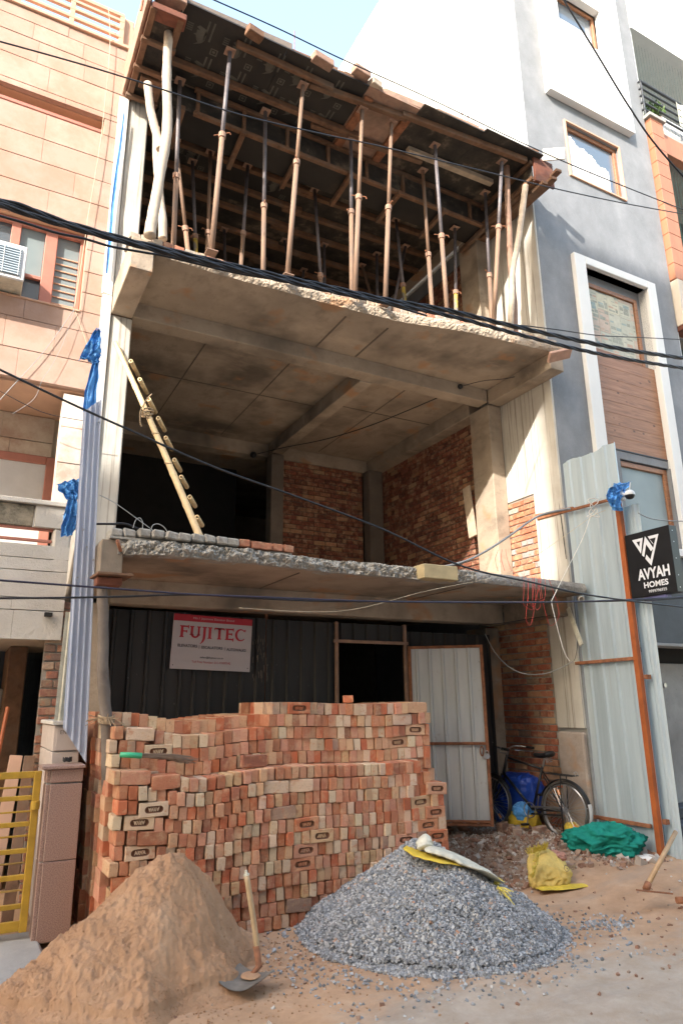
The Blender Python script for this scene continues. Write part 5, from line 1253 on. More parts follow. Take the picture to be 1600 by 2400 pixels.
hz = [[sand_z(x, y) for x in sx] for y in sy]
ids = {}
for j in range(n):
    for i in range(n):
        if hz[j][i] > -0.022+ground_z(sx[i], sy[j])*0: ids[(i, j)] = len(sd_.v); sd_.v.append((sx[i], sy[j], max(hz[j][i], -0.02)))
for j in range(n-1):
    for i in range(n-1):
        q = [(i, j), (i+1, j), (i+1, j+1), (i, j+1)]
        if all(t in ids for t in q): sd_.f.append(tuple(ids[t] for t in q))
obj('sand', sd_, M['sand'], smooth=True, fix=False, kind='stuff', label='steep heap of orange brown building sand before the brick stack', category='sand')
sand_o = bpy.data.objects['sand']

# stones: jittered hexahedra over the heap, thinning out at its foot
def stones(name, pts, smin, smax, mat, label, cat, seed=3, parent=None):
    rs = np.random.RandomState(seed); n = len(pts); P = np.array(pts)
    base = np.array([(x, y, z) for z in (-.5, .5) for y in (-.5, .5) for x in (-.5, .5)])
    V = base[None]+rs.uniform(-.22, .22, (n, 8, 3)); S_ = np.clip(rs.lognormal(math.log((smin*smax)**.5), 0.26, (n, 1, 1)), smin*.6, smax*1.5)*rs.uniform(0.65, 1.25, (n, 1, 3)); V = V*S_
    q = rs.normal(size=(n, 4)); q /= np.linalg.norm(q, axis=1)[:, None]; w, x, y, z = q.T
    Rm = np.stack([np.stack([1-2*(y*y+z*z), 2*(x*y-w*z), 2*(x*z+w*y)], -1), np.stack([2*(x*y+w*z), 1-2*(x*x+z*z), 2*(y*z-w*x)], -1), np.stack([2*(x*z-w*y), 2*(y*z+w*x), 1-2*(x*x+y*y)], -1)], 1)
    V = np.einsum('nij,nkj->nki', Rm, V)+P[:, None, :]
    fa = np.array([(0,2,3,1), (4,5,7,6), (0,1,5,4), (2,6,7,3), (0,4,6,2), (1,3,7,5)])
    F = (fa[None]+(np.arange(n)*8)[:, None, None]).reshape(-1, 4)
    me = bpy.data.meshes.new(name); me.from_pydata(V.reshape(-1, 3).tolist(), [], F.tolist()); me.update(); me.materials.append(mat)
    o = bpy.data.objects.new(name, me); COL.objects.link(o); o.parent = parent
    return tag(o, label, cat, kind='stuff')
rs = np.random.RandomState(21); pts = []
while len(pts) < 16000:
    x, y = rs.uniform(0.1, 2.6), rs.uniform(4.1, 6.1); z = sand_z(x, y)
    if z > 0.005 and (rs.rand() < 0.35 or fbm(x*4, y*4, 6) > 0.05): pts.append((x, y, z+rs.uniform(-.004, .003)))
stones('sand_clod', pts, 0.0025, 0.0052, M['sand'], None, None, 8, parent=sand_o)
pts = []
for _ in range(1500):
    a = rs.uniform(0, 6.28); r = 0.6+abs(rs.normal())*0.5; x, y = 1.5+r*math.cos(a), 5.3+r*math.sin(a)
    if y < 5.6: pts.append((x, y, ground_z(x, y)+0.003))
stones('sand_clod', pts, 0.004, 0.014, M['sand'], None, None, 9, parent=sand_o)
m = N('grey_crushed_stone', 0.85)
g_ = m.n('ShaderNodeNewGeometry')
c = m.ramp(g_.outputs['Random Per Island'], [(0.0, (0.14, 0.145, 0.15)), (0.35, (0.235, 0.24, 0.25)), (0.65, (0.33, 0.335, 0.345)), (0.9, (0.44, 0.44, 0.44)), (0.975, (0.40, 0.36, 0.31)), (1.0, (0.42, 0.22, 0.14))])
m.color(c); m.bump(m.noise(90, 4), 0.3, 0.003); M['gravel'] = m.m
rs = np.random.RandomState(11); pts = []
while len(pts) < 56000:
    x, y = rs.uniform(2.1, 4.75), rs.uniform(3.85, 6.3); z = gravel_z(x, y)
    if z > 0.0 or rs.rand() < 0.05*math.exp(z*80): pts.append((x, y, max(z, ground_z(x, y)-0.0)+rs.uniform(-0.008, 0.010)))
for _ in range(500):
    a = rs.uniform(0, 6.28); r = 0.95+abs(rs.normal())*0.2; x, y = 3.40+r*math.cos(a)*1.05, 5.13+r*math.sin(a)
    if x > 2.45 or y < 5: pts.append((x, y, ground_z(x, y)+0.006))
for _ in range(160):
    x, y = rs.normal(4.85, 0.16), rs.normal(4.55, 0.10); pts.append((x, y, ground_z(x, y)+0.006))
stones('gravel', pts, 0.0105, 0.0175, M['gravel'], 'broad heap of grey crushed stone gravel before the brick stack', 'gravel')
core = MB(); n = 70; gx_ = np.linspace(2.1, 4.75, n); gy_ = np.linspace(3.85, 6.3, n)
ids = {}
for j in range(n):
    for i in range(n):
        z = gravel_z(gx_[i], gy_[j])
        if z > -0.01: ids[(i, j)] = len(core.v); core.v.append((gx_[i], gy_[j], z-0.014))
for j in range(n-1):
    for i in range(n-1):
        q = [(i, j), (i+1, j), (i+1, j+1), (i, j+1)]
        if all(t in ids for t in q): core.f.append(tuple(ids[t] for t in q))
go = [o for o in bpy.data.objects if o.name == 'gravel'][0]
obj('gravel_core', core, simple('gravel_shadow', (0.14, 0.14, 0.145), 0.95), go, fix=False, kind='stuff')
# broken brick and concrete rubble on the raised ground by the fence
m = N('rubble', 0.95); g_ = m.n('ShaderNodeNewGeometry')
m.color(m.ramp(g_.outputs['Random Per Island'], [(0.0, (0.22, 0.11, 0.07)), (0.3, (0.28, 0.16, 0.11)), (0.5, (0.30, 0.22, 0.165)), (0.75, (0.37, 0.315, 0.265)), (1.0, (0.52, 0.47, 0.42))]))
m.bump(m.noise(50, 5), 0.5, 0.006); M['rubble'] = m.m
pts = []; big = []
while len(pts) < 3600:
    x, y = rs.uniform(4.3, 6.74), rs.uniform(5.45, 7.7)
    d = (sstep(4.3, 5.0, x+0.45*(y-5.6)))*sstep(5.45, 5.95, y)
    if rs.rand() < d and not (x < 4.35 and y > 5.6): (pts if rs.rand() > 0.09 else big).append((x, y, ground_z(x, y)+rs.uniform(-.004, .012)))
for _ in range(260):
    x, y = rs.uniform(6.0, 6.75), rs.uniform(5.35, 5.95); big.append((x, y, ground_z(x, y)+rs.uniform(-.01, .02))) if rs.rand() < .25 else pts.append((x, y, ground_z(x, y)+0.005))
for _ in range(500):
    x, y = rs.uniform(0.97, 1.45), rs.uniform(5.9, 6.9); pts.append((x, y, 0.03+rs.uniform(0, .05)))
for _ in range(350):
    x, y = rs.normal(4.4, 1.7), rs.normal(4.5, 0.7); pts.append((x, y, ground_z(x, y)+0.002))
rb = stones('rubble', pts, 0.008, 0.030, M['rubble'], 'trodden brick and concrete rubble on the ground by the bicycle', 'rubble', 5)
stones('rubble_chunk', big, 0.03, 0.075, M['rubble'], None, None, 6, parent=rb)

# ================================================================ the brick stack
BL, BH, BW = 0.225, 0.107, 0.0735           # length, height on edge, thickness
YS0 = 5.75; ZC = 0.1065
HV = [chipped(BW-.005, BL, BH-.004, k) for k in range(16)]
SV = [chipped(BL, BW-.002, BH-.004, 50+k) for k in range(6)]
def stadium(w, h, n=7):
    r = h/2; a = w/2-r
    return [(a+r*math.cos(t), r*math.sin(t)) for t in np.linspace(-math.pi/2, math.pi/2, n)]+[(-a+r*math.cos(t), r*math.sin(t)) for t in np.linspace(math.pi/2, 3*math.pi/2, n)]
def frog_brick():
    """stretcher with a recessed rounded frog in the outward face"""
    mb = MB(); s0 = stadium(0.142, 0.050); s1 = stadium(0.130, 0.040); n = len(s0)
    y0 = -BW/2; X, Z = BL/2, BH/2-.001; c = 0.005
    # outer square loop sampled to match the stadium
    def onrect(x, z, X_, Z_):
        t = math.atan2(z, x); k = min(X_/max(1e-6, abs(math.cos(t))), Z_/max(1e-6, abs(math.sin(t)))); return (k*math.cos(t), k*math.sin(t))
    dirs = [(p[0], p[1]*1.0) for p in s0]
    out = [onrect(p[0]*0.5, p[1]*0.75, X-c, Z-c) for p in dirs]
    for cx, cz in ((1, 1), (-1, 1), (-1, -1), (1, -1)):   # pull the closest sample into each corner
        k = min(range(n), key=lambda i: (out[i][0]-cx*(X-c))**2+(out[i][1]-cz*(Z-c))**2); out[k] = (cx*(X-c), cz*(Z-c))
    V = [(x, y0, z) for x, z in out]+[(x, y0, z) for x, z in s0]+[(x, y0+0.020, z) for x, z in s1]
    F = [(i, (i+1) % n, n+(i+1) % n, n+i) for i in range(n)]+[(n+i, n+(i+1) % n, 2*n+(i+1) % n, 2*n+i) for i in range(n)]+[tuple(2*n+i for i in range(n))]
    O2 = [(x*(X/(X-c)), y0+c, z*(Z/(Z-c))) for x, z in out]; O3 = [(x, BW/2, z) for x, _, z in O2]
    V += O2+O3; F += [(i, 3*n+i, 3*n+(i+1) % n, (i+1) % n) for i in range(n)]+[(3*n+i, 4*n+i, 4*n+(i+1) % n, 3*n+(i+1) % n) for i in range(n)]+[tuple(4*n+i for i in range(n-1, -1, -1))]
    mb.add(V, F); return mb
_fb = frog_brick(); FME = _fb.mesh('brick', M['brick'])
FME.materials.append(simple('shaded_dusty_frog_clay', (0.20, 0.095, 0.055), 0.95, var=0.3, scale=20))  # recess faces darkened: shade in the frog and dust put into the colour
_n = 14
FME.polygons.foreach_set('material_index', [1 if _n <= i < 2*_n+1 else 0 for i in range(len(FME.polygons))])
b_ = bmesh.new(); b_.from_mesh(FME); bmesh.ops.recalc_face_normals(b_, faces=b_.faces); b_.to_mesh(FME); b_.free()
LME = text_mb('ARVA', 0.086, 0.029, depth=0.016, mtx=Matrix.Translation((0, -BW/2+0.005, 0)), bold=0.03).mesh('lettering', M['brick'])
def sag(x, z): return (-0.055*sstep(1.25, 1.75, x)-0.030*math.exp(-((x-1.8)/0.35)**2)+0.012*math.sin(x*3.1))*min(1, z/1.1)
def yface(x, z): return 0.018*math.sin(x*2.3+0.6)+0.02*math.sin(z*3.2+x)
# stretchers seen in the photograph: (px, py, kind) kind 0 plain, 1 stamped upright, -1 stamped upside down
q4 = lambda x, y: (200+x/3.136, 1550+y/3.136); q5 = lambda x, y: (600+x/3.136, 1550+y/3.136)
NEAR = [(*q4(520, 825), 0), (*q4(365, 910), 0), (*q4(500, 1068), -1), (*q4(395, 1185), -1), (*q4(490, 1290), 0), (*q4(400, 1415), 1), (*q5(150, 885), 0), (*q5(268, 965), 0), (*q5(195, 1070), 0),
        (*q5(365, 1160), -1), (*q5(478, 1245), 1), (*q5(360, 1365), 1), (*q5(340, 1540), -1), (*q5(1325, 905), -1), (*q5(1208, 995), 1), (*q5(1313, 1090), -1), (*q5(1258, 1180), 1), (*q5(1097, 1285), -1), (*q5(1320, 1270), -1), (701, 2124, 0), (300, 2062, 0)]
FAR = [(*q5(325, 355), -1), (*q5(1075, 458), 0), (*q5(1175, 545), -1), (*q5(1052, 628), -1), (*q5(1183, 373), 0), (*q4(400, 583), 0), (*q4(530, 705), -1)]
def courses(y, specs, nz, xl, xr, ztops, z_from=0):
    """one face of the stack: list of (course, x0, x1, kind); ztops(x) = height the face reaches there"""
    S_ = {}
    for px, py, k in specs:
        p = at(px, py, Y=y); z = p.z-sag(p.x, p.z); ci = int(z/ZC); S_.setdefault(ci, []).append((p.x, k))
    out = []
    for ci in range(z_from, nz):
        x = xl(ci); end = xr(ci); st_ = sorted(S_.get(ci, []))
        last_end = -9
        segs = []
        for cx, k in st_:
            a = max(cx-BL/2, last_end+0.003); segs.append((a, a+BL+0.004, k)); last_end = a+BL+0.004
        cur = x
        for a, b, k in segs+[(end, None, None)]:
            n = max(0, int(round((a-cur)/(BW+0.0015))))
            if n and a > cur:
                w = (a-cur)/n
                for i in range(n): out.append((ci, cur+i*w, cur+(i+1)*w, 'h'))
            if b is not None: out.append((ci, a, b, k)); cur = b
    return [t for t in out if (t[0]+1)*ZC <= ztops((t[1]+t[2])/2)+0.02]
xl_near = lambda c: 1.13+0.02*math.sin(c*2.1)+rnd.uniform(-.012, .012)+(0.015 if c < 4 else 0)
xr_near = lambda c: (3.93 if c > 10 else 4.02 if c > 9 else 4.17)+rnd.uniform(-.012, .012)
near = courses(YS0, NEAR, 12, xl_near, xr_near, lambda x: 1.30)
far_top = lambda x: 1.60 if x < 1.5 else (1.60 if x < 2.5 else 1.80)
far = courses(YS0+0.235, FAR, 17, lambda c: 1.11+rnd.uniform(-.01, .01), lambda c: 4.20+rnd.uniform(-.01, .01), far_top, 11)
def hidden(p):
    """is the brick behind one of the heaps as seen from the camera"""
    for t in np.linspace(0.45, 0.985, 40):
        q = CAM+(np.array(p)-CAM)*t
        if q[2] < max(sand_z(q[0], q[1]) if 0.05 < q[0] < 2.75 and q[1] > 4.05 else -1, gravel_z(q[0], q[1]) if 2.1 < q[0] < 4.75 else -1): return True
    return False
rows = {}; cand = []
for tier, lst, y in ((0, near, YS0), (1, far, YS0+0.235)):
    rows_t = {}
    for ci, x0, x1, k in lst: rows_t.setdefault(ci, []).append((x0, x1, k))
    tops = max(rows_t)
    for ci, r_ in rows_t.items():
        r_.sort()
        for i, (x0, x1, k) in enumerate(r_):
            cx = (x0+x1)/2; z = ci*ZC+ZC/2+0.004; z += sag(cx, z)
            fy = y+yface(cx, z)+rnd.uniform(-.013, .013)
            cand.append(dict(tier=tier, ci=ci, rank=i+1, top=tops-ci+1, cx=cx, z=z, y=fy, w=x1-x0, k=k, hid=hidden((cx, fy, z+0.02)) or (tier == 1 and ci*ZC+ZC < 1.30)))
def brick_matrix(c):
    dep = BL/2 if c['k'] == 'h' else BW/2
    mt = Matrix.Translation((c['cx'], c['y']+dep, c['z'])) @ Matrix.Rotation(rnd.uniform(-.06, .06), 4, 'Z') @ Matrix.Rotation(rnd.gauss(0, .028), 4, 'Y') @ Matrix.Rotation(rnd.uniform(-.02, .02), 4, 'X')
    if c['k'] == -1: mt = mt @ Matrix.Rotation(math.pi, 4, 'Y')
    return mt
# the 300 largest in view are bricks of their own, the rest one mass
score = lambda c: (0 if c['hid'] else 1)*(3 if c['k'] != 'h' else 1)*(1.0 if c['tier'] == 0 else 0.9)/((c['cx']**2+c['y']**2)**0.5)
cand.sort(key=score, reverse=True)
mass = []
LOOSE = 3
for i, c in enumerate(cand):
    mt = brick_matrix(c)
    if i < 300-LOOSE-7 and not c['hid']:
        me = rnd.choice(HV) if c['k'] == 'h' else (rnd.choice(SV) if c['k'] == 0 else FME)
        b = bpy.data.objects.new('brick', me); COL.objects.link(b); b.matrix_world = mt
        if c['k'] == 'h': b.scale = (min(1.05, c['w']/BW), 1, 1)
        b.color = tint()+(1,)
        where = 'lower front tier' if c['tier'] == 0 else 'upper rear tier'
        kind = 'end-on brick' if c['k'] == 'h' else 'plain brick lying lengthwise' if c['k'] == 0 else 'brick stamped ARVA' if c['k'] == 1 else 'brick stamped ARVA upside down'
        tag(b, f"{kind}, {where}, {nth(c['top'])} course down, {nth(c['rank'])} from the wooden pole", 'brick', 'bricks in the stack')
        if c['k'] in (1, -1):
            l_ = bpy.data.objects.new('lettering', LME); COL.objects.link(l_); l_.parent = b; l_.color = b.color
        if c['k'] == 'h': continue
        # packing behind a lengthwise brick
        mass.append((Matrix.Translation((c['cx'], c['y']+BW+0.055, c['z'])), (BL-.01, 0.10, BH-.004), tint()))
    else:
        s_ = (c['w']-.006, BL, BH-.005) if c['k'] == 'h' else (BL, BW, BH-.003)
        mass.append((mt, s_, tint()))
# rear rows of the stack
for r_ in range(6):
    y = YS0+0.235*(r_+1)+BL/2
    for ci in range(0, 17):
        if r_ == 0 and ci >= 11: continue
        x = 1.11+rnd.uniform(-.012, .012)-(0.03*min(r_, 2))
        while x < 4.2:
            zt = far_top(x)+(0.1 if x < 2.5 and r_ > 0 else 0)+(0.0 if r_ == 0 else 0.02*math.sin(r_*2+x*4)-(0.05 if x > 2.5 else 0)*(r_ > 3))+(0.13*math.exp(-((x-3.35)/0.75)**4) if 0 < r_ < 5 else 0)
            if (ci+1)*ZC <= zt+0.03:
                z = ci*ZC+ZC/2+0.004; z += sag(x, z)
                mass.append((Matrix.Translation((x+BW/2, y+rnd.uniform(-.012, .012), z)) @ Matrix.Rotation(rnd.uniform(-.03, .03), 4, 'Z') @ Matrix.Rotation(rnd.uniform(-.02, .02), 4, 'Y'), (BW-.001, BL-0.004, BH-.002), tint()))
            x += BW+0.001
boxes_mass('stacked_brick', mass, None, M['brick_attr'], kind='stuff', label='remaining bricks of the big stack, mostly behind and low down', category='brick')
def loose_brick(loc, rot, label, c, me=None):
    b = bpy.data.objects.new('brick', me or SV[0]); COL.objects.link(b); b.location = loc; b.rotation_euler = rot; b.color = c+(1,); return tag(b, label, 'brick', None)
p = at(598, 1760, Y=5.84); loose_brick((p.x, 5.87, 1.335+sag(p.x, 1.28)), (0.0, 0.02, 0.06), 'single dark red brick lying loose on top of the lower front tier', (0.27, 0.10, 0.06), SV[1])
p = at(815, 1632, Y=6.2); loose_brick((p.x, 6.2, 1.792), (R(88), 0, R(62)), 'single orange brick crowning the upper rear tier', (0.47, 0.15, 0.07), SV[2])
for px, py, y, rz, lab, c_ in ((1178, 1958, 6.9, 0.5, 'dusty brown brick lying on the rubble by the door foot', (0.27, 0.16, 0.11)), (1268, 1965, 6.75, 0.25, 'flat pinkish broken brick under the bicycle pedal', (0.40, 0.27, 0.21)), (1212, 1968, 6.7, 0.9, 'thin tile-like brick bat lying in front of the yellow sack', (0.42, 0.31, 0.25))):
    p = at(px, py, Z=0.17); loose_brick((p.x, p.y, ground_z(p.x, p.y)+0.035), (R(90) if rz != 0.5 else 0, 0, rz), lab, c_, SV[3])
# broom
BM = empty('grass_broom', 'stiff grass broom with a green handle lying on the brick stack', 'broom', (1.25, 5.8, 1.34))
a, b = at(281, 1784, Y=5.80), at(331, 1787, Y=5.80); zz = 1.375
a.z = zz+.012; b.z = zz-0.002
wpart('handle', MB().tube([a, b], [0.020, 0.023], 12), simple('green_plastic', (0.05, 0.42, 0.20), 0.4, bump=0), BM, smooth=True)
d = (b-a).normalized(); br = MB()
for k in range(90):
    s0 = Vector((0, rnd.uniform(-.016, .016), rnd.uniform(-.016, .016))); e0 = Vector((0.0, rnd.uniform(-.06, .06), rnd.uniform(-.022, .025)))
    br.tube([b+s0-d*0.01, b+d*rnd.uniform(.18, .25)+s0*1.2+e0*0.4, b+d*rnd.uniform(.30, .46)+s0+e0+Vector((0, 0, -.02))], 0.0018, 4, cap=False)
wpart('bristle', br, simple('dry_grass_bristle', (0.20, 0.14, 0.10), 0.9, bump=0), BM, fix=False)
# ================================================================ tools, sacks and cloth on the ground
def sack(path, widths, th, seed, mat, name='body', root=None, nrm=None, amp=0.5, sub_=10):
    """limp flattened bag along a path: elliptical section, creased"""
    sp = smooth_path(path, sub_); n = len(sp); k = 26; mb = MB()
    for i, p in enumerate(sp):
        d = (sp[min(i+1, n-1)]-sp[max(i-1, 0)]).normalized(); z = Vector(nrm or (0, 0, 1)); s = d.cross(z).normalized(); u = s.cross(d)
        w = float(np.interp(i/(n-1), np.linspace(0, 1, len(widths)), widths)); e = min(1, 0.25+5*min(i, n-1-i)/(n-1))
        for j in range(k):
            a = 6.28318*j/k; cx, cy = math.cos(a), math.sin(a)
            cr = 1+amp*(0.30*noise.noise(Vector((p.x*7+cx*1.2+seed, p.y*7, cy*1.2+i*0.05)))+0.14*noise.noise(Vector((p.x*19+seed, cx*3, cy*3+i*.2))))
            mb.v.append(p+s*cx*w/2*(1+0.06*math.sin(i*1.1+seed))*cr+u*cy*th*e*cr*(1 if cy > 0 else 0.5))
    for i in range(n-1):
        for j in range(k): mb.f.append((i*k+j, i*k+(j+1) % k, (i+1)*k+(j+1) % k, (i+1)*k+j))
    mb.f += [tuple(range(k))[::-1], tuple((n-1)*k+j for j in range(k))]
    return wpart(name, mb, M[mat], root, smooth=True)
def fringe(root, c_, d_, span, n, L, mat='fray', name='frayed_fringe'):
    mb = MB(); d_ = Vector(d_).normalized(); span = Vector(span)
    for _ in range(n):
        p = Vector(c_)+span*rnd.uniform(-.5, .5)+Vector((0, 0, rnd.uniform(-.012, .012)))
        q = p+d_*L*rnd.uniform(.5, 1.2)+Vector((rnd.uniform(-1, 1), rnd.uniform(-1, 1), rnd.uniform(-.8, .7)))*L*0.35
        mb.tube([p, (p+q)/2+Vector((0, 0, rnd.uniform(-.2, .4)*L*.3)), q], 0.003, 4, cap=False)
    return wpart(name, mb, M[mat], root, fix=False)
gs = lambda x, y, h=0.03: Vector((x, y, gravel_z(x, y)+h))
def gpt(px, py, h=0.03):
    """sight line meets the gravel heap"""
    d = at(px, py, Y=1.0)-Vector(CAM)
    for t in np.arange(3.0, 8.0, 0.01):
        q = Vector(CAM)+d*t
        if q.z < max(gravel_z(q.x, q.y), ground_z(q.x, q.y))+h: return q
    return q
r = empty('white_sack', 'limp dirty white and yellow sack draped over the top of the gravel heap', 'sack', gpt(1060, 2010))
sack([gpt(993, 1990, .07), gpt(1020, 1995, .06), gpt(1060, 2010, .04), gpt(1105, 2030, .03), gpt(1152, 2062, .03)], [.18, .25, .31, .33, .27], .034, 2.2, 'sack_white', root=r)
sack([gpt(950, 1984, .035), gpt(985, 2000, .02), gpt(1030, 2013, .015), gpt(1085, 2028, .01)], [.16, .30, .34, .20], .014, 5.2, 'sack_yellow', 'yellow_fold', r)
sack([gpt(1000, 1962, .10), gpt(994, 1975, .09), gpt(998, 1990, .07)], [.07, .13, .15], .04, 8.1, 'sack_white', 'twisted_neck', r)
e = gpt(1158, 2066, .03); fringe(r, e, (0.6, -0.7, -.35), (0.14, 0.12, 0.03), 60, 0.05); fringe(r, gpt(1165, 2080, .02), (0.25, -1, -.45), (0.03, 0.02, 0), 14, 0.16)
# yellow cement sack on the ground
def gd(px, py, h=0.0): return gpt(px, py, h+0.0)
a = at(1297, 2062, Z=0.09)
r = empty('cement_sack', 'slumped yellow cement sack with frayed mouth and faded print on the rubble', 'sack', a)
c0 = gd(1270, 2070, .01); c1 = gd(1275, 2010, .02)
gz0 = ground_z(a.x, a.y)
wpart('body', pillow((a.x-0.02, a.y+0.07, gz0+0.14), (0.22, 0.11, 0.165), (R(-30), R(-14), R(-12)), 5.3, 0.24, floor=gz0, e=0.85, taper=0.5), M['sack_tan'], r, smooth=True)
sack([Vector((a.x-0.26, a.y-0.06, gz0+0.02)), Vector((a.x, a.y-0.10, gz0+0.015)), Vector((a.x+0.30, a.y-0.16, gz0+0.012))], [.10, .20, .10], .012, 6.9, 'sack_yellow', 'flap', r)
wpart('pink_rag', crumple((a.x+0.14, a.y+0.12, 0.26), (0.09, 0.08, 0.04), 1.1, 0.35, 2), simple('dull_pink_rag', (0.42, 0.20, 0.14), 0.9), r, smooth=True)
fringe(r, (a.x-0.10, a.y+0.08, 0.34), (-0.4, -0.3, 0.8), (0.22, -.05, .04), 140, 0.06); fringe(r, (a.x-0.20, a.y+0.0, 0.25), (-0.8, -0.4, 0.1), (0.05, -.05, .22), 90, 0.07)
wpart('print', xf(text_mb('Grun', 0.17, 0.06), frame3((a.x+0.02, a.y-0.205, 0.235), (1, 0.12, 0.06), (0, 0.35, 1))), simple('sack_print_ink', (0.20, 0.15, 0.06), 0.8, bump=0), r, fix=False)
# teal cloth heap
a = at(1425, 2002, Z=0.16)
r = empty('teal_cloth', 'heap of rumpled teal fabric at the foot of the sheet fence', 'cloth', a)
def heap(cx, cy, rx, ry, h, seed, base, n=90, m_=34, rot=0.0):
    mb = MB()
    def f(u, v):
        a_ = 6.28318*u; rr = v; x = math.cos(a_)*rr*(1+0.18*noise.noise(Vector((math.cos(a_)*2+seed, math.sin(a_)*2, 0)))); y = math.sin(a_)*rr*(1+0.18*noise.noise(Vector((math.cos(a_)*2, math.sin(a_)*2+seed, 4))))
        X = x*rx; Y = y*ry; wv = X*5.0+Y*13.0+2.2*noise.noise(Vector((X*3+seed, Y*3, 1))); fo = 1-1.7*abs(math.sin(wv*1.7)); fo2 = 1-abs(noise.noise(Vector((X*11+seed, Y*17, 2.3))))*2.4
        z = h*(1-rr**3.4)*(0.8+0.5*noise.noise(Vector((x*1.3+seed, y*1.3, 7))))+0.13*h*fo*(1-rr**6)+0.20*h*fo2
        if rr > 0.97: z = -0.02
        c_, s_ = math.cos(rot), math.sin(rot)
        return (cx+X*c_-Y*s_, cy+X*s_+Y*c_, base+max(z, -0.02))
    return mb.grid(n, m_, f, close_u=True)
wpart('cloth', pillow((a.x-0.03, a.y+0.0, ground_z(a.x, a.y)+0.10), (0.28, 0.18, 0.125), (0, 0, R(-38)), 3.7, 0.5, floor=ground_z(a.x, a.y)-0.01, n=120, m_=70, e=0.95), M['teal'], r, smooth=True)
b = at(1340, 1968, Z=0.18)
wpart('yellow_bag', crumple((b.x-0.02, b.y-0.03, 0.24), (0.09, 0.08, 0.11), 6.2, 0.25, 2.1, floor=0.1), M['sack_yellow'], r, smooth=True)
b = at(1390, 2000, Z=0.12)
wpart('pale_rag', heap(b.x, b.y, 0.24, 0.10, 0.05, 8.8, ground_z(b.x, b.y), 50, 16, R(-38)), M['sack_white'], r, smooth=True)
b = at(1470, 2020, Z=0.1); obj('red_rag', heap(b.x, b.y, 0.16, 0.09, 0.05, 2.8, ground_z(b.x, b.y), 50, 16, R(-38)), simple('maroon_rag', (0.22, 0.03, 0.025), 0.9), smooth=True, label='small maroon rag lying beside the teal cloth', category='rag')
b = at(1515, 2030, Z=0.08); obj('paper_scrap', heap(b.x, b.y, 0.12, 0.07, 0.03, 5.5, ground_z(b.x, b.y)+0.01, 40, 12, R(-50)), M['curtain'], smooth=True, label='crumpled white paper scrap near the foot of the orange post', category='paper')
# bags behind the bicycle
a = at(1232, 1880, X=6.58)
r = empty('blue_bundle', 'bulging bundle wrapped in blue plastic behind the bicycle', 'bundle', (6.6, a.y, 0.15))
wpart('wrap', pillow((6.60, a.y+0.12, 0.60), (0.14, 0.30, 0.22), (0, 0, 0.1), 7.7, 0.15), M['tarp_deep'], r, smooth=True)
wpart('lower_wrap', pillow((6.56, a.y+0.38, 0.36), (0.15, 0.28, 0.22), (0, 0, -0.1), 1.9, 0.15, floor=0.1), M['tarp_deep'], r, smooth=True)
r = empty('tied_sack', 'yellow and blue tied sack sitting under the bicycle chain', 'sack', (6.42, 7.25, 0.14))
wpart('body', pillow((6.45, 7.22, 0.28), (0.12, 0.18, 0.14), (0, 0, .2), 3.1, 0.14, floor=0.14), M['sack_yellow'], r, smooth=True)
wpart('blue_lining', crumple((6.42, 7.20, 0.40), (0.09, 0.12, 0.10), 8.3, 0.26, 3.0), M['tarp'], r, smooth=True)
fringe(r, (6.30, 7.12, 0.22), (-1, -0.6, 0), (0, .05, .05), 24, 0.05)
# shovel stuck in the sand foot
SH = empty('shovel', 'worn shovel with straight wooden handle standing at the foot of the sand heap', 'shovel', at(595, 2275, Z=0.03))
t, b = at(578, 2052, Y=4.86), at(607, 2265, Y=4.80); b.z = max(b.z, 0.06)
hs = smooth_path([b, b*0.6+t*0.4+Vector((.006, 0, 0)), t], 6)
wpart('handle', MB().tube(hs, [0.019]*len(hs), 12), lumber('polished_handle', (0.40, 0.28, 0.16), 0.25, 0.55), SH, smooth=True)
wpart('handle_end', MB().tube([t, t+(t-b).normalized()*0.012], 0.020, 12, hollow=0.5), M['sack_white'], SH)
bm_ = MB(); c_ = at(572, 2290, Z=0.02); fwd = (Vector((c_.x, c_.y, 0))-Vector((b.x, b.y, 0)))
dx = Vector((-0.80, -0.60, 0)).normalized(); sx_ = Vector((0.60, -0.80, 0))
def blade(u, v):
    w = 0.135*(1-0.12*max(0, v-.6)/.4) ; return b+dx*(0.02+v*0.27)+sx_*(u-.5)*2*w+Vector((0, 0, -0.045+0.035*(2*(u-.5))**2+0.02*(1-v)))
bm_.grid(13, 10, blade); bm_.grid(13, 10, lambda u, v: blade(u, v)-Vector((0, 0, .003)))
wpart('blade', bm_, simple('worn_shovel_steel', (0.26, 0.24, 0.21), 0.5, 0.5, var=0.3), SH, smooth=True)
wpart('socket', MB().tube([b+dx*0.08+Vector((0, 0, -.02)), b, b+(t-b).normalized()*0.12], [0.016, 0.022, 0.022], 10), M['rust'], SH, smooth=True)
wpart('sand_on_blade', crumple(b+dx*0.10+Vector((0, 0, -0.022)), (0.05, 0.06, 0.008), 2.1, 0.2, 2, n=28, m_=14), M['sand'], SH, smooth=True)
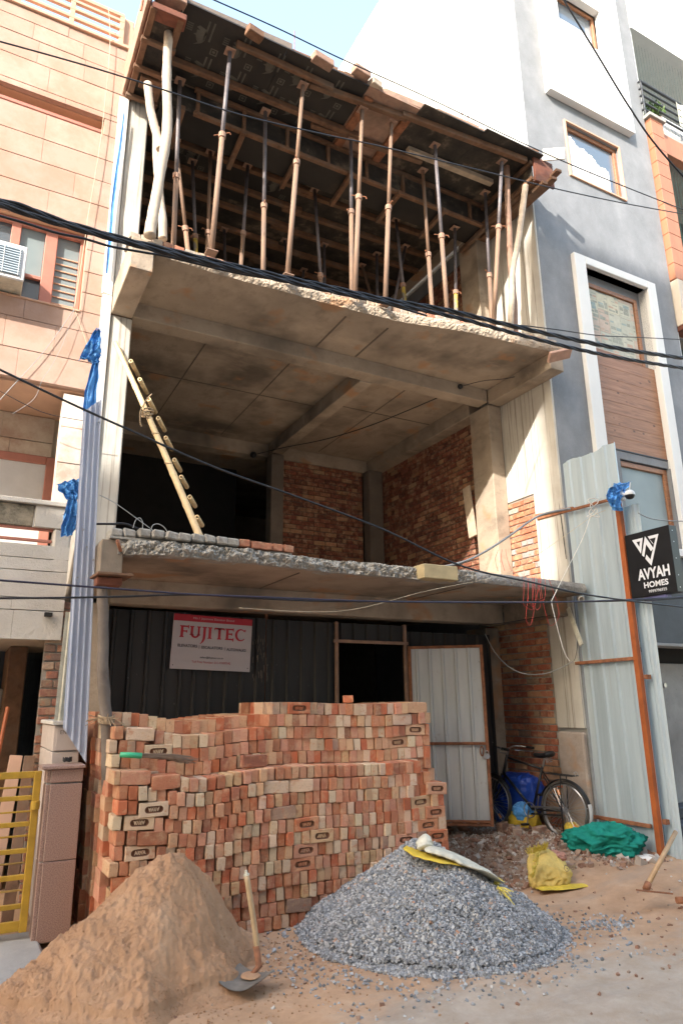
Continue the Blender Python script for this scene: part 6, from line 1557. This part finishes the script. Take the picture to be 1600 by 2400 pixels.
# hoe lying upright at the frame edge
HOE = empty('hoe', 'wooden-handled hoe standing on its blade in the loose earth', 'hoe', at(1515, 2085, Z=0.12))
t, b = at(1582, 1950, Y=4.74), at(1512, 2082, Y=4.62)
wpart('handle', MB().tube([b, t], [0.022, 0.020], 12), lumber('hoe_handle', (0.46, 0.29, 0.15), 0.25, 0.6), HOE, smooth=True)
a0, a1 = at(1493, 2086, Y=4.60), at(1572, 2094, Y=4.52)
wpart('blade', MB().beam(a0, a1, 0.05, 0.012, 0.002, up=(0, 0.1, 1)), M['rust'], HOE)
wpart('eye', MB().tube([b-Vector((0, 0, .01)), b+(t-b).normalized()*0.06], 0.03, 12), M['rust'], HOE, smooth=True)
a0 = at(1600, 2115, Z=0.08)
obj('pipe_piece', MB().tube([a0+Vector((-.06, .02, .02)), a0+Vector((.5, -.3, .02))], 0.028, 12, hollow=0.75), M['rust'], smooth=True, label='rusty pipe piece on the earth at the photo edge past the hoe', category='pipe')

# ================================================================ bicycle
BK = empty('bicycle', 'old black roadster bicycle parked against the wall beside the metal door', 'bicycle', (6.44, 7.0, 0.15))
HB = Vector((6.47, 6.53, 0.50)); V_ = Vector((-0.17, 0.985, 0)).normalized(); SD = Vector((V_.y, -V_.x, 0)); UPV = Vector((0.05, 0.0, 1)).normalized()
def bk(s, z, side=0.0): return HB+V_*s+UPV*(z-0.50+0.0)+SD*side
def bp_(name, mb, mat, **k): return wpart(name, mb, M[mat], BK, **k)
def bsub(name, mb, mat, par, **k): return sub(name, mb, M[mat], par, BK, **k)
RW = 0.335
def circ(c_, r_, n=48, a0=0, a1=6.28318, side=0.0): return [c_+V_*math.cos(t)*r_+UPV*math.sin(t)*r_+SD*side for t in np.linspace(a0, a1, n)]
def wheel(c_, nm):
    w = bp_('wheel', MB().tube(circ(c_, RW-0.017), 0.019, 10, cap=False), 'tyre', smooth=True)
    rm = MB(); 
    for s_ in (-.012, .012): rm.tube(circ(c_, RW-0.045, side=s_), 0.007, 6, cap=False)
    rm.tube(circ(c_, RW-0.042), 0.010, 6, cap=False)
    bsub('rim', rm, 'steel', w, smooth=True)
    spk = MB()
    for k in range(36):
        t = 6.28318*k/36; t2 = t+(0.55 if k % 2 else -0.55); s_ = 0.028 if k % 4 < 2 else -0.028
        spk.tube([c_+V_*math.cos(t2)*0.025+UPV*math.sin(t2)*0.025+SD*s_, c_+V_*math.cos(t)*(RW-.05)+UPV*math.sin(t)*(RW-.05)], 0.0022, 4, cap=False)
    bsub('spoke', spk, 'steel', w, fix=False)
    bsub('hub', MB().tube([c_-SD*0.055, c_-SD*0.04, c_-SD*.035, c_+SD*.035, c_+SD*.04, c_+SD*0.055], [.01, .01, .026, .026, .01, .01], 12), 'steel', w)
    for t in (1.2, 4.0): 
        p = c_+V_*math.cos(t)*0.24+UPV*math.sin(t)*0.24; q = c_+V_*math.cos(t+.02)*0.18+UPV*math.sin(t+.02)*0.18
        bsub('reflector', MB().beam(p, q, 0.030, 0.012, 0.003, up=tuple(SD)), 'orange', w)
    return w
FH = bk(1.12, 0.50); wheel(HB, 'rear'); wheel(FH, 'front')
def strip(c_, r_, a0, a1, w, n=30):
    mb = MB(); 
    def f(u, v): t = a0+(a1-a0)*u; k = (v-.5)*2; return c_+(V_*math.cos(t)+UPV*math.sin(t))*(r_-0.012*k*k)+SD*k*w
    mb.grid(n, 7, f); mb.grid(n, 7, lambda u, v: Vector(f(u, v))+(V_*math.cos(a0+(a1-a0)*u)+UPV*math.sin(a0+(a1-a0)*u))*0.002); return mb
md = bp_('mudguard', strip(HB, RW+0.022, R(25), R(200), 0.032), 'bike_black', smooth=True)
bsub('white_tail', strip(HB, RW+0.026, R(163), R(203), 0.034, 12), 'white_plastic', md, smooth=True)
bp_('mudguard', strip(FH, RW+0.022, R(10), R(150), 0.030), 'bike_black', smooth=True)
BBp = bk(0.46, 0.47); ST = bk(0.29, 0.98); HD0, HD1 = bk(0.90, 0.86), bk(0.84, 1.06)
fr_ = lambda p, q, r_=0.014, nm='frame_tube', mt='bike_black': bp_(nm, MB().tube([p, q], r_, 10), mt, smooth=True)
fr_(BBp, ST, 0.015); fr_(BBp, HD0, 0.017); fr_(bk(0.31, 0.95), HD1, 0.014); fr_(HD0-(HD1-HD0)*.1, HD1+(HD1-HD0)*.15, 0.019, 'head_tube')
for s_ in (-.05, .05):
    fr_(HB+SD*s_, BBp+SD*s_*.5, 0.009, 'chain_stay'); fr_(HB+SD*s_, bk(0.30, 0.92, s_*.3), 0.008, 'seat_stay')
    bp_('fork_blade', MB().tube(smooth_path([HD0+SD*s_*.7, bk(0.97, 0.72, s_), bk(1.02, 0.62, s_), FH+SD*s_], 5), 0.010, 8), 'bike_black', smooth=True)
bp_('chain_case', MB().tube([bk(0.02, 0.535, -.062), bk(0.44, 0.51, -.062)], 0.012, 8), 'steel'); bp_('chain_case', MB().tube([bk(0.02, 0.455, -.062), bk(0.44, 0.43, -.062)], 0.010, 8), 'bike_black')
bp_('chain_ring', MB().tube(circ(BBp, 0.085, 26, side=-.062), 0.007, 6, cap=False), 'steel')
cr = Vector(V_)*0.03-UPV*0.16
for s_, k in ((-.085, 1), (.085, -1)):
    bp_('crank', MB().tube([BBp+SD*s_, BBp+SD*s_+cr*k], 0.009, 8), 'steel'); bp_('pedal', MB().cbox(-.045, .045, -.03, .03, -.012, .012, .004, Matrix.Translation(BBp+SD*(s_*1.5)+cr*k)), 'black')
bp_('seat_post', MB().tube([bk(0.285, 0.97), bk(0.25, 1.09)], 0.012, 10), 'steel')
def saddle(u, v):
    a_ = 6.28318*u; t = v; wd = 0.105*(1-t)**0.7+0.028*t; wd *= math.sin(math.pi*min(1, (v+.02)*8)*.5) if v < .1 else 1
    th = 0.038*(1-.35*t); e = 1 if 0.02 < v < .98 else .15
    return bk(0.14+t*0.27, 1.115+0.02*(1-t)**2-0.012*math.sin(math.pi*t)+math.sin(a_)*th*e, math.cos(a_)*wd*e)
bp_('saddle', MB().grid(20, 14, saddle, close_u=True), 'black', smooth=True)
for s_ in (-.035, .035): bp_('saddle_spring', MB().tube([bk(0.19+0.0*t, 1.03+0.06*t/18.0+0.0, s_)+V_*0.016*math.cos(t)+SD*0.016*math.sin(t) for t in np.linspace(0, 18, 50)], 0.0035, 5), 'steel')
bp_('stem', MB().tube([HD1, bk(0.80, 1.16)], 0.012, 10), 'steel')
hb = smooth_path([bk(0.62, 1.17, -.25), bk(0.72, 1.18, -.25), bk(0.84, 1.19, -.17), bk(0.84, 1.16, 0), bk(0.84, 1.19, .17), bk(0.72, 1.18, .25), bk(0.62, 1.17, .25)], 8)
bp_('handlebar', MB().tube(hb, 0.011, 10), 'steel', smooth=True)
for s_ in (-.25, .25): bp_('grip', MB().tube([bk(0.60, 1.17, s_), bk(0.71, 1.18, s_)], 0.017, 10), 'black'); bp_('brake_lever', MB().tube(smooth_path([bk(0.82, 1.14, s_*.6), bk(0.74, 1.13, s_*.9), bk(0.62, 1.125, s_)], 5), 0.005, 6), 'steel')
car = MB()
for s_ in (-.06, -.02, .02, .06): car.tube([bk(-.17, 0.895, s_), bk(0.22, 0.905, s_)], 0.005, 6)
for t in (-.17, 0.03, .22): car.tube([bk(t, 0.90, -.065), bk(t, 0.90, .065)], 0.005, 6)
bp_('carrier', car, 'bike_black', fix=False)
for s_ in (-.062, .062):
    bp_('carrier_stay', MB().tube([HB+SD*s_, bk(0.0, 0.895, s_)], 0.006, 6), 'bike_black'); bp_('stand_leg', MB().tube([HB+SD*s_*1.05, bk(-0.02, 0.165, s_*1.15)], 0.010, 8), 'bike_black'); bp_('mudguard_stay', MB().tube([HB+SD*s_*.8, HB+V_*(-.33)+UPV*0.06+SD*s_*.45], 0.0025, 5), 'steel')
bp_('stand_foot', MB().tube([bk(-.02, .165, -.075), bk(-.02, .165, .075)], 0.009, 8), 'bike_black')
bp_('carrier_clip', MB().tube(smooth_path([bk(-.19, .90, -.03), bk(-.17, .94, -.02), bk(-.15, .925, 0), bk(-.17, .945, .02), bk(-.19, .90, .03)], 5), 0.003, 5), 'steel')
# ================================================================ bamboo pole ladder
LD = empty('bamboo_ladder', 'bamboo pole ladder with pegs leaning from the first slab to the upper beam', 'ladder', (1.95, 6.3, 3.28))
b0, t0 = at(470, 1262, Y=6.28), at(270, 802, Y=7.36)
ax_ = t0-b0; nn = 60; pp = [b0+ax_*(i/nn)+Vector((0.02*math.sin(i/nn*3.1), 0, -0.05*math.sin(math.pi*i/nn)*0.3)) for i in range(nn+1)]
rr = [0.036-0.010*i/nn+(0.004 if i % 9 == 0 else 0) for i in range(nn+1)]
wpart('pole', MB().tube(pp, rr, 14), M['bamboo'], LD, smooth=True)
for px, py in ((306, 846), (327, 889), (348, 936), (370, 980), (388, 1026), (408, 1078), (424, 1118), (444, 1165), (461, 1212)):
    f = (py-802)/(1262-802); q = t0+(b0-t0)*f; e = at(px+1, py, Y=q.y-0.06)
    wpart('peg', MB().tube([e, e+Vector((0.16, 0.36, 0.02))], 0.024, 12, hollow=0.5), M['bamboo'], LD, smooth=True)
kp = pp[int(nn*(1-(985-802)/460))]
rp = MB()
for k in range(4): rp.tube([kp+Vector((0.055*math.cos(t), 0.055*math.sin(t), 0.03*math.sin(t+k)+0.018*k-.03)) for t in np.linspace(0, 6.28, 18)], 0.008, 6, cap=False)
rp.tube(smooth_path([kp+Vector((-.05, -.03, .1)), kp+Vector((-.085, -.05, .0)), kp+Vector((-.08, -.05, -.12)), kp+Vector((-.06, -.05, -.17))], 6), 0.007, 6)
rp.tube(smooth_path([kp+Vector((.02, -.05, .22)), kp+Vector((-.05, -.05, .1)), kp+Vector((-.04, -.06, -.05))], 6), 0.007, 6)
for fz in (0.5, 0.35): 
    k2 = pp[int(nn*fz)]; wpart('rope_ring', MB().tube([k2+Vector((0.04*math.cos(t), 0.04*math.sin(t), 0.01*math.sin(t))) for t in np.linspace(0, 6.28, 14)], 0.005, 5, cap=False), M['rope'], LD)
wpart('rope_lashing', rp, M['rope'], LD, smooth=True)
# ================================================================ see-through plastic sheet and tarpaulins at the boundary
PS = empty('plastic_sheet', 'tall pale blue corrugated plastic sheet between the stone house and the site', 'sheet', (0.85, 6.4, 1.3))
yq = 6.40
c1, c2, c3, c4 = at(196, 965, Y=yq), at(239, 935, Y=yq), at(203, 1790, Y=yq-0.06), at(148, 1705, Y=yq-0.02)
sh = corrugated(1.0, 1.0, 0.27, 0.085, rib=0.42, th=0.008)
def warp(p):
    u, y, v = p; a = c4.lerp(c3, u); b = c1.lerp(c2, u); q = a.lerp(b, v); return (q.x, q.y+y*0.24, q.z)
sh.v = [warp(p) for p in sh.v]; wpart('corrugated_sheet', sh, M['pvc_sheet'], PS)
for u, v in ((.86, .93), (.35, .60), (.55, .55), (.9, .52), (.2, .45), (.5, .40), (.15, .22)):
    q = warp((u, -.1, v)); wpart('screw', MB().tube([Vector(q)+Vector((0, -.012, 0)), Vector(q)+Vector((0, .01, 0))], 0.009, 8), M['steel'], PS)
obj('plastic_offcut', xf(corrugated(0.13, 1.0, 0.09, 0.012), frame3(at(125, 1712, Y=6.55), (1, 0.2, 0), (0.16, 0, 1))), M['sack_white'], label='dusty pale sheet offcut leaning on top of the tiled boundary wall', category='sheet')
def hang(l, r_, y, folds, depth, seed, root, mat='tarp', name='fold'): return wpart(name, drape(along(l, y), along(r_, y), folds, depth, seed), M[mat], root, smooth=True)
r = empty('blue_tarpaulin', 'blue tarpaulin knotted and hanging beside the upper concrete column', 'tarpaulin', at(215, 850, Y=6.5))
hang([(226, 772), (208, 800), (190, 832), (186, 845)], [(236, 776), (237, 800), (236, 830), (232, 842)], 6.50, 2.6, .035, 1.5, r)
hang([(190, 838), (205, 846), (217, 852)], [(236, 832), (234, 842), (231, 854)], 6.49, 3.0, .02, 3.5, r)
hang([(216, 850), (208, 885), (197, 930), (194, 975), (200, 1015)], [(232, 852), (231, 885), (226, 930), (218, 975), (206, 1015)], 6.50, 2.2, .022, 4.5, r)
r = empty('blue_tarpaulin', 'crumpled blue tarpaulin caught on the house parapet behind the plastic sheet', 'tarpaulin', at(165, 1170, Y=6.5))
hang([(133, 1136), (136, 1150), (150, 1168), (165, 1174)], [(196, 1118), (198, 1135), (196, 1155), (190, 1172)], 6.52, 3.4, .035, 7.5, r)
hang([(160, 1168), (150, 1205), (145, 1235), (142, 1258)], [(184, 1168), (186, 1200), (182, 1230), (170, 1256)], 6.50, 2.6, .03, 9.1, r)
r = empty('blue_strip', 'thin blue plastic strip running up the joint between house and column', 'tarpaulin', at(275, 400, Y=YL-.05))
hang([(290, 265), (279, 340), (264, 450), (256, 540), (248, 640)], [(293, 265), (285, 340), (272, 450), (264, 540), (254, 640)], YL-0.06, 1.2, .008, 3.3, r)
# ================================================================ old pole under the broken slab corner
p = along([(262, 2090), (257, 1950), (254, 1820), (249, 1690), (240, 1560), (244, 1440), (238, 1372)], 6.22); p[0].z = 0.0
r = trunk('pole_prop', [p], [[.06, .055, .055, .05, .047, .045, .045]], 'trunk_grey', 'crooked grey wooden pole propping the broken slab corner')
del r['group']
k0 = p[3]
tw = MB()
for k in range(5): tw.tube([k0+Vector((0.062*math.cos(t), 0.062*math.sin(t), 0.012*k+0.02*math.sin(t))) for t in np.linspace(0, 6.28, 16)], 0.007, 5, cap=False)
for k in range(26):
    a = rnd.uniform(0, 6.28); tw.tube([k0+Vector((0.06*math.cos(a), 0.06*math.sin(a), 0.02)), k0+Vector((0.16*math.cos(a), 0.16*math.sin(a), rnd.uniform(-.06, .08)))], 0.003, 4, cap=False)
wpart('rope_tie', tw, M['rope'], r)
q = at(262, 1352, Y=6.2)
obj('packing_plank', MB().beam((0.90, 6.18, q.z), (1.20, 6.2, q.z+.004), 0.30, 0.022, 0.003), M['lumber'], label='orange plank wedged between pole head and broken slab corner', category='plank')
obj('packing_plank', MB().beam((0.92, 6.20, q.z-0.055), (1.13, 6.2, q.z-.05), 0.16, 0.07, 0.006), M['lumber_red'], label='short dark timber block right under the orange plank', category='plank')
obj('pipe_stub', MB().tube([at(276, 1268, Y=5.98), at(283, 1290, Y=6.12)], 0.016, 12, hollow=0.6), M['terracotta'] if 'terracotta' in M else M['pvc'], smooth=True, label='short peach pipe stub poking out of the broken first slab', category='pipe')
# red-handled tool and root lengths in the dark gap
a = at(222, 2075, Y=6.7)
obj('garden_tool', MB().tube([(a.x, 6.7, 0.05), (a.x+.02, 6.7, a.z+.05)], 0.012, 8).cbox(a.x-.02, a.x+.02, 6.68, 6.71, a.z-.12, a.z+.03, .003), M['red_wire'], label='red handled tool standing in the dark gap beside the granite pier', category='tool')
# ================================================================ pieces on and by the slabs
a, b = at(1292, 842, Y=5.98), at(1338, 818, Y=5.95)
obj('broken_tile', MB().beam(at(1285, 838, Y=6.0), at(1336, 826, Y=5.9), 0.16, 0.05, 0.008, up=(0, .6, 1)), simple('pinkish_slab', (0.46, 0.28, 0.21), 0.9, var=0.2), label='pinkish broken slab piece poking out past the second slab corner', category='slab piece')
a = at(1110, 1230, X=6.52)
obj('plank', MB().beam(at(1108, 1258, X=6.48), at(1092, 1142, X=6.49), 0.17, 0.03, 0.005, up=(1, 0, 0)), M['lumber_pale'], label='short pale board fixed upright against the sunlit inner column', category='plank')
pi = at(1340, 1407, X=6.70); pj = at(1362, 1404, X=6.45)
obj('pvc_pipe', MB().tube([(6.76, 6.25, pi.z+0.02), at(1362, 1404, X=6.55)], 0.034, 14, hollow=0.8), M['pvc'], smooth=True, label='grey plastic pipe end sticking out below the first slab corner', category='pipe')
obj('board', MB().beam(at(1330, 1425, X=6.70), at(1362, 1512, X=6.62), 0.06, 0.02, 0.003, up=(-1, 0, 0)), M['sack_white'], label='narrow pale board hanging askew below the plastic pipe', category='board')
r = empty('ceiling_box', 'black round ceiling hook box on the beam under the second slab', 'ceiling box', at(594, 1066, Y=7.9))
kb = at(594, 1066, Y=10.97); wpart('cap', ball(kb, 0.06, n=14, m_=8), M['black'], r, smooth=True)
kb = at(1078, 906, Y=7.38); r = empty('ceiling_box', 'black ceiling box near the column at the second slab beam', 'ceiling box', kb); wpart('cap', ball(kb, 0.04, n=14, m_=8), M['black'], r, smooth=True)
# ================================================================ cables
def cable(pix, Y, rad, mat, label, cat='cable', strands=1, name='cable', n=10, tw=9.0, parent=None):
    base = smooth_path([at(a, b, Y=(Y if not isinstance(Y, (list, tuple)) else float(np.interp(i, range(len(Y)), Y)))) for i, (a, b) in enumerate(pix)], n)
    if strands == 1: return obj(name, MB().tube(base, rad, 8), M[mat], smooth=True, label=label, category=cat)
    r = empty(name, label, cat, base[len(base)//2]); L = 0.0; acc = [0.0]
    for p_, q_ in zip(base[:-1], base[1:]): L += (q_-p_).length; acc.append(L)
    for k in range(strands):
        pts_ = []
        for p_, s_ in zip(base, acc):
            t = s_*tw+6.283*k/strands; pts_.append(p_+Vector((0, math.cos(t), math.sin(t)))*rad*1.05)
        wpart('strand', MB().tube(pts_, rad, 8), M[mat], r, smooth=True)
    return r
cable([(-60, 452), (0, 472), (60, 487), (150, 521), (300, 564), (420, 593), (600, 636), (760, 671), (900, 702), (1050, 728), (1200, 764), (1350, 797), (1480, 822), (1660, 848)], 4.6, 0.0125, 'cable', 'thick twisted black cable bundle crossing in front of the second slab', strands=3, n=14)
cable([(-60, 462), (0, 480), (150, 528), (420, 600), (760, 679), (1050, 740), (1200, 780), (1350, 818), (1480, 844), (1660, 872)], 4.55, 0.0105, 'cable', 'lower twisted black cable bundle parting from the thick one by the grey building', strands=3, n=18, tw=11)
cable([(-60, 488), (0, 506), (60, 523), (130, 545), (200, 560), (262, 578), (340, 592), (400, 603), (560, 641), (700, 664), (860, 700), (1000, 740)], 4.7, 0.0095, 'cable', 'thin black cable dipping just below the thick bundle')
cable([(-60, 836), (0, 866), (150, 938), (300, 1006), (500, 1094), (700, 1166), (900, 1242), (1080, 1326), (1250, 1366), (1400, 1398), (1660, 1430)], 4.6, 0.0085, 'cable', 'straight black cable crossing diagonally before the bamboo ladder')
cable([(-60, 82), (0, 97), (200, 153), (370, 206), (560, 268), (750, 313), (900, 345), (1160, 408), (1300, 442), (1470, 478), (1660, 512)], 4.8, 0.0065, 'cable', 'thin black wire crossing the props of the top floor')
cable([(440, -28), (502, 0), (650, 66), (800, 138), (1000, 228), (1228, 337), (1400, 412), (1660, 515)], 4.8, 0.0065, 'cable', 'thin black wire above the roof edge against the sky')
cable([(1296, -40), (1320, 0), (1395, 122), (1470, 245), (1540, 345), (1660, 480)], 4.4, 0.0115, 'cable', 'heavy black cable running steeply across the grey building windows')
cable([(-60, 1355), (0, 1360), (150, 1371), (300, 1382), (450, 1393), (600, 1399), (900, 1410), (1200, 1412), (1350, 1410), (1500, 1404), (1660, 1396)], 4.7, 0.007, 'cable_violet', 'dark violet cable strung level before the elevator sign')
cable([(-60, 1402), (0, 1402), (150, 1401), (300, 1398), (450, 1394), (600, 1402), (760, 1409), (1000, 1410), (1300, 1411), (1500, 1407), (1660, 1398)], 4.72, 0.007, 'cable', 'black cable crossing the violet one before the elevator sign')
cable([(1190, 759), (1300, 772), (1400, 786), (1500, 791), (1660, 799)], 4.6, 0.0055, 'cable', 'thin single wire over the framed window of the grey building')
cable([(-40, 895), (0, 916), (60, 948), (120, 972), (215, 989)], YL-0.2, 0.004, 'cable', 'thin loose wire across the recess of the stone house')
cable([(255, 0+20), (258, 110), (240, 300), (222, 420), (208, 500), (200, 560), (175, 724)], YL-0.06, 0.004, 'cable_tan', 'thin cord hanging down the stone house facade')
cable([(175, 724), (140, 775), (90, 840), (30, 905), (-30, 970)], YL-0.03, 0.0035, 'cable_grey', 'wire sloping away from the pink window corner')
cable([(175, 724), (150, 800), (120, 860), (100, 890), (80, 935), (30, 970)], YL-0.06, 0.002, 'cable_grey', 'thin grey wire drooping below the pink window')
cable([(175, 724), (195, 780), (215, 840)], YL-0.05, 0.003, 'cable_tan', 'short thin string from the pink window corner to the tarpaulin')
cable([(594, 1066), (660, 1050), (760, 1030), (860, 1000), (960, 960), (1030, 930)], [10.9, 10.2, 9.6, 9.0, 8.3, 7.7], 0.008, 'cable', 'black wire sagging below the ceiling of the first floor')
cable([(1078, 906), (1130, 893), (1180, 888), (1230, 878), (1262, 874), (1275, 890), (1285, 960), (1290, 1030), (1300, 1110), (1312, 1200), (1326, 1310)], [7.36, 7.1, 6.9, 6.7, 6.62, 6.6, 6.55, 6.5, 6.46, 6.42, 6.36], 0.005, 'cable', 'thin black wire running down the white cement wall')
cable([(1010, 1334), (1080, 1318), (1130, 1296), (1190, 1258), (1240, 1222), (1275, 1204), (1335, 1192)], [6.2, 6.1, 6.05, 6.0, 6.0, 6.0, 6.0], 0.013, 'cable_grey', 'grey plastic conduit bending up from the first slab to the fence rail')
cable([(1418, 1196), (1384, 1212), (1300, 1272), (1230, 1318), (1178, 1348), (1000, 1385), (800, 1432), (560, 1425)], [5.6, 5.7, 5.8, 5.8, 5.85, 5.9, 5.95, 6.0], 0.0025, 'cable_tan', 'pale cord stretched from the fence rail towards the hoarding')
cable([(1384, 1205), (1365, 1260), (1330, 1330), (1298, 1395), (1292, 1412), (1300, 1450), (1310, 1490), (1322, 1530), (1334, 1550)], 5.75, 0.0045, 'cable_white', 'white cord dropping from the fence rail past the slab corner')
lp_ = smooth_path([at(1384+12*math.cos(t*2.3)+t, 1190+22*math.sin(t), Y=5.72) for t in np.linspace(0, 12, 22)], 4)
obj('cord_loop', MB().tube(lp_, 0.005, 6), M['cable_white'], smooth=True, label='loose coil of white cord tied on the fence rail', category='cord')
cable([(1136, 1486), (1160, 1530), (1195, 1565), (1235, 1580), (1280, 1578), (1320, 1562), (1345, 1548)], [7.3, 7.0, 6.8, 6.7, 6.6, 6.5, 6.45], 0.006, 'cable_grey', 'grey cable sagging along the brick wall above the bicycle')
cable([(1120, 1465), (1180, 1460), (1240, 1450), (1290, 1442)], [7.3, 7.0, 6.75, 6.5], 0.006, 'cable', 'black cable under the first slab by the brick wall')
cable([(1345, 1548), (1350, 1530), (1353, 1500)], 6.35, 0.004, 'cable', 'short black wire end rising beside the white pier')
cable([(1494, 1202), (1540, 1218), (1660, 1224)], 5.2, 0.007, 'cable_grey', 'pale cable leaving past the black hanging sign')
RWT = empty('red_wiring', 'tangle of thin red electrical wires hanging off the first slab corner', 'wiring', at(1270, 1400, Y=5.95))
for k in range(6):
    x0 = rnd.uniform(1225, 1285); dx_ = rnd.uniform(-12, 22); dep = rnd.uniform(60, 140)
    pts_ = [at(x0, 1345+rnd.uniform(-6, 12), Y=5.97), at(x0+dx_*.4, 1345+dep*.5, Y=5.9), at(x0+dx_, 1345+dep*.85, Y=5.88), at(x0+dx_+rnd.uniform(8, 22), 1345+dep, Y=5.88), at(x0+dx_+rnd.uniform(16, 34), 1345+dep*.75, Y=5.9), at(x0+rnd.uniform(5, 30), 1352, Y=5.95)]
    pts_ = [p_ if p_.x < 6.72 else Vector((6.72, p_.y, p_.z)) for p_ in pts_]
    wpart('wire_loop', MB().tube(smooth_path(pts_, 7), 0.0022, 5), M['red_wire'], RWT, smooth=True)
for k in range(3): wpart('wire_loop', MB().tube(smooth_path([at(1168+k*8, 1288, Y=6.9), at(1160+k*14, 1310, Y=6.7), at(1166+k*16, 1338, Y=6.3)], 6), 0.0028, 5), M['red_wire'], RWT, smooth=True)
BWr = empty('wire_end', 'looped grey wire ends sticking up behind the brick course of the first slab', 'wiring', at(320, 1235, Y=6.4))
wpart('wire', MB().tube(smooth_path(along([(225, 1228), (265, 1228), (295, 1228), (330, 1242), (345, 1246)], 6.42), 6), 0.011, 8), M['cable'], BWr, smooth=True)
for pts_ in ([(312, 1238), (318, 1220), (328, 1214), (335, 1225), (334, 1243)], [(354, 1246), (358, 1232), (370, 1228), (384, 1235), (396, 1252)], [(234, 1160), (265, 1176), (300, 1200), (368, 1250)]):
    wpart('wire', MB().tube(smooth_path(along(pts_, 6.40), 7), 0.004, 6), M['cable_grey'], BWr, smooth=True)
